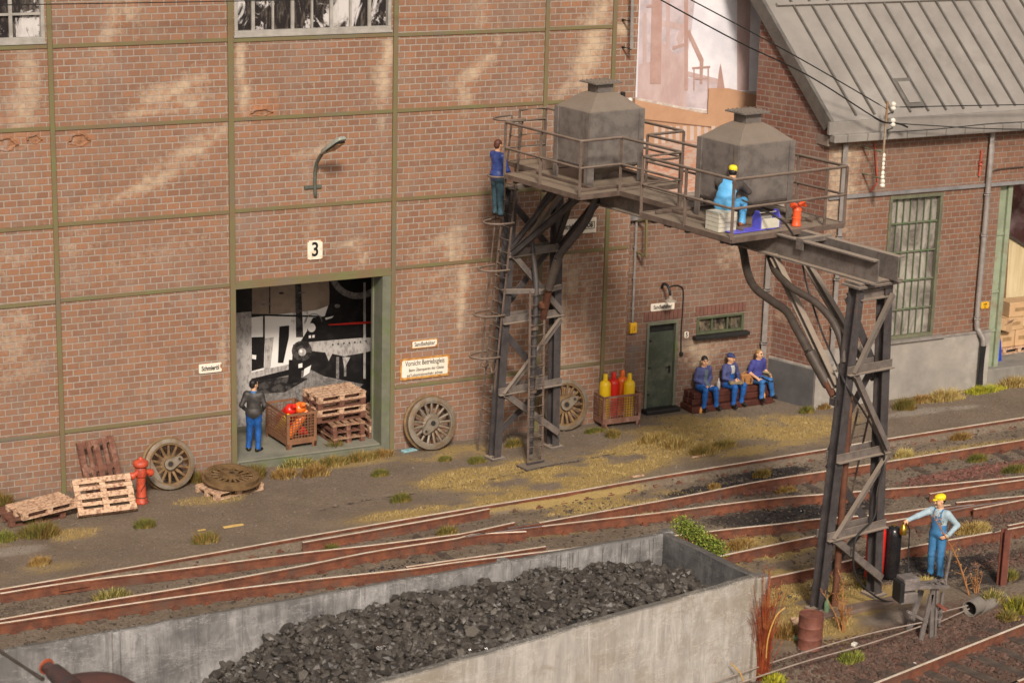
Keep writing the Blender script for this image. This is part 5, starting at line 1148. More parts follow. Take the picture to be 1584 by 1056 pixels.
# ================================================================== SIGNS
def sign(name,label,px,Y,th,mat,rust=None,shape=None,cat='sign',border=0):
    pts=[W(x,y,Y) for x,y in px]; x0=min(p.x for p in pts);x1=max(p.x for p in pts); z0=sum(p.z for p in pts[2:4])/2; z1=sum(p.z for p in pts[:2])/2
    w_,h=x1-x0,z1-z0; t=thing(name,label,cat,((x0+x1)/2,Y-.012,(z0+z1)/2))
    r=.03; 
    poly=shape(w_,h) if shape else [(sx*(w_/2-r*(1-math.cos(a))) ,0) for sx in(1,) for a in()] 
    if not shape:
        poly=[]
        for cx_,cz,a0 in((w_/2-r,h/2-r,0),(-w_/2+r,h/2-r,90),(-w_/2+r,-h/2+r,180),(w_/2-r,-h/2+r,270)):
            for k in range(5): a=R(a0+90*k/4); poly.append((cx_+r*math.cos(a),cz+r*math.sin(a)))
    Mx=Matrix.Rotation(R(90),4,'X'); MB().plate(poly,.024,Matrix.Translation((0,0.0,0))@Mx).build('sign_plate',mat,t)
    if border:
        poly2=[(x*(1-border/(w_/2))+random.uniform(-.008,.008),z*(1-border*1.0/(h/2))+random.uniform(-.006,.006)) for x,z in poly]
        MB().plate(poly2,.0015,Matrix.Translation((0,-.0241,0))@Matrix.Rotation(R(90),4,'X')).build('enamel_face',ENAM,t)
    if rust:
        for (rx,rz,rr,rh) in rust:
            n=9; pl=[(rx*w_+rr*math.cos(6.283*k/n)*random.uniform(.6,1.1),rz*h+rh*math.sin(6.283*k/n)*random.uniform(.6,1.1)) for k in range(n)]
            pl=[(max(-w_/2,min(w_/2,a)),max(-h/2,min(h/2,b))) for a,b in pl]
            MB().plate(pl,.003,Matrix.Translation((0,-.0243,0))@Mx).build('rust_spot',ENRUST,t)
    return t,w_,h
FR=(R(90),0,0); YT=-.0285
t,w_,h=sign('number_sign','white enamel plate with the number 3 above the gateway',[(475,372),(498,371),(498,400),(477,401)],0,.02,ENAMR,[(.5,.5,.06,.05),(-.5,-.5,.05,.03),(.5,-.5,.04,.03),(-.5,.5,.04,.03)]); text_mesh('3',.46,INK,t,(0,YT,.0),FR,.85,bold=.008)
t,w_,h=sign('oil_sign','small white sign reading Schmieröl left of the gateway',[(307,563),(342,560),(342,573),(308,578)],0,.02,ENAM,[(.48,.1,.03,.06)]); text_mesh('Schmieröl',.155,INK,t,(0,YT,0),FR,.68,bold=.003)
t,w_,h=sign('sand_sign','rust-edged sign reading Sandbehälter above the larger warning sign',[(636,527),(676,522),(676,535),(637,539)],0,.02,ENBOR,border=.02,rust=[(.5,-.4,.09,.04),(-.5,0,.03,.08),(.3,-.5,.1,.02)]); text_mesh('Sandbehälter',.15,INK,t,(0,YT,0),FR,.70,bold=.0)
t,w_,h=sign('warning_sign','large rust-stained warning sign reading Vorsicht Betriebsgleis right of the gateway',[(618,556),(693,546),(694,579),(619,588)],0,.02,ENBOR,border=.055,rust=[(-.5,.5,.10,.04),(.5,.5,.12,.05),(.5,0,.03,.12),(-.5,-.3,.03,.12),(.5,-.4,.05,.06),(0,.5,.3,.015),(-.2,-.5,.3,.012)])
text_mesh('Vorsicht Betriebsgleis',.175,INK,t,(0,YT,.13),FR,.68,bold=.0); text_mesh('Beim Überqueren der Gleise',.105,INK,t,(0.04,YT,-.04),FR,.76,bold=.0); text_mesh('auf Lokomotivverkehr achten',.105,INK,t,(0,YT,-.165),FR,.76,bold=.0)
t,w_,h=sign('direction_sign','white arrow sign with the DB emblem behind the inner gantry tower',[(850,340),(921,337),(921,358),(868,364)],0,.02,ENAM,[(-.45,-.1,.05,.03),(-.3,.5,.2,.015),(.2,.5,.3,.012),(.1,-.5,.3,.012)],shape=lambda w,h:[(-w/2,-h*.05),(-w/2+.25,-h/2),(w/2,-h/2),(w/2,h/2),(-w/2+.25,h/2)])
text_mesh('Bahnbetriebswerk',.185,INK,t,(-.12,YT,0),FR,.60,bold=.003)
e=thing('x','','',(0,0,0)); bpy.data.objects.remove(e)
mb=MB(); ex_,ez=w_/2-.18,0.0
for (a_,b_,c_,d_) in((-.13,-.09,.13,-.075),(-.13,.075,.13,.09),(-.13,-.075,-.115,.075),(.115,-.075,.13,.075)): mb.box((ex_+(a_+c_)/2,YT+.003,ez+(b_+d_)/2),(c_-a_,.006,d_-b_))
mb.build('emblem',INK,t); text_mesh('DB',.15,INK,t,(ex_,YT,ez),FR,.8,bold=.005)
t,w_,h=sign('sand_sign','clean white sign reading Sandbehälter above the green door',[(1006,470),(1042,466),(1042,477),(1006,482)],WY,.02,ENAM); text_mesh('Sandbehälter',.15,INK,t,(0,YT,0),FR,.70,bold=.0)
t,w_,h=sign('number_sign','tiny white plate with the number 5 right of the green door',[(1058,513),(1064,512),(1064,522),(1058,522)],WY,.02,ENAM); text_mesh('5',.17,INK,t,(0,YT,0),FR,.8,bold=.003)
t,w_,h=sign('pipe_sign','small yellow plate on the workshop wall beside the downpipe',[(1517,467),(1528,466),(1528,476),(1517,477)],FY,.02,YBOX); text_mesh('H 80',.07,INK,t,(0,YT,.03),FR,.8); text_mesh('1,2',.07,INK,t,(0,YT,-.05),FR,.8)
# ================================================================== WALL FITTINGS
p0=W(488,303,-.05); p1=W(484,292,-.03)
t=thing('wall_lamp','grey-green gooseneck yard lamp on the brick wall above the gateway','lamp',(p0.x,0,p0.z))
sx=Vector((p0.x,0,p0.z))
a_=[W(488,303,-.06)-sx,W(487,285,-.09)-sx,W(488,262,-.14)-sx,W(491,250,-.26)-sx,W(498,238,-.50)-sx]
MB().tube(smoothpath(a_,6),.042,10).build('arm',LAMPG,t,smooth=60)
MB().box(tuple(W(484,289,-.03)-sx),(.42,.05,.07)).build('bracket',LAMPG,t)
h0=W(499,238,-.55)-sx; h1=W(529,216,-1.15)-sx
d=(h1-h0); 
mb=MB(); x_,y_,d_=frame_from(d); L=d.length
secs=[(0,.06,.05),(.12,.12,.075),(.5,.155,.085),(.9,.15,.08),(1.06,.10,.06)]; v=[];f=[]
for s_,w2,h2 in secs:
    c_=h0+d*s_
    for q_,r_ in((-1,-.35),(-1,.3),(-.6,1),(.6,1),(1,.3),(1,-.35)): v.append(c_+x_*q_*w2+y_*r_*h2)
n=6
for i in range(len(secs)-1):
    for k in range(n): f.append((i*n+k,i*n+(k+1)%n,(i+1)*n+(k+1)%n,(i+1)*n+k))
f.append(tuple(range(n-1,-1,-1))); f.append(tuple((len(secs)-1)*n+k for k in range(n)))
hd=MB().add(v,f).build('lamp_head',simple('lamp_hood',(.36,.39,.33),(.28,.30,.26),.4,.2,sc=5,bump=0),t,smooth=40,bevel=.01)
c_=h0+d*.62; Mx=Matrix((x_,d_,y_)).transposed()
mb=MB().box(tuple(c_-y_*.05),(.22,L*.5,.06),M=Mx); mb.build('lamp_glass',simple('amber_glass',(.42,.22,.08),(.10,.05,.03),.15,sc=8,bump=0),hd,bevel=.01)
MB().box(tuple(c_-y_*.035),(.26,L*.56,.05),M=Mx).build('lamp_rim',BLACKM,hd)
# gooseneck over the door
g0=WW(1023,443); t=thing('door_lamp','small dark swan-neck lamp with a white shade over the green door','lamp',(g0.x,WY,g0.z))
s0=Vector((g0.x,WY,g0.z)); P_=[Wp(1024,445,(0,WY-.03,0),(0,1,0))-s0,W(1026,439,WY-.15)-s0,W(1032,441,WY-.32)-s0,W(1036,450,WY-.42)-s0,W(1037,463,WY-.45)-s0]
MB().tube(smoothpath(P_,6),.035,10).build('arm',BLACKM,t,smooth=60)
q_=P_[-1]; MB().lathe([(.04,.10),(.045,.02),(.15,-.03),(.155,-.045),(.10,-.03),(.02,-.0)],tuple(q_),n=22).build('lamp_shade',simple('dusty_shade',(.40,.34,.27),(.28,.24,.19),.6,sc=20),t,smooth=50)
MB().lathe([(.05,.0),(.045,-.06),(.01,-.09)],tuple(q_),n=14).build('lamp_bulb',simple('bulb_glass',(.5,.42,.3),None,.2,bump=0),t,smooth=50)
# yellow box, conduit, rack
c_=W(977,506.5,-.0); X=W(977,506,0).x
xb=WW(977,506); t=thing('junction_box','yellow junction box at the foot of a grey conduit left of the green door','junction box',(xb.x,WY-.06,xb.z))
MB().box((0,0,0),(.20,.12,.27)).build('box_body',YBOX,t,bevel=.02); MB().box((0.01,-.065,0),(.11,.02,.17)).build('cover',YBOX,t,bevel=.008); MB().box((0.01,-.078,-.01),(.015,.006,.09)).build('mark',simple('box_mark',(.3,.17,.02),None,.6,bump=0),t)
tp=WW(978,342); cd=MB().tube([(xb.x-.02,WY-.07,xb.z+.13),(xb.x-.02,WY-.07,tp.z)],.03,8).build('conduit',PIPE,None,smooth=60); tag(cd,'grey conduit running up the annex wall from the yellow box','pipe')
for k in range(3): MB().box((xb.x-.02,WY-.06,xb.z+.5+k*.8),(.10,.05,.03)).build('clamp',PIPE,cd)
t=thing('pipe_rack','small olive and grey bracket frame fixed high on the annex wall','bracket',(0,0,0))
A_,B_,C_,D_=WW(982,343),W(1000,338,WY-.45),W(999,397,WY-.45),WW(982,388)
for a_,b_ in((A_,B_),(B_,C_),(C_,D_)): MB().bar(a_,b_,.05,.05).build('frame_bar',OLIVE,t)
# cable at door 5
cb_=[WW(1034,444),WW(1041,441),WW(1051,442),WW(1056,450),WW(1055,480),WW(1053,510),WW(1052.5,545)]
o=MB().tube(smoothpath([p+Vector((0,-.03,0)) for p in cb_],5),.016,6).build('wall_cable',BLACKM,None,smooth=60); tag(o,'thin black cable running down the brick beside the green door','cable')
q_=cb_[-1]; MB().box((q_.x,WY-.05,q_.z-.03),(.09,.08,.10)).build('switch',BLACKM,o,bevel=.02)
# broken pipe bracket at hall corner, high
t=thing('wall_pipe','grey pipe on two stub brackets at the upper right corner of the brick hall','pipe',(0,0,0))
pa,pb=W(977,0,-.35),W(977,76,-.35); MB().tube([pa+Vector((0,0,1)),pb],.045,10).build('pipe',PIPE,t,smooth=60)
for (x0,y0,x1,y1) in((963,31,976,33),(963,73,976,76)): MB().tube([W(x0,y0,-.02),W(x1,y1,-.34)],.03,8).build('stub_bracket',BLACKM,t,smooth=60)
q_=W(962,146,-.02); t=thing('wall_spotlight','tiny black fitting with a bright bulb at the corner of the brick hall','lamp',tuple(q_)); MB().box((0,-.05,0),(.09,.1,.13)).build('fitting',BLACKM,t,bevel=.01)
q2=W(973,155,-.03)-q_; 
MB().lathe([(.05,-.05),(.06,0),(.05,.05),(.02,.07)],tuple(q2+Vector((0,-.06,0))),n=12).build('bulb',PORC,t,smooth=60)
# insulator mast on workshop
YI=FY-.75
t=thing('insulator_bracket','rusty wire bracket with white insulators in front of the workshop gutter','bracket',(0,0,0))
m0,m1,m2=W(1373,157,YI),W(1368,205,YI),W(1363,277,YI)
MB().bar(m0,m2,.05,.03).build('mast',simple('mast_rust',(.26,.15,.07),(.30,.27,.22),.7,sc=3,bump=.1),t)
for (x0,y0,x1,y1) in((1334,228,1364,235),(1334,268,1363,276)):
    MB().tube([W(x0,y0,FY),W(x1,y1,YI)],.028,8).build('stay',simple('mint_rod',(.16,.18,.12),None,.7,bump=0),t)
MB().bar(W(1353,222,FY-.04),W(1357,280,FY-.04),.04,.03).build('fixing_rail',MATS['faded_red'],t)
MB().bar(W(1346,296,FY-.04),W(1357,283,FY-.04),.04,.03).build('fixing_rail',MATS['faded_red'],t)
for x0,y0,r_ in((1382,165,.075),(1381,190,.075),(1367,244,.05),(1366,257,.05),(1365,271,.06),(1365,284,.07)):
    q_=W(x0,y0,YI); MB().lathe([(r_*.5,-.10),(r_*.9,-.08),(r_,-.03),(r_*.55,0),(r_*.9,.03),(r_*.85,.09),(r_*.3,.12)],tuple(q_),n=14).build('insulator',PORC,t,smooth=60)
for x0,y0 in((1382,170),(1381,195)): MB().tube([W(x0,y0+3,YI),W(x0-9,y0+7,YI)],.02,6).build('insulator_pin',BLACKM,t)
def wire(label,pts,r=.014,mat=BLACKM,n=6):
    o=MB().tube(smoothpath(pts,n),r,6).build('overhead_wire',mat,None,smooth=60); return tag(o,label,'wire')
# wires come from the far side of the yard to the insulators
def wpts(px,Ys): return [W(x,y,Y_) for (x,y),Y_ in zip(px,Ys)]
wire('upper overhead wire running from the top of the view to the upper insulator',wpts([(1372,169),(1250,98),(1140,38),(1040,-15)],[YI,-1.9,-2.4,-2.9]),.016)
wire('lower overhead wire running down to the lower insulator',wpts([(1376,191),(1350,180),(1250,117),(1140,64),(1022,0),(985,-22)],[YI,YI-.05,-2.0,-2.5,-3,-3.2]),.018)
wire('thin wire leaving the upper insulator towards the right edge',wpts([(1384,166),(1480,164),(1640,161)],[YI,YI,YI]),.014)
wire('thin sagging wire leaving the lower insulator towards the right edge',wpts([(1384,191),(1450,195),(1520,199),(1640,201)],[YI,YI,YI,YI]),.014)
wire('thin wire rising from the bracket towards the right edge under the gutter',wpts([(1372,205),(1450,200),(1540,191),(1640,187)],[YI,YI,YI,YI]),.012)
o=MB().tube(smoothpath([W(1350,180,YI),W(1366,189,YI),W(1386,191,YI),W(1395,193,YI),W(1404,197,YI)],4),.026,6).build('wire_splice',BLACKM,None); tag(o,'thick twisted splice on the lower overhead wire at the insulator','wire')
wire('long horizontal wire crossing high in front of the brick hall at the top left',wpts([(-60,9),(200,5),(420,1),(700,-4)],[-.75,-.75,-.75,-.75]),.012)
# ================================================================== PEOPLE
M_SKIN=simple('skin',(.62,.36,.21),(.55,.30,.17),.55,sc=12,bump=0); M_HAIRK=simple('black_hair',(.018,.014,.012),None,.5,sc=20,bump=.3); M_HAIRB=simple('brown_hair',(.10,.035,.022),None,.5,sc=20,bump=.3); M_HAIRF=simple('fair_hair',(.30,.17,.065),None,.6,sc=20,bump=.3)
M_EYE=simple('dark_eye',(.03,.02,.018),None,.3,bump=0); M_LIP=simple('lips',(.42,.17,.11),None,.5,bump=0)
def cl(n,c,c2=None,r=.75): return simple(n,c,c2 or tuple(v*.6 for v in c),r,sc=9,bump=.5)
C_NAVY=cl('navy_jacket',(.065,.075,.20)); C_JEAN=cl('blue_jeans',(.018,.11,.33),(.05,.16,.36)); C_JACK=cl('charcoal_jacket',(.038,.035,.032),(.07,.064,.058),.5); C_TROU=cl('blue_trousers',(.012,.10,.36)); C_SHOE=cl('black_shoe',(.016,.013,.012),None,.35); C_DUNG=cl('dungaree_blue',(.035,.15,.32),(.06,.20,.38)); C_LSH=cl('pale_blue_shirt',(.36,.47,.52),(.28,.38,.43)); C_YCAP=cl('yellow_cap',(.85,.68,.02),(.75,.58,.02),.5); C_NCAP=cl('navy_cap',(.04,.05,.15)); C_BLU2=cl('climber_jacket',(.022,.045,.19),(.05,.08,.24),.4); C_TEAL=cl('teal_trousers',(.04,.085,.11)); C_POLO=cl('blue_polo',(.055,.06,.26)); C_KNIT=cl('grey_knit',(.12,.16,.19)); C_LBLU=cl('light_blue_dungarees',(.12,.42,.72),(.09,.33,.60),.45); C_DSH=cl('dark_shirt',(.055,.046,.04),(.085,.072,.062)); C_WHT=cl('white_vest',(.55,.55,.50)); C_BOOT=cl('brown_boot',(.33,.11,.06),None,.5)
def V3(*a): return np.array(a,float)
def sd_cap(P,a,b,ra,rb):
    ab=b-a; h=np.clip(((P-a)@ab)/max(ab@ab,1e-9),0,1); return np.linalg.norm(P-a-h[:,None]*ab,axis=1)-(ra+(rb-ra)*h)
def sd_ell(P,c,r,M=None):
    q=(P-c); q=q@M if M is not None else q; k0=np.linalg.norm(q/r,axis=1); k1=np.linalg.norm(q/(r*r),axis=1); return k0*(k0-1)/np.maximum(k1,1e-6)
def rotz(a): c,s=math.cos(a),math.sin(a); return np.array([[c,-s,0],[s,c,0],[0,0,1.]])
def rotx(a): c,s=math.cos(a),math.sin(a); return np.array([[1.,0,0],[0,c,-s],[0,s,c]])
def surface(prims,vox,paint=None):
    lo=np.full(3,1e9);hi=-lo
    bbs=[]
    for p in prims:
        if p[0]=='c': a,b,ra,rb=p[1:5]; r=max(ra,rb); l=np.minimum(a,b)-r; h=np.maximum(a,b)+r
        else: c,r=p[1],p[2]; r_=np.full(3,max(r)); l=c-r_; h=c+r_
        bbs.append((l,h)); lo=np.minimum(lo,l);hi=np.maximum(hi,h)
    lo-=3*vox;hi+=3*vox; n=np.ceil((hi-lo)/vox).astype(int)+1
    Fd=np.full(n,.2)
    for p,(l,h) in zip(prims,bbs):
        mg=.05; i0=np.maximum(((l-mg-lo)/vox).astype(int),0); i1=np.minimum(((h+mg-lo)/vox).astype(int)+2,n)
        g=np.stack(np.meshgrid(*[lo[k]+vox*np.arange(i0[k],i1[k]) for k in range(3)],indexing='ij'),-1).reshape(-1,3)
        d=(sd_cap(g,*p[1:5]) if p[0]=='c' else sd_ell(g,p[1],p[2],p[3])).reshape(i1-i0); k=p[-1]
        cur=Fd[i0[0]:i1[0],i0[1]:i1[1],i0[2]:i1[2]]
        if k>0:
            hh=np.clip(.5+.5*(cur-d)/k,0,1); Fd[i0[0]:i1[0],i0[1]:i1[1],i0[2]:i1[2]]=cur*(1-hh)+d*hh-k*hh*(1-hh)
        else: Fd[i0[0]:i1[0],i0[1]:i1[1],i0[2]:i1[2]]=np.minimum(cur,d)
    s=Fd<0; c=np.zeros(n-1,int)
    off=[(a,b,e) for a in(0,1) for b in(0,1) for e in(0,1)]
    sub=lambda A,o:A[o[0]:A.shape[0]-1+o[0],o[1]:A.shape[1]-1+o[1],o[2]:A.shape[2]-1+o[2]]
    for o in off: c+=sub(s,o)
    act=(c>0)&(c<8); idx=-np.ones(act.shape,int); ijk=np.argwhere(act); idx[act]=np.arange(len(ijk))
    acc=np.zeros((len(ijk),3)); cn=np.zeros(len(ijk))
    for a in range(8):
        for b in range(a+1,8):
            oa,ob=np.array(off[a]),np.array(off[b])
            if np.abs(oa-ob).sum()!=1: continue
            fa=Fd[tuple((ijk+oa).T)];fb=Fd[tuple((ijk+ob).T)]; m_=(fa<0)!=(fb<0); t=fa[m_]/(fa[m_]-fb[m_]); acc[m_]+=oa+t[:,None]*(ob-oa); cn[m_]+=1
    P=lo+vox*(ijk+acc/cn[:,None]); faces=[]
    for ax in range(3):
        o=[0,0,0];o[ax]=1; A=s[tuple(slice(0,-1 if k==ax else None) for k in range(3))]; B=s[tuple(slice(1 if k==ax else 0,None) for k in range(3))]
        e=np.argwhere(A!=B); u,v=(ax+1)%3,(ax+2)%3; e=e[(e[:,u]>0)&(e[:,v]>0)&(e[:,u]<n[u]-1)&(e[:,v]<n[v]-1)]
        sg=A[tuple(e.T)]
        def cell(du,dv):
            q=e.copy(); q[:,u]-=du; q[:,v]-=dv; return idx[tuple(q.T)]
        q=np.stack([cell(1,1),cell(0,1),cell(0,0),cell(1,0)],1); q[~sg]=q[~sg][:,::-1]; faces.append(q)
    return P,np.concatenate(faces)
def person(name,label,loc,rz,J,look,vox=.0115,scale=1.,extra=(),paint=None,group=None):
    """J joints; look: dict of materials"""
    K=dict(J); sk=look; pr_=[]; 
    LB=look.get('bulk',1.13)
    def cap(a,b,ra,rb,m_,k=.03):
        q_=LB if max(ra,rb)>.027 else 1.04
        pr_.append(('c',V3(*a),V3(*b),ra*q_,rb*q_,m_,k))
    def ell(c,r,m_,k=.02,M=None): pr_.append(('e',V3(*c),V3(*r),M,m_,k))
    pel,che,nck,hd=V3(*K['pelvis']),V3(*K['chest']),V3(*K['neck']),V3(*K['head'])
    up=che-pel; up/=np.linalg.norm(up); shv=V3(*K['shR'])-V3(*K['shL']); shv/=np.linalg.norm(shv); fw=np.cross(up,shv); fw/=np.linalg.norm(fw); MT=np.stack([shv,fw,up],1)
    top=sk['top']; bot=sk['bottom']; fat=look.get('fat',1.)*1.10
    ell(che+up*.04+fw*.0,(.175*fat,.115*fat,.17),top,.05,MT); ell(che*.5+pel*.5,(.155*fat,.115*fat,.17),top,.06,MT); ell(pel+up*.02,(.165*fat,.125*fat,.12),sk.get('hip',bot),.05,MT)
    if 'coat' in sk: # jacket skirt
        ell(pel+up*.0,(.178*fat,.140*fat,.155),sk['coat'],.03,MT)
    cap(V3(*K['shL'])*.85+che*.15+up*.0,V3(*K['shR'])*.85+che*.15,.075,.075,top,.05)
    cap(che+up*.12,nck,.075,.056,sk.get('collar',top),.04); cap(nck,hd-V3(0,0,.04),.052,.055,'skin',.02)
    # head
    ya,pi_=K.get('yaw',0.),K.get('pitch',0.); MH=rotz(ya)@rotx(pi_)
    def h(x,y,z): return hd+MH@V3(x*1.07,y*1.07,z*1.07)
    ell(h(0,0,.025),(.076,.095,.098),'skin',.02,MH); ell(h(0,.018,-.045),(.058,.074,.072),'skin',.03,MH); ell(h(0,.062,-.085),(.026,.024,.022),'skin',.02,MH)
    cap(h(0,.088,.03),h(0,.113,-.012),.010,.016,'skin',.012); cap(h(-.03,.083,.052),h(.03,.083,.052),.011,.011,'skin',.012)
    for s in(-1,1):
        ell(h(s*.078,-.005,.0),(.012,.024,.034),'skin',.006,MH); ell(h(s*.030,.0865,.026),(.014,.009,.008),'eye',0,MH); ell(h(s*.042,.055,-.02),(.025,.03,.028),'skin',.02,MH)
        cap(h(s*.018,.094,.047),h(s*.046,.084,.047),.006,.005,'hair',0)
    cap(h(-.021,.089,-.047),h(.021,.089,-.047),.006,.006,'lip',0)
    if sk.get('hair',None) and sk.get('cap') in('peak','flat'): ell(h(0,-.035,.01),(.080,.078,.070),'hair',.008,MH); ell(h(0,-.045,.075),(.090,.080,.062),'hat',.01,MH)
    elif sk.get('hair',None): ell(h(0,-.018,.045),(.085,.097,.092),'hair',.008,MH); ell(h(0,-.05,-.0),(.076,.062,.075),'hair',.01,MH)
    if sk.get('cap')=='peak':
        ell(h(0,-.008,.095),(.098,.115,.052),'hat',.01,MH); ell(h(0,-.01,.075),(.088,.10,.045),'hat',.01,MH); ell(h(0,.105,.062),(.062,.05,.012),'hat',.012,MH@rotx(-.25))
    if sk.get('cap')=='beanie': ell(h(0,-.018,.065),(.088,.10,.085),'hat',.005,MH)
    if sk.get('cap')=='flat': ell(h(0,-.01,.075),(.093,.11,.068),'hat',.01,MH); ell(h(0,.095,.07),(.058,.045,.012),'hat',.012,MH@rotx(-.3))
    # limbs
    for s,L in((-1,'L'),(1,'R')):
        sh,el_,ha=V3(*K['sh'+L]),V3(*K['el'+L]),V3(*K['ha'+L]); slv=sk.get('sleeve',top); fore=sk.get('fore',slv)
        cap(sh,el_,.066,.050,slv,.04); 
        if sk.get('short'): cap(el_,ha,.040,.028,'skin',.025); cap(sh,sh*.45+el_*.55,.070,.066,slv,.02)
        else: cap(el_,ha,.050,.036,fore,.03); cap(ha-(ha-el_)/np.linalg.norm(ha-el_)*.04,ha,.040,.038,fore,.01)
        d=(ha-el_)/np.linalg.norm(ha-el_); hdv=K.get('hdir'+L); hdv=V3(*hdv)/np.linalg.norm(hdv) if hdv is not None else d
        # palm & five fingers
        nrm_=V3(*K.get('palm'+L,(-s,0.0,0.001))); nrm_=nrm_-hdv*(nrm_@hdv); nrm_/=np.linalg.norm(nrm_); sd_=np.cross(hdv,nrm_)*(-s)
        cap(ha,ha+hdv*.03,.028,.030,'skin',.015); Mh=np.stack([sd_,nrm_,hdv],1); ell(ha+hdv*.065,(.042,.020,.050),'skin',.012,Mh)
        cu=K.get('curl'+L,.35)
        for i,(o_,ln) in enumerate(((-.031,.066),(-.011,.078),(.010,.073),(.030,.056))):
            b=ha+hdv*.10+sd_*o_; m1=b+(hdv*math.cos(cu)+nrm_*math.sin(cu))*ln*.5; m2=m1+(hdv*math.cos(cu*2.2)+nrm_*math.sin(cu*2.2))*ln*.5
            cap(b,m1,.0105,.010,'skin',.004); cap(m1,m2,.010,.0085,'skin',.003)
        b=ha+hdv*.035-sd_*.033; m1=b+(hdv*.6-sd_*.6+nrm_*.3)*.042; m2=m1+(hdv*.85-sd_*.15+nrm_*.45)*.034; cap(b,m1,.0135,.012,'skin',.006); cap(m1,m2,.012,.0095,'skin',.003)
        hp,kn,an=V3(*K['hip'+L]),V3(*K['kn'+L]),V3(*K['an'+L]); 
        cap(hp,kn,.092*fat**.5,.066,bot,.04); cap(kn,an+V3(0,0,.02),.064,.052,bot,.03); cap(kn+(an-kn)*.25,kn+(an-kn)*.5,.064,.058,bot,.03)
        cap(an+(kn-an)*.08,an+(kn-an)*.02,.058,.062,bot,.015)
        t=V3(*K.get('toe'+L,(0,1,0))); t/=np.linalg.norm(t); shm=sk.get('shoe','shoe')
        cap(an-t*.045+V3(0,0,-.035),an+t*.12+V3(0,0,-.05),.044,.036,shm,.02); cap(an+V3(0,0,.0),an+t*.04-V3(0,0,.02),.042,.042,shm,.02); cap(an+t*.10-V3(0,0,.05),an+t*.155-V3(0,0,.055),.038,.032,shm,.02)
    for e in extra: pr_.append(e)
    prims=[(p[0],)+p[1:-2]+(p[-1],) if False else p for p in pr_]
    P,Fq=surface([ (p[0],p[1],p[2],p[3],p[4],p[6]) if p[0]=='c' else (p[0],p[1],p[2],p[3],p[5]) for p in pr_],vox)
    mats=[]; cen=P[Fq].mean(1); best=np.full(len(cen),1e9); bi=np.zeros(len(cen),int)
    for p in pr_:
        key=p[-2]; 
        if key not in mats: mats.append(key)
        d=sd_cap(cen,*p[1:5]) if p[0]=='c' else sd_ell(cen,p[1],p[2],p[3])
        if key in('eye','lip'): d=d-.004
        if key in('hat',): d=d-.004
        m_=d<best; best[m_]=d[m_]; bi[m_]=mats.index(key)
    if paint:
        loc_=(cen-che)@MT
        for key,fn in paint:
            if key not in mats: mats.append(key)
            names=np.array(mats,dtype=object)[bi]; m_=fn(loc_,names,cen); bi[m_]=mats.index(key)
    # shoulders etc smoothing: laplacian pass
    nv=len(P); E=np.concatenate([Fq[:,[0,1]],Fq[:,[1,2]],Fq[:,[2,3]],Fq[:,[3,0]]]); 
    for it in range(2):
        S=np.zeros_like(P); cn=np.zeros(nv)
        np.add.at(S,E[:,0],P[E[:,1]]); np.add.at(cn,E[:,0],1); P=P*.5+.5*S/np.maximum(cn,1)[:,None]
    # cloth folds
    fold=np.sin(P[:,2]*70+np.sin(P[:,0]*22)*2+P[:,1]*30)*.0022
    me=bpy.data.meshes.new('body'); me.from_pydata(P.tolist(),[],Fq.tolist())
    for k in mats: me.materials.append(LOOK(k,look))
    me.polygons.foreach_set('material_index',bi.astype(np.int32)); me.polygons.foreach_set('use_smooth',[True]*len(me.polygons)); me.update()
    o=bpy.data.objects.new(name,me); COL.objects.link(o); o.location=loc; o.rotation_euler=(0,0,rz); o.scale=(scale,)*3; return tag(o,label,'person',group)
def LOOK(k,look):
    d=dict(skin=M_SKIN,eye=M_EYE,lip=M_LIP,hair=look.get('hair') or M_HAIRK,hat=look.get('hatm'),shoe=look.get('shoem',C_SHOE)); return d[k] if k in d and d[k] else look['m'][k]
def lookdir(dx,dy): return math.atan2(dy,dx)-math.pi/2   # rz so local +Y points along (dx,dy)
ST_=dict(pelvis=(0,0,.96),chest=(0,.005,1.27),neck=(0,-.01,1.47),head=(0,.02,1.63),shL=(-.175,0,1.41),shR=(.175,0,1.41),elL=(-.25,-.03,1.14),elR=(.25,-.03,1.14),haL=(-.25,.06,.90),haR=(.25,.06,.90),
 hipL=(-.085,0,.92),hipR=(.085,0,.92),knL=(-.10,.03,.50),knR=(.10,.03,.50),anL=(-.11,-.02,.09),anR=(.11,-.02,.09),toeL=(-.2,1,0),toeR=(.2,1,0))
# man at the gateway: seen from behind, looking right, hands in jacket pockets
g=G(393,697,.18)
J=dict(ST_); J.update(elL=(-.28,-.09,1.15),elR=(.26,-.05,1.15),haL=(-.20,.08,1.0),haR=(.20,.10,.99),hdirL=(.4,.6,-.6),hdirR=(-.4,.6,-.6),yaw=-.75,anL=(-.13,.0,.09),anR=(.10,-.05,.09),toeR=(.5,.85,0),palmL=(.3,-.5,.3),palmR=(-.3,-.5,.3))
person('person','man in dark grey jacket and blue trousers, seen from behind, standing in the gateway',(g.x,g.y,.18),lookdir(.45,.9),J,dict(top='jack',bottom='trou',coat='jack',hair=M_HAIRK,collar='col',m=dict(jack=C_JACK,trou=C_TROU,col=cl('blue_collar',(.05,.16,.35)))),scale=1.0)
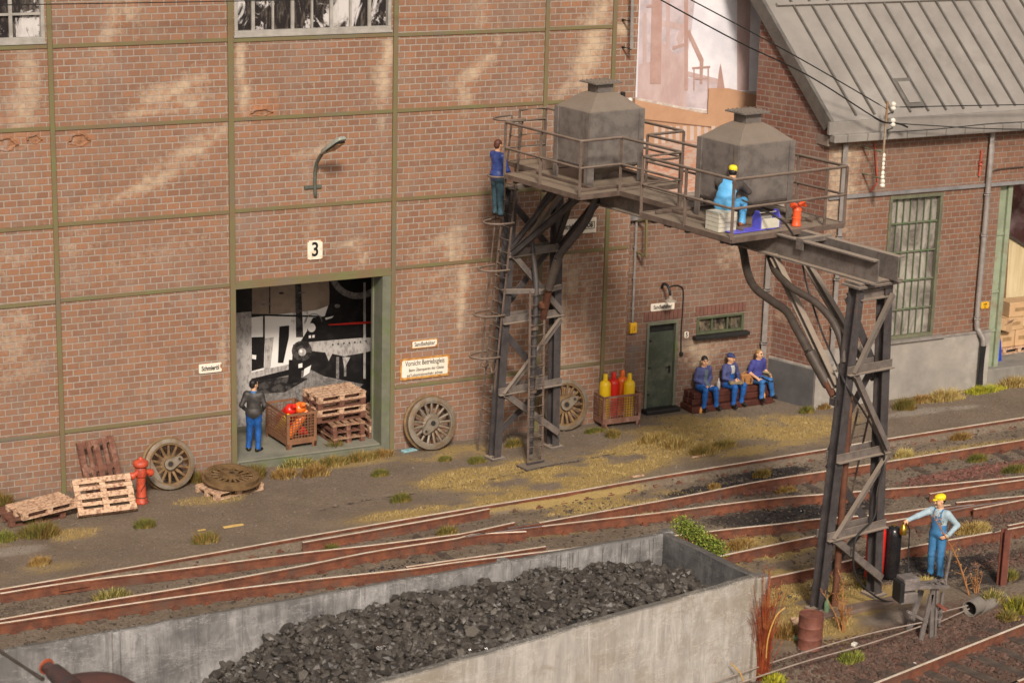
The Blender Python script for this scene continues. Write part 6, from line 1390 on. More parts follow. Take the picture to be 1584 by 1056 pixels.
# climber
g=G(755,702); lx=lpt(0)
vq=Wp(772,338,Q(0,.52,0),VV); 
zf=vq.z; ff=lpt(zf)
J=dict(ST_); J.update(elL=(-.22,.10,1.12),elR=(.24,.10,1.10),haL=(-.16,.26,.95),haR=(.17,.26,.93),hdirL=(.1,.6,-.7),hdirR=(-.1,.6,-.7),anL=(-.10,.04,.09),anR=(.10,.04,.09),curlL=1.0,curlR=1.0,yaw=.0,pitch=.0)
person('person','man in blue jacket and teal trousers climbing the caged ladder of the inner tower',(ff.x-.30,ff.y-.02,zf-.03),lookdir(1,.18),J,dict(top='jack',bottom='trou',coat='jack',hair=M_HAIRB,m=dict(jack=C_BLU2,trou=C_TEAL)),scale=1.02)
# three men on the timber stack
SI=dict(pelvis=(0,0,.10),chest=(0,.04,.42),neck=(0,.03,.61),head=(0,.06,.77),shL=(-.18,.03,.56),shR=(.18,.03,.56),elL=(-.25,.06,.30),elR=(.25,.06,.30),haL=(-.12,.28,.20),haR=(.10,.28,.22),
 hipL=(-.09,.02,.07),hipR=(.09,.02,.07),knL=(-.15,.40,.11),knR=(.15,.40,.11),anL=(-.13,.36,-.31),anR=(.13,.40,-.31),toeL=(-.2,1,0),toeR=(.2,1,0))
def seat_at(px,py): 
    # x along the timber front for given pixel of the pelvis
    return W(px,py,-.02).x
ZS=SEAT
sy=.06
J=dict(SI); J.update(haL=(.02,.24,.15),haR=(-.05,.26,.16),elL=(-.25,.02,.30),elR=(.24,.02,.30),hdirL=(.5,.6,-.4),hdirR=(-.4,.6,-.4),yaw=-.35,anL=(-.20,.38,-.36),anR=(.20,.36,-.36),knL=(-.12,.42,.10),knR=(.20,.40,.10))
knit=('knit',lambda l,n,c:(n=='jack')&(np.abs(l[:,0])<.055)&(l[:,1]>.03)&(l[:,2]>-.36)&(l[:,2]<.17))
p1=person('person','seated man in black beanie and navy jacket over a grey knit, left on the timbers',(seat_at(1088,606),sy,ZS),lookdir(.12,-1),J,dict(top='jack',bottom='jean',coat='jack',cap='beanie',hatm=M_HAIRK,hair=M_HAIRK,collar='knit',m=dict(jack=C_NAVY,jean=C_TROU,knit=C_KNIT)),paint=[knit])
J=dict(SI); J.update(haL=(-.02,.36,.24),haR=(.10,.30,.24),elL=(-.27,.10,.30),elR=(.27,.10,.30),hdirL=(.7,.4,-.1),hdirR=(-.7,.4,-.1),curlL=.6,curlR=.6,yaw=.1,pitch=-.05,anL=(-.16,.36,-.36),anR=(.16,.38,-.36),knL=(-.17,.42,.10),knR=(.17,.42,.10))
vest=('vest',lambda l,n,c:(n=='jack')&(np.abs(l[:,0])<.06)&(l[:,1]>.03)&(l[:,2]>-.02)&(l[:,2]<.19)); bib=('jean',lambda l,n,c:(n=='jack')&(np.abs(l[:,0])<.075)&(l[:,1]>.03)&(l[:,2]<=-.02))
p2=person('person','seated stout man in navy flat cap holding a grey bundle, middle of the timbers',(seat_at(1128,602),sy,ZS),lookdir(.25,-1),J,dict(top='jack',bottom='jean',coat='jack',cap='flat',hatm=C_NCAP,hair=M_HAIRF,collar='vest',fat=1.08,m=dict(jack=C_NAVY,jean=C_TROU,vest=C_WHT)),paint=[vest,bib])
J=dict(SI); J.update(haL=(.32,.20,.20),haR=(-.30,.22,.26),elL=(-.27,.0,.30),elR=(.27,.0,.30),yaw=.05,anL=(-.26,.36,-.30),anR=(.18,.42,-.30),knL=(-.12,.40,.12),knR=(.18,.42,.12))
J['haL']=(-.30,.20,.20); J['haR']=(.24,.30,.20); J['hdirL']=(.2,.7,-.6); J['hdirR']=(-.2,.6,-.5)
J['pelvis']=(0,0,.12)
belt=('belt',lambda l,n,c:(l[:,2]<-.225)&(l[:,2]>-.262)&(np.abs(l[:,0])<.2)&(n!='skin'))
p3=person('person','seated fair-haired man in blue polo shirt and jeans, right end of the timbers',(seat_at(1172,596),sy,ZS+.02),lookdir(.18,-1),J,dict(top='polo',bottom='jean',hair=M_HAIRF,short=True,m=dict(polo=C_POLO,jean=C_JEAN,belt=C_SHOE)),paint=[belt])
# things they hold
def obj_bundle():
    x,y=p2.location.x+.02,p2.location.y-.36
    t=thing('bundle','grey-brown rolled bundle on the lap of the man in the flat cap','bundle',(x,y,ZS+.20),R(-12))
    MB().box((0,0,0),(.40,.17,.09)).build('roll',simple('khaki_cloth',(.21,.175,.11),(.15,.12,.08),.85,sc=10,bump=.3),t,bevel=.035)
    for s in(-.1,.1): MB().box((s,0,0),(.02,.176,.096)).build('strap',LEATHER,t,bevel=.02)
obj_bundle()
x=(p2.location.x+p3.location.x)/2+.10
t=thing('satchel','tan leather satchel standing on the timbers under the arm of the polo shirt man','bag',(x,.04,ZS+.0),R(-6))
MB().box((0,0,.15),(.36,.19,.29)).build('bag_body',LEATHER,t,bevel=.04); MB().box((0,-.10,.19),(.35,.02,.18)).build('flap',simple('satchel_flap',(.34,.155,.055),None,.5,sc=8,bump=.1),t,bevel=.01)
for s in(-.09,.09): MB().box((s,-.115,.13),(.025,.012,.12)).build('buckle_strap',BLACKM,t)
MB().tube(smoothpath([(-.1,0,.29),(-.05,0,.34),(.05,0,.34),(.1,0,.29)],4),.012,6).build('handle',LEATHER,t)
t=thing('newspaper','folded pale paper held on the right knee of the polo shirt man','paper',(p3.location.x+.20,p3.location.y-.16,ZS+.27),R(20)); MB().box((0,0,0),(.13,.22,.05),M=Matrix.Rotation(R(50),3,'Y')).build('folded_sheets',simple('olive_paper',(.28,.23,.12),None,.8),t,bevel=.008)
def bottle(name,label,loc,mat,h=.30,r=.045,rot=(0,0,0)):
    o=MB().lathe([(r*.9,0),(r,.01),(r,h*.55),(r*.8,h*.66),(r*.38,h*.78),(r*.34,h*.97),(r*.42,h*.97),(r*.42,h)],n=18).build(name,mat,None,smooth=50); o.location=loc; o.rotation_euler=rot; return tag(o,label,'bottle')
bottle('bottle','grey glass bottle standing on the timbers between two seated men',(seat_at(1109.5,606),-.06,ZS),GLASSB,.30,.05)
for px,py,lab in((1084,633,'small orange bottle on the ground under the man in the beanie'),(1182,606,'small orange cup between the shoes of the polo shirt man')):
    q_=W(px,py,-.30 if px<1100 else -.26); o=MB().lathe([(.035,0),(.04,.02),(.04,.10),(.02,.13),(.02,.16)],n=12).build('bottle' if px<1100 else 'cup',ORC if False else simple('dull_orange',(.62,.28,.07),None,.5,bump=0),None,smooth=40); o.location=(q_.x,q_.y,0 if px<1100 else .17); tag(o,lab,'bottle' if px<1100 else 'cup')
# man in dungarees
g=G(1446,893)
J=dict(ST_); J.update(shL=(-.18,.02,1.41),shR=(.18,.0,1.41),elR=(.36,.25,1.30),haR=(.42,.55,1.27),hdirR=(.2,.9,-.25),palmR=(0,0,-1),curlR=.9,elL=(-.32,-.16,1.16),haL=(-.25,.07,.98),hdirL=(.6,.6,-.35),palmL=(.3,-.8,.1),yaw=-.62,pitch=-.22,anL=(-.12,.02,.09),anR=(.12,-.02,.09),head=(0,.03,1.64))
bibm=('dung',lambda l,n,c:(n=='shirt')&(((np.abs(l[:,0])<.105)&(l[:,1]>.03)&(l[:,2]<.085))|((l[:,2]<-.10)&(np.abs(l[:,0])<.19))|((np.abs(np.abs(l[:,0])-.085)<.017)&(l[:,2]>.05)&(l[:,2]<.26)&(np.abs(c[:,0])<.15))|((np.abs(l[:,0])<.07)&(l[:,1]<-.03)&(l[:,2]<.06))))
DM=person('person','man in yellow cap, pale blue shirt and blue dungarees standing beside the outer tower',(g.x,g.y,0),lookdir(-.97,-.42),J,dict(top='shirt',bottom='dung',hip='dung',cap='peak',hatm=C_YCAP,hair=M_HAIRK,collar='shirt',m=dict(shirt=C_LSH,dung=C_DUNG)),paint=[bibm],scale=1.03)
# lantern/valve in his hand
hx=Matrix.Rotation(DM.rotation_euler[2],3,'Z')@Vector((.44,.66,1.22))*1.03; hp=Vector(DM.location)+hx
t=thing('brass_valve','shiny brass valve held out by the man in dungarees','valve',tuple(hp-Vector((0,0,.03))),R(20)); t.scale=(1.25,1.25,1.25)
MB().lathe([(.05,-.16),(.06,-.15),(.06,-.05),(.045,-.03),(.03,.02)],n=16).build('valve_body',BRASS,t,smooth=50); MB().tube([(0,0,.0),(.10,.02,.02)],.022,10).build('side_outlet',BRASS,t,smooth=50); MB().lathe([(.03,0),(.05,.01),(.05,.03),(.03,.04)],(.10,.02,.0),(1,.1,.1),14).build('hand_wheel',BRASS,t,smooth=50); MB().tube([(0,0,.0),(-.02,.0,.06)],.018,8).build('stem',BRASS,t,smooth=50)
hq=hp+Vector((.12,0,-.06)); hg=G(1401,893)
o=MB().tube(smoothpath([hq,hq+Vector((.03,-.02,-.12)),Vector((hq.x+.02,hq.y-.05,.7)),Vector((hq.x+.02,hq.y-.1,.25)),Vector((hq.x-.03,hq.y-.25,.03)),Vector((hq.x-.5,hq.y-.4,.03))],6),.016,6).build('valve_hose',RUBBER,None,smooth=60); tag(o,'thin black hose hanging from the brass valve to the ground','hose')
# seated worker on platform
ps=Wp(1136,338,Q(0,8.12,0),VV); 
uo=(ps-O2).dot(UU)
J=dict(SI); J.update(pelvis=(0,-.02,.11),chest=(0,.17,.37),neck=(0,.32,.50),head=(0,.40,.62),pitch=-.40,shL=(-.22,.22,.47),shR=(.22,.22,.47),elL=(-.30,.42,.32),elR=(.32,.40,.30),haL=(-.12,.60,.36),haR=(.10,.58,.33),hdirL=(.3,.9,-.3),hdirR=(-.2,.9,-.3),knL=(-.20,.40,.15),knR=(.24,.38,.12),anL=(-.20,.34,-.28),anR=(.24,.36,-.28),toeL=(0,1,0),toeR=(.1,1,0),yaw=0)
db=('lb',lambda l,n,c:(n=='dsh')&(((l[:,1]<-.02)&(l[:,2]<.14-1.0*np.abs(l[:,0])))|((np.abs(np.abs(l[:,0])-(.05+.12*np.clip(l[:,2],0,1)))<.035)&(l[:,2]>0)&(l[:,2]<.24)&(np.abs(c[:,0])<.15))|(l[:,2]<-.16)))
person('person','crouched worker in yellow cap and light blue dungarees sitting on the outer platform',tuple(Q(uo-.20,8.02,PZ+.38)),lookdir(.80,.60),J,dict(top='dsh',bottom='lb',hip='lb',cap='peak',hatm=C_YCAP,hair=M_HAIRK,shoem=C_BOOT,fat=1.15,m=dict(dsh=C_DSH,lb=C_LBLU)),paint=[db],scale=1.08)
ub=uo
def on_plat(px,py,z=PZ): 
    g=G(px,py,z); return g
def plank_box(label,loc,rz,w_,d_,h_,name='wooden_box'):
    t=thing(name,label,'box',loc,rz)
    for k in range(4): 
        z=h_*(k+.5)/4
        MB().box((0,-d_/2,z),(w_,.02,h_/4-.008)).box((0,d_/2,z),(w_,.02,h_/4-.008)).box((-w_/2+.01,0,z),(.02,d_-.03,h_/4-.008)).box((w_/2-.01,0,z),(.02,d_-.03,h_/4-.008)).build('slat',OFFW,t)
    return t
bxp=on_plat(1125,359); t=plank_box('off-white slatted box the platform worker sits on',(bxp.x+.0,bxp.y+.25,PZ),R(4),.44,.42,.36); MB().box((0,0,.37),(.46,.44,.02)).build('lid',OFFW,t)
bl=thing('tool_tray','violet plastic sheet on the corner of the outer platform','sheet',tuple(Q(-.60,8.52,PZ+.0)),TH); MB().box((-.1,0.08,.012),(1.15,.34,.016)).build('tray_sheet',simple('violet_sheet',(.10,.09,.55),(.16,.14,.6),.4,sc=6),bl,bevel=.004)
tb=on_plat(1190,355); t=thing('tool_box','open wooden tool carrier with violet ends and a round handle on the outer platform','tool box',(tb.x,tb.y+.12,PZ+.02),R(4))
MB().box((0,-.12,.11),(.46,.02,.20)).box((0,.12,.11),(.46,.02,.20)).box((0,0,.02),(.46,.22,.02)).build('tray',OFFW,t)
for s in(-1,1): MB().plate([(-.14,0),(.14,0),(.14,.22),(.05,.36),(-.05,.36),(-.14,.22)],.024,Matrix.Translation((s*.24-.012,0,0))@Matrix.Rotation(R(90),4,'Z')@Matrix.Rotation(R(90),4,'X')).build('end_board',VIOLET,t)
MB().tube([(-.23,0,.31),(.23,0,.31)],.014,8).build('handle',OFFW,t)
hp_=on_plat(1235,350); 
t=thing('orange_hydrant','orange hydrant-like valve with an open mouth standing on the outer platform','valve',(hp_.x,hp_.y+.08,PZ),R(10))
MB().lathe([(.10,0),(.10,.03),(.085,.05),(.085,.14),(.095,.15),(.095,.17),(.085,.18),(.085,.30),(.095,.31),(.095,.34),(.07,.37),(.06,.40)],n=20).build('valve_barrel',ORH,t,smooth=40)
MB().lathe([(.045,0),(.055,.06),(.095,.10),(.10,.12),(.08,.12),(.05,.06)],(.03,-.02,.42),(.75,-.35,.35),18).build('mouth',ORH,t,smooth=50); MB().lathe([(.04,0),(.045,.07),(.07,.08),(.07,.11),(.03,.12)],(-.03,0,.42),(-.9,.1,.2),16).build('side_cap',ORH,t,smooth=50)
# small blue marker under the inner platform
q_=QV(873,304,1.9); 
# ================================================================== FOREGROUND THINGS
g=G(1263,1008); t=thing('oil_drum','rusty red-brown oil drum beside the coal bunker corner','drum',(g.x,g.y+.24,0),R(10)); t.scale=(.82,.82,.82)
g_=[(.285,0),(.29,.02),(.285,.03)]
for z in(.28,.56): g_+=[(.285,z-.03),(.298,z),(.285,z+.03)]
MB().lathe(g_+[(.285,.81),(.292,.83),(.292,.845),(.275,.85),(.272,.83)],n=32).build('drum_shell',simple('drum_paint',(.20,.075,.05),(.13,.048,.034),.6,sc=5,bump=.15,c3=(.14,.07,.05)),t,smooth=40)
MB().lathe([(.04,.83),(.04,.85),(.03,.855)],(.15,.08,0),n=12).build('bung',RUSTY,t)
g=G(1279,952,.0); bottle('bottle','tall pale green bottle standing behind the rusty drum',(G(1278,950).x,G(1278,950).y,0),GLASSG,.42,.055)
g=G(1227,990); bottle('bottle','pale green bottle lying on the ground left of the drum',(g.x,g.y,.05),GLASSG,.34,.05,rot=(R(90),0,R(50)))
g=G(1245,966); o=MB().box((0,0,0),(.42,.22,.07)).build('plank_offcut',WOODL,None,bevel=.008); o.location=(g.x,g.y+.1,.05); o.rotation_euler=(R(5),R(-4),R(-20)); tag(o,'short pale plank offcut lying left of the rusty drum','plank')
# kerb/plank between tower feet
a,b=G(1270,958),G(1398,931); o=MB().bar(a+Vector((0,.1,.03)),b+Vector((0,.1,.03)),.30,.10).build('kerb_slab',simple('brown_slab',(.17,.12,.09),(.12,.085,.065),.9,sc=3,bump=.3),None,bevel=.02); tag(o,'long brown concrete slab in the ground between the outer tower feet','slab')
# big steel bottles by the outer tower
c_=G(1362,893); make_cyl('tall red gas cylinder standing behind the right leg of the outer tower',REDC,(c_.x-.12,c_.y+.08,0),r=.20,h=1.33)
t=make_cyl('tall black gas cylinder with a rounded top right of the red one',BLK,(c_.x+.24,c_.y-.02,0),r=.17,h=.9); 
for ch in list(t.children): bpy.data.objects.remove(ch)
MB().lathe([(.155,0),(.17,.03),(.17,.92),(.155,1.02),(.11,1.09),(.05,1.12)],n=28).build('cylinder_body',BLK,t,smooth=60); MB().lathe([(.04,1.11),(.04,1.14),(.02,1.15)],n=12).build('valve_cap',BRASS,t,smooth=50)
# wire tensioning frame
g=G(1440,985); FX,FYY=g.x,g.y+.1
t=thing('tensioning_frame','grey weathered signal wire tensioning frame with a stone weight box and pulleys','signal gear',(FX,FYY,0),0)
WDN=simple('weathered_grey',(.16,.135,.12),(.10,.085,.078),.85,sc=5,bump=.35,c3=(.24,.20,.185))
def F3(x,y,yy): return Wp(x,y,(0,yy,0),(0,1,0))-Vector((FX,FYY,0))
yb=FYY+.02
def fb(x0,y0,x1,y1,w_,h_,name='frame_post',off=0.): 
    MB().bar(F3(x0,y0,yb+off),F3(x1,y1,yb+off),w_,h_,up=(0,1,0)).build(name,WDN,t,bevel=.006)
fb(1443,905,1440,985,.09,.05); fb(1450,905,1446,985,.05,.05); fb(1441,918,1424,990,.10,.05); fb(1425,912,1405,975,.12,.06,off=.35); fb(1458,915,1452,968,.06,.05,off=.3)
fb(1404,945,1434,961,.06,.07,'cross_bar'); fb(1432,962,1451,944,.04,.05,'cross_bar',off=.1)
MB().bar(F3(1398,907,yb-.05),F3(1466,906,yb-.05),.13,.07).build('top_beam',WDN,t,bevel=.008)
MB().bar(F3(1392,903,yb+.15),F3(1462,898,yb+.3),.06,.06).build('lever_arm',WDN,t,bevel=.006)
wb=F3(1405,910,yb-.10)
MB().box(tuple(wb+Vector((-.02,0,.14))),(.34,.34,.24),R(-8)).build('weight_block',WDN,t,bevel=.02); MB().box(tuple(wb+Vector((-.06,0,-.13))),(.36,.34,.22),R(-8)).build('weight_block',WDN,t,bevel=.02); MB().box(tuple(wb+Vector((-.23,.0,0))),(.10,.30,.40),R(-8)).build('weight_hanger',BLACKM,t,bevel=.01)
for px,py in((1446,902),(1457,902)):
    q_=F3(px,py,yb-.02); MB().lathe([(.085,-.02),(.10,-.025),(.10,.025),(.085,.02)],tuple(q_),(0,1,0),20,closed=True).build('pulley',WDN,t,smooth=30); MB().lathe([(.02,-.04),(.02,.04)],tuple(q_),(0,1,0),10).build('pulley_axle',BLACKM,t)
    MB().bar(q_-Vector((.08,0,0)),q_+Vector((.08,0,0)),.02,.02).build('pulley_spoke',WDN,t)
for px,py in((1450,940),(1452,952)):
    q_=F3(px,py,yb-.0); MB().lathe([(.06,-.02),(.075,-.025),(.075,.025),(.06,.02)],tuple(q_),(0,1,0),16,closed=True).build('pulley',WDN,t,smooth=30)
o=MB().bar(F3(1452,935,yb-.1),F3(1462,942,yb-.1),.10,.06).build('red_plate',simple('dull_red_iron',(.22,.07,.045),None,.8,sc=5),t)
MB().bar(G(1460,897),G(1468,853)+Vector((0,0,0)),.06,.06).build('stake',WDN,None) if False else None
q0=G(1461,898,.15); o=MB().bar(Vector((q0.x,q0.y,.0)),Vector((q0.x+.10,q0.y,.78)),.05,.05).build('wooden_stake',WDN,None,bevel=.006); tag(o,'thin leaning grey stake behind the tensioning frame','stake')
# signal wires: two, from left to frame to the culvert pipe
def gwire(label,pts): 
    P_=[G(x,y,z)+Vector((0,0,0)) for x,y,z in pts]; o=MB().tube(smoothpath(P_,6),.014,6).build('signal_wire',simple('galvanised_wire',(.42,.34,.28),None,.5,.3,bump=0),None); tag(o,label,'wire')
gwire('rear signal wire running from the bunker past the drum to the tensioning frame',[(1085,1062,.30),(1200,1022,.30),(1330,983,.30),(1426,962,.30)])
gwire('front signal wire running from the bunker past the drum to the tensioning frame',[(1125,1062,.28),(1240,1024,.28),(1340,996,.28),(1424,968,.28)])
gwire('rear signal wire between the tensioning frame and the culvert pipe',[(1452,947,.28),(1497,936,.24)])
gwire('front signal wire between the tensioning frame and the culvert pipe',[(1452,962,.26),(1499,941,.22)])
ca_,cb2=G(1500,941,.12),G(1522,932,.12); dd=(cb2-ca_)
CP_=simple('culvert_concrete',(.21,.185,.155),(.15,.13,.11),.85,sc=3,bump=.2)
t=thing('culvert_pipe','short grey half-round pipe collar where the signal wires enter the ground','pipe',tuple(ca_))
d_=Vector((.94,.34,0)).normalized()
MB().lathe([(.145,0),(.17,0),(.16,.36),(.135,.36)],(0,0,.0),tuple(d_),28,closed=True).build('pipe_mouth',CP_,t,smooth=40)
MB().lathe([(.001,.12),(.142,.12)],(0,0,.0),tuple(d_),24).build('dark_inside',BLACKM,t)
MB().lathe([(.09,.35),(.12,.35),(.12,1.3),(.09,1.3)],(0,0,-.12),tuple(d_),24,closed=True).build('buried_pipe',CP_,t,smooth=40)
# red post right edge
g=G(1549,903); h_=Hh(g,1553,818); o=MB().ibeam((g.x,g.y,-.1),(g.x+.0,g.y,h_),.16,.14,.02,up=(0,1,0)).build('rail_post',simple('red_rust_post',(.16,.05,.03),(.10,.035,.025),.8,sc=5,bump=.2),None); tag(o,'short red-brown rail post standing by the right edge of the yard','post')
MB().bar((g.x+.11,g.y-.02,.1),(g.x+.11,g.y-.02,h_-.1),.02,.02).build('post_rod',PIPE,o)
# scraps
def scrap(label,px,py,s,mat,rz=0,name='scrap',cat='scrap',z=.02):
    g=G(px,py); o=MB().box((0,0,0),s).build(name,mat,None,bevel=min(s)*.2); o.location=(g.x,g.y,gz(g.x,g.y)+z); o.rotation_euler=(R(3),R(2),rz); tag(o,label,cat)
scrap('small yellowish plank splinter on the yard left of the middle',361,814,(.48,.08,.03),simple('yellow_wood',(.62,.42,.15),None,.8),R(8),'plank_splinter','plank')
scrap('tiny yellow splinter left of the longer splinter on the yard',312,821,(.18,.05,.02),MATS['yellow_wood'],R(10),'plank_splinter','plank')
scrap('thin pale lath lying against the far rail below the grass clump',1088,705 ,(.75,.06,.03),WOODL,R(12),'lath','plank')
scrap('second pale lath end on the yard beside the far rail, left of the first',986,737,(.35,.07,.03),WOODL,R(8),'lath','plank')
scrap('white paper scrap on the ballast in the bottom right corner',1416,1019,(.16,.12,.02),PORC,R(30),'paper_scrap','scrap')
scrap('white stone chip beside the signal wires near the green weed',1321,1000,(.13,.09,.06),PORC,R(30),'stone_chip','scrap',.05)
scrap('turquoise paint scrap at the wall foot under the grey spoked wheel',634,697,(.45,.14,.05),simple('turquoise_scrap',(.16,.36,.40),(.35,.5,.5),.6,sc=12),R(12),'plastic_scrap','scrap')
# rusty loading spout at the bottom left, near the camera
SPZ=3.0
def S3(x,y,z=SPZ): return G(x,y,z)
c_=S3(140,1078); t=thing('rusty_spout','rust-red domed machine part with a dark nozzle cutting into the bottom left corner','machine part',tuple(c_))
MB().lathe([(.85,-.6),(.86,-.2),(.80,-.02),(.62,.13),(.35,.21),(.08,.235)],(0,0,0),n=36).build('dome',simple('rust_red_dome',(.12,.05,.038),(.085,.042,.035),.7,sc=2,bump=.15,c3=(.13,.10,.08)),t,smooth=40)
a_,b_=S3(72,1030,SPZ+.25)-c_,S3(118,1064,SPZ+.2)-c_
MB().tube([a_,a_.lerp(b_,.25),a_.lerp(b_,.9)+Vector((0,0,-.05))],[.10,.13,.16],18).build('nozzle',simple('dark_nozzle',(.045,.034,.032),(.08,.036,.03),.5,sc=4),t,smooth=40)
MB().lathe([(.12,-.02),(.125,.0),(.10,.02)],tuple(a_),tuple((a_-b_).normalized()),16).build('nozzle_ring',simple('orange_rim',(.35,.08,.035),None,.6),t,smooth=40)
o=MB().tube([G(-10,1000,2.9),G(66,1050,2.9)],.035,8).build('control_rod',GREYHOSE,None); tag(o,'thin dark rod slanting across the bottom left corner above the bunker','rod')
# cargo in the workshop doorway
def wbox(label,px,py,z,s,rz=0.,Y=None):
    g=Wp(px,py,(0,FY+1.6 if Y is None else Y,0),(0,1,0)); o=thing('cardboard_box',label,'box',(g.x+s[0]/2,g.y+s[1]/2,z),rz); MB().box((0,0,s[2]/2),s).build('carton',CARD,o,bevel=.012); MB().box((0,-s[1]/2-.002,s[2]/2),(.06,.003,s[2]*.96)).build('tape',simple('tape',(.60,.45,.27),None,.5,bump=0),o); return o
FZ=.41; Yb=FY+1.2
pw=Wp(1548,553,(0,Yb,0),(0,1,0)); dupt(pL,'pale pallet under the cardboard boxes in the workshop doorway',(pw.x+.62,Yb+.40,FZ),rz=R(4))
b0=Wp(1546,548,(0,Yb,0),(0,1,0)).x
for lab,dx,z,s,r in(('cardboard box at the bottom left of the load in the workshop doorway',.30,FZ+.17,(.56,.5,.46),3),('cardboard box at the bottom right of the load in the workshop doorway',.90,FZ+.17,(.56,.5,.46),-2),('cardboard box in the second layer of the load in the workshop doorway',.55,FZ+.64,(.62,.5,.38),5),('wide cardboard box on top of the load in the workshop doorway',.80,FZ+1.03,(.95,.55,.42),-3)):
    o=thing('cardboard_box',lab,'box',(b0+dx,Yb+.35,z),R(r)); MB().box((0,0,s[2]/2),s).build('carton',CARD,o,bevel=.012); MB().box((0,-s[1]/2-.002,s[2]/2),(s[0]*.6,.003,s[2]*.25)).build('printed_mark',simple('box_print',(.35,.22,.1),None,.7,bump=0),o)
o=thing('cardboard_box','open tilted cardboard box beside the door leaf in the workshop doorway','box',(b0+.12,Yb+.05,FZ+.66),R(25)); MB().box((0,0,.18),(.4,.3,.34),M=Matrix.Rotation(R(20),3,'Y')).build('carton',CARD,o,bevel=.01); MB().box((-.02,-.17,.3),(.36,.02,.22),M=Matrix.Rotation(R(35),3,'X')).build('open_flap',WOODL,o)
pb=Wp(1545,548,(0,FY+.5,0),(0,1,0)); o=MB().lathe([(.16,0),(.15,.1),(.10,.6),(.04,.8)],n=14).build('blue_bag',BLUE,None,smooth=50); o.location=(pb.x+.02,FY+.62,FZ); tag(o,'blue bag standing at the foot of the mint door leaf','bag')
yw=thing('wooden_partition','pale yellow board partition with a sloping grey top rail inside the workshop','partition',(0,0,0))
Yp_=FY+2.6; P_=[Wp(x,y,(0,Yp_,0),(0,1,0)) for x,y in((1545,545),(1556,362),(1600,392),(1600,545))]
mb=MB(); vs=[(p.x,Yp_,p.z) for p in P_]+[(p.x,Yp_+.05,p.z) for p in P_]; mb.add(vs,[(0,3,2,1) if False else (0,1,2,3),(7,6,5,4),(0,4,5,1),(1,5,6,2),(2,6,7,3),(3,7,4,0)]); mb.build('boarding',simple('yellow_boards',(.60,.50,.30),(.48,.37,.20),.8,sc=2.5,bump=.1,stretch=(3,1,.3)),yw)
MB().bar(P_[1]+Vector((-.1,-.02,.05)),P_[2]+Vector((0,-.02,.05)),.10,.08).build('top_rail',GREYHOSE,yw); MB().bar(P_[0]+Vector((.05,-.03,0)),P_[1]+Vector((.05,-.03,0)),.07,.07,up=(0,1,0)).build('post',simple('brown_post',(.20,.11,.05),None,.8),yw)
# ================================================================== PLANTS
def tuft(name,label,px,py,rx,ry,h,mat,n=None,cat='grass tuft',group='grass tufts',spread=1.,mat2=None,z=None,wid=.009,curve=.75):
    h*=1.15
    g=G(px,py); z=gz(g.x,g.y) if z is None else z; n=n or int(300+1400*rx*ry+900*max(rx,ry)); mb=MB(); mb.use(mat)
    if mat2: mb.use(mat2)
    for k in range(n):
        a=random.uniform(0,6.283); r=math.sqrt(random.random())*min(1.22,random.uniform(.55,1.3)*(1+.2*math.sin(a*3+px))); x,y=rx*r*math.cos(a),ry*r*math.sin(a)
        hh=h*random.uniform(.45,1.1)*(1-.45*r*r); la=random.uniform(0,6.283); ln=hh*random.uniform(.05,curve)+hh*.35*r; dx,dy=math.cos(a)*ln*.6+math.cos(la)*ln*.5,math.sin(a)*ln*.6+math.sin(la)*ln*.5
        w_=wid*random.uniform(.6,1.3); wx,wy=math.cos(la+1.5)*w_,math.sin(la+1.5)*w_
        if mat2: mb.use(mat if random.random()<.6 else mat2)
        mb.add([(x-wx,y-wy,-.02),(x+wx,y+wy,-.02),(x+dx*.45+wx*.7,y+dy*.45+wy*.7,hh*.62),(x+dx*.45-wx*.7,y+dy*.45-wy*.7,hh*.62),(x+dx,y+dy,hh)],[(0,1,2,3),(3,2,4)])
    o=mb.build(name,None if mb.mm else mat,None); o.location=(g.x,g.y,z); return tag(o,label,cat,group)
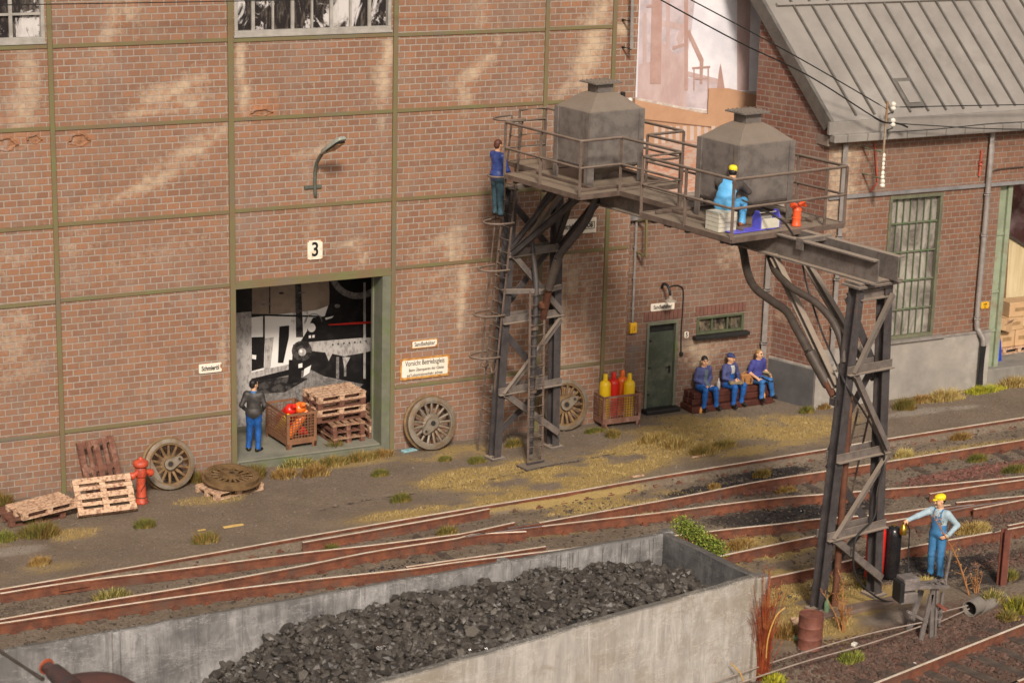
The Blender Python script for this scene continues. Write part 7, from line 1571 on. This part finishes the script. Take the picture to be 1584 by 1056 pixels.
TF=[(62,828,.42,.25,.30,GR_OLIVE,GR_BROWN,'olive and brown grass tuft in front of the pale pallet on the left'),(225,815,.22,.12,.20,GR_OLIVE,None,'olive grass tuft in front of the slanted pallet'),(318,838,.26,.14,.24,GR_OLIVE,GR_TAN,'long olive grass tuft on the yard left of the middle'),
(62,873,.2,.12,.18,GR_TAN,None,'small tan grass tuft near the left edge beside the far rail'),(8,835,.2,.2,.2,GR_OLIVE,GR_LIME,'green grass tuft cut by the left edge'),(5,785,.2,.3,.32,GR_BROWN,GR_OLIVE,'brown grass tuft at the wall foot by the left edge'),
(172,920,.38,.14,.24,GR_OLIVE,GR_PALE,'pale olive grass tuft between the left rails'),(513,843,.14,.08,.16,GR_OLIVE,None,'small olive grass tuft between the rails in the middle left'),(620,775,.22,.12,.2,GR_OLIVE,None,'olive grass tuft on the yard right of the wheels'),
(692,818,.2,.12,.2,GR_OLIVE,GR_TAN,'olive tan grass tuft beside the check rail'),(395,738,.25,.2,.30,GR_OLIVE,GR_BROWN,'green brown grass tuft right of the flat wheel'),(440,738,.30,.16,.22,GR_TAN,GR_BROWN,'tan grass tuft below the gateway threshold, leftmost'),
(487,735,.32,.16,.26,GR_TAN,GR_BROWN,'tan grass tuft below the gateway threshold, second from left'),(462,722,.45,.12,.22,GR_OLIVE,GR_PALE,'pale green grass along the left half of the threshold'),(515,720,.4,.12,.24,GR_OLIVE,GR_TAN,'mixed grass tuft along the threshold below the pallets'),
(560,712,.42,.12,.24,GR_TAN,GR_OLIVE,'tan grass tuft along the right half of the threshold'),(592,706,.25,.12,.2,GR_TAN,GR_BROWN,'brown grass tuft by the right door jamb'),(518,700,.2,.12,.30,GR_OLIVE,GR_BROWN,'dark olive weed in front of the pallet stack'),
(588,735,.2,.12,.16,GR_OLIVE,None,'low olive tuft on the yard below the right jamb'),(308,745,.2,.2,.24,GR_BROWN,GR_OLIVE,'brown grass between the spoked wheel and the flat wheel'),(737,715,.22,.15,.16,GR_OLIVE,None,'olive grass tuft at the foot of the caged ladder'),(688,712,.16,.1,.12,GR_OLIVE,None,'low olive tuft right of the grey spoked wheel'),
(795,690,.22,.12,.2,GR_OLIVE,GR_TAN,'olive grass behind the inner tower feet'),(920,668,.30,.12,.12,GR_OLIVE,None,'low olive grass in front of the wheel behind the tower'),(949,676,.16,.12,.22,GR_OLIVE,GR_TAN,'round olive tuft in front of the crate by the green door'),
(1015,682,.55,.22,.22,GR_TAN,GR_PALE,'wide tan grass tuft right of the door crate'),(1050,690,.5,.2,.24,GR_TAN,GR_PALE,'pale tan grass tuft in the yard before the timber bench'),(1088,702,.38,.2,.24,GR_TAN,GR_OLIVE,'tan and olive grass tuft nearest the far rail'),(1120,692,.35,.15,.18,GR_OLIVE,GR_TAN,'olive grass tuft right of the large tan clump'),
(1106,748,.14,.1,.14,GR_TAN,None,'small tan tuft between the far rails'),(1180,730,.25,.1,.18,GR_TAN,GR_OLIVE,'tan tuft on the coal spill between the far rails'),(1217,752,.25,.1,.14,GR_TAN,None,'low tan tuft between the rails left of the outer tower'),(1145,838,.38,.16,.22,GR_TAN,None,'tan grass tuft between the rails behind the bunker end'),
(1400,700,.24,.12,.22,GR_PALE,None,'pale straw tuft right of the outer tower'),(1487,672,.3,.1,.2,GR_TAN,GR_BROWN,'tan tuft between the far rails at the right'),(1512,706,.26,.1,.18,GR_OLIVE,None,'olive tuft above the red gravel'),(1570,722,.35,.12,.2,GR_OLIVE,None,'olive grass tuft at the right edge by the gravel'),
(1507,815,.45,.16,.22,GR_TAN,GR_PALE,'tan grass tuft on the track right of the man in dungarees'),(1400,632,.3,.18,.30,GR_OLIVE,GR_BROWN,'olive brown grass at the plinth right of the outer tower'),(1462,618,.55,.2,.30,GR_PALE,GR_TAN,'pale straw grass along the workshop plinth'),(1425,622,.3,.12,.2,GR_TAN,GR_BROWN,'brown tan grass along the workshop plinth'),
(1522,606,.65,.18,.18,GR_YEL,GR_LIME,'bright yellow-green low plant at the foot of the downpipe'),(1570,597,.5,.2,.26,GR_TAN,GR_PALE,'tan grass below the workshop doorway sill'),(1248,638,.2,.12,.18,GR_OLIVE,None,'olive tuft at the corner of the workshop plinth'),(1273,632,.2,.1,.18,GR_BROWN,GR_TAN,'brown tuft just right of the plinth corner'),
(1432,905,.16,.12,.2,GR_PALE,None,'pale tuft between the dungaree man and the tensioning frame'),(1560,895,.2,.12,.2,GR_OLIVE,None,'olive tuft right of the red rail post'),(1535,930,.25,.16,.24,GR_OLIVE,GR_PALE,'olive straw tuft behind the culvert pipe'),(1578,935,.3,.2,.3,GR_OLIVE,GR_YEL,'yellow olive tuft at the right edge near the culvert'),(1560,950,.2,.15,.2,GR_OLIVE,GR_TAN,'low olive tuft in front of the buried pipe'),
(1315,1018,.26,.14,.20,GR_LIME,GR_OLIVE,'green weed beside the signal wires right of the drum'),(1218,985,.2,.2,.28,GR_TAN,GR_BROWN,'tan grass at the bunker corner behind the rusty stalks'),(1290,925,.25,.15,.16,GR_OLIVE,GR_TAN,'low olive tuft inside the feet of the outer tower'),(1340,905,.3,.2,.14,GR_OLIVE,GR_TAN,'low tan olive tuft beside the red gas cylinder'),(1170,1040,.12,.1,.12,GR_LIME,None,'tiny green weed at the bottom edge by the bunker')]
for px,py,rx,ry,h,m1_,m2_,lab in TF: tuft('grass_tuft',lab,px,py,rx,ry,h,m1_,mat2=m2_)
tuft('yellow_plant','bright yellow-green bushy plant at the bottom edge right of the bunker',1196,1057,.20,.16,.24,GR_YEL,420,'plant',None,mat2=GR_LIME,wid=.014)
# leafy bush behind bunker
def leafy(name,label,px,py,z,pts,mat,n,ls,cat='bush',mat2=None):
    g=G(px,py,z); t=thing(name,label,cat,(g.x,g.y,gz(g.x,g.y))); mb=MB(); mb.use(mat); 
    if mat2: mb.use(mat2)
    for k in range(n):
        cx_,cy,cz,r=random.choice(pts); v=Vector((random.gauss(0,1),random.gauss(0,1),random.gauss(0,1))).normalized()*r*random.uniform(.5,1.12); p=Vector((cx_,cy,cz))+v
        a=Vector((random.uniform(-1,1),random.uniform(-1,1),random.uniform(-.3,1))).normalized()*ls*random.uniform(.6,1.3); b=a.cross(Vector((random.uniform(-1,1),random.uniform(-1,1),1))).normalized()*ls*.38
        if mat2: mb.use(mat if random.random()<.65 else mat2)
        mb.add([p,p+a*.5+b,p+a,p+a*.5-b],[(0,1,2,3)])
    mb.build('foliage',None if mb.mm else mat,t)
    mb=MB()
    for cx_,cy,cz,r in pts: mb.tube(smoothpath([(cx_*.4,cy*.4,-.05),(cx_*.7,cy*.7,cz*.5),(cx_,cy,cz)],3),[.02]*6+[.008],5)
    mb.build('stems',GR_DRY,t); return t
g0=G(1043,800,.0); e0=Vector((BRc.x,BRc.y,0)); 
pts=[]
for k in range(14):
    s_=k/13; px=1052+62*s_; py=808+40*s_; q_=G(px,py,1.35-.5*s_); q_=Vector((max(q_.x,BRc.x+.35),q_.y,q_.z)); pts.append((q_.x-e0.x-.6,q_.y-e0.y+.3,q_.z,.19+.05*math.sin(k*2)))
t=leafy('green_bush','bright green leafy bush behind the far end of the coal bunker',1075,830,.0,[(0,0,0,.1)],GR_LIME,1,.05); 
for ch in list(t.children): bpy.data.objects.remove(ch)
bpy.data.objects.remove(t)
t=thing('green_bush','bright green leafy bush behind the far end of the coal bunker','bush',(e0.x+.6,e0.y-.3,-.05))
mb=MB(); mb.use(GR_LIME); mb.use(mat_leaf('leaf_green',(.10,.17,.02),(.06,.11,.015)))
for k in range(3600):
    cx_,cy,cz,r=random.choice(pts); v=Vector((random.gauss(0,1),random.gauss(0,1),random.gauss(0,1))).normalized()*r*random.uniform(.4,1.15); p=Vector((cx_,cy,cz))+v
    a=Vector((random.uniform(-1,1),random.uniform(-1,1),random.uniform(-.2,1))).normalized()*random.uniform(.03,.07); b=a.cross(Vector((random.uniform(-1,1),random.uniform(-1,1),1))).normalized()*.016
    mb.use(GR_LIME if random.random()<.7 else MATS['leaf_green']); mb.add([p,p+a*.5+b,p+a,p+a*.5-b],[(0,1,2,3)])
mb.build('foliage',None,t)
mb=MB()
for cx_,cy,cz,r in pts: mb.tube(smoothpath([(cx_,cy,-.05),(cx_,cy,cz*.45),(cx_,cy,cz)],3),[.014]*6+[.006],6)
mb.build('stems',MATS['leaf_green'],t)
def twigs(t,base,n,h,spread,mat,seed,r0=.016,sub=6,leaf=None,ls=.03,up=(0,0,1)):
    rr=random.Random(seed); mb=MB(); lf=MB()
    for k in range(n):
        a=rr.uniform(0,6.283); s_=spread*rr.uniform(.2,1); hh=h*rr.uniform(.6,1.05); p0=Vector(base)+Vector((math.cos(a),math.sin(a),0))*rr.uniform(0,.05)
        p1=p0+Vector((math.cos(a)*s_*.35,math.sin(a)*s_*.35,hh*.5)); p2=p0+Vector((math.cos(a)*s_,math.sin(a)*s_,hh)); path=smoothpath([p0,p1,p2],5); mb.tube(path,[r0*(1-.75*i/(len(path)-1)) for i in range(len(path))],5)
        for j in range(sub):
            q_=path[rr.randint(3,len(path)-1)]; a2=rr.uniform(0,6.283); L=hh*rr.uniform(.12,.3); e_=q_+Vector((math.cos(a2)*L*.6,math.sin(a2)*L*.6,L*.8)); m_=q_.lerp(e_,.5)+Vector((0,0,-.02)); mb.tube([q_,m_,e_],[r0*.4,r0*.3,r0*.2],4)
            if leaf:
                for i in range(leaf):
                    c=q_.lerp(e_,rr.uniform(.4,1.1))+Vector([rr.gauss(0,.015) for _ in range(3)]); v=Vector([rr.uniform(-1,1) for _ in range(3)]).normalized()*ls; w_=v.cross(Vector((.3,.5,1))).normalized()*ls*.5; lf.add([c,c+v*.5+w_,c+v,c+v*.5-w_],[(0,1,2,3)])
    mb.build('stems',mat,t); 
    if leaf: lf.build('dry_leaves',mat,t)
g=G(1304,975); t=thing('dry_shrub','small dry orange-brown shrub beside the drum under the outer tower','shrub',(g.x,g.y,gz(g.x,g.y))); twigs(t,(0,0,-.03),7,.95,.42,GR_DRY,3,.02,8,5,.035)
g=G(1500,919); t=thing('dead_weed','tall dry branching weed leaning left behind the tensioning frame','shrub',(g.x,g.y,gz(g.x,g.y)))
mb=MB(); top_=Wp(1445,800,(0,g.y-.1,0),(0,1,0))-g; mid_=Wp(1480,862,(0,g.y-.05,0),(0,1,0))-g
path=smoothpath([(0,0,-.05),mid_,top_],8); mb.tube(path,[.024*(1-.7*i/(len(path)-1)) for i in range(len(path))],6); lf=MB(); rr=random.Random(5)
for i in range(3,len(path),1):
    for j in range(2):
        q_=path[i]; e_=q_+Vector((rr.uniform(-.14,.14),rr.uniform(-.08,.08),rr.uniform(.03,.16))); mb.tube([q_,e_],[.009,.005],4)
        for u_ in range(4):
            c=e_+Vector([rr.gauss(0,.022) for _ in range(3)]); v=Vector([rr.uniform(-1,1) for _ in range(3)]).normalized()*.035; w_=v.cross(Vector((.3,.5,1))).normalized()*.016; lf.add([c,c+v*.5+w_,c+v,c+v*.5-w_],[(0,1,2,3)])
mb.build('stem',GR_DRY,t); lf.build('seed_heads',GR_TAN,t)
g=G(1511,917); t=thing('dead_weed','short dry branching weed right of the tall dry one','shrub',(g.x,g.y,gz(g.x,g.y))); twigs(t,(0,0,-.03),5,.58,.28,GR_DRY,9,.014,6,4,.03)
# red brown stalks at bunker corner
g=G(1172,1052,.0); bx_=Vector((FRc.x+.02,FRc.y-.12,0))
t=thing('rusty_stalks','tangle of red-brown dead stalks climbing the near corner of the coal bunker','plant',(bx_.x,bx_.y,0))
mb=MB(); rr=random.Random(11)
for k in range(110):
    a=rr.uniform(-1,1); b=rr.uniform(-1,1); h_=rr.choice([.9,1.2,1.4,1.5,1.75,2.15])*rr.uniform(.8,1.05); p0=Vector((a*.10+.0,b*.07-.05,0)); sp=rr.gauss(0,.12); p1=p0+Vector((sp*.25,b*.03-.02,h_*.45)); p2=p0+Vector((sp+a*.08,-.02+b*.05,h_)); pth=smoothpath([p0,p1,p2],4)
    r_=rr.uniform(.008,.017); mb.tube(pth,[r_*(1-.7*i/(len(pth)-1)) for i in range(len(pth))],5)
    for j in range(2):
        q_=pth[rr.randint(4,8)]; mb.tube([q_,q_+Vector((rr.uniform(-.14,.14),rr.uniform(-.06,.04),rr.uniform(.03,.16)))],[.006,.003],4)
mb.build('stalks',GR_RED,t)
for pth in ([(0,-.15,.45),(-.02,-.2,.9),(.12,-.2,1.3),(.32,-.2,1.45)],[(-.5,-.25,.05),(-.62,-.25,.35),(-.80,-.2,.55)]): MB().tube(smoothpath(pth,6),.013,6).build('straw_stem',simple('straw',(.55,.32,.08),None,.6,bump=0),t)
# rubble at the bunker foot
def debris(n): 
    x=rng.uniform(FRc.x-1.6,FRc.x+.25,n); y=FRc.y-.25-rng.uniform(0,1,n)*.35-(FRc.x-x)*.2; return np.stack([x,y,np.full(n,.03)],1)
stones('rubble','brown twigs and rubble piled along the foot of the coal bunker','rubble',260,debris,BALM,.03,.07)
# fine moss tufts on the yard
def moss():
    B=[(860,730,2.4,.9,4),(780,733,2,.7,3),(950,715,1.4,.8,2),(760,775,3,.35,2),(1130,665,2.2,.8,4),(1040,690,1.6,.6,2),(1220,665,1.4,.7,2),(1220,920,1.1,.9,2),(1250,965,.9,.6,2),(1300,905,1.4,.6,2),(1500,690,2.4,.35,1.5),(340,770,1,.3,.6),(80,830,1,.3,.6),(960,770,2,.25,.8),(900,798,1.9,.35,1),(1150,845,1.6,.6,1)]
    tot=sum(b[4] for b in B); V=[];Fc=[]
    for px,py,rx,ry,wt in B:
        g=G(px,py); k=int(42000*wt/tot); a=rng.uniform(0,6.283,k); r=np.sqrt(rng.uniform(0,1,k))*1.1; x=g.x+rx*r*np.cos(a); y=g.y+ry*r*np.sin(a); keep=fbm(x*1.1+3,y*1.8,4,21)+rng.uniform(-.1,.1,k)>.44
        for X_,Y_ in zip(x[keep],y[keep]):
            z=gz(X_,Y_); an=random.uniform(0,6.28); h_=random.uniform(.015,.06); w_=.010; o=len(V); c,s_=math.cos(an)*w_,math.sin(an)*w_; V+= [(X_-c,Y_-s_,z-.01),(X_+c,Y_+s_,z-.01),(X_+random.uniform(-.03,.03),Y_+random.uniform(-.03,.03),z+h_)]; Fc.append((o,o+1,o+2))
    me=bpy.data.meshes.new('ground_moss'); me.from_pydata(V,[],Fc); me.materials.append(mat_leaf('moss_blades',(.42,.30,.115),(.27,.20,.075),(.48,.36,.15))); o=bpy.data.objects.new('ground_moss',me); COL.objects.link(o); tag(o,'short yellow-green moss and grass growing on the yard','moss',kind='stuff')
moss()
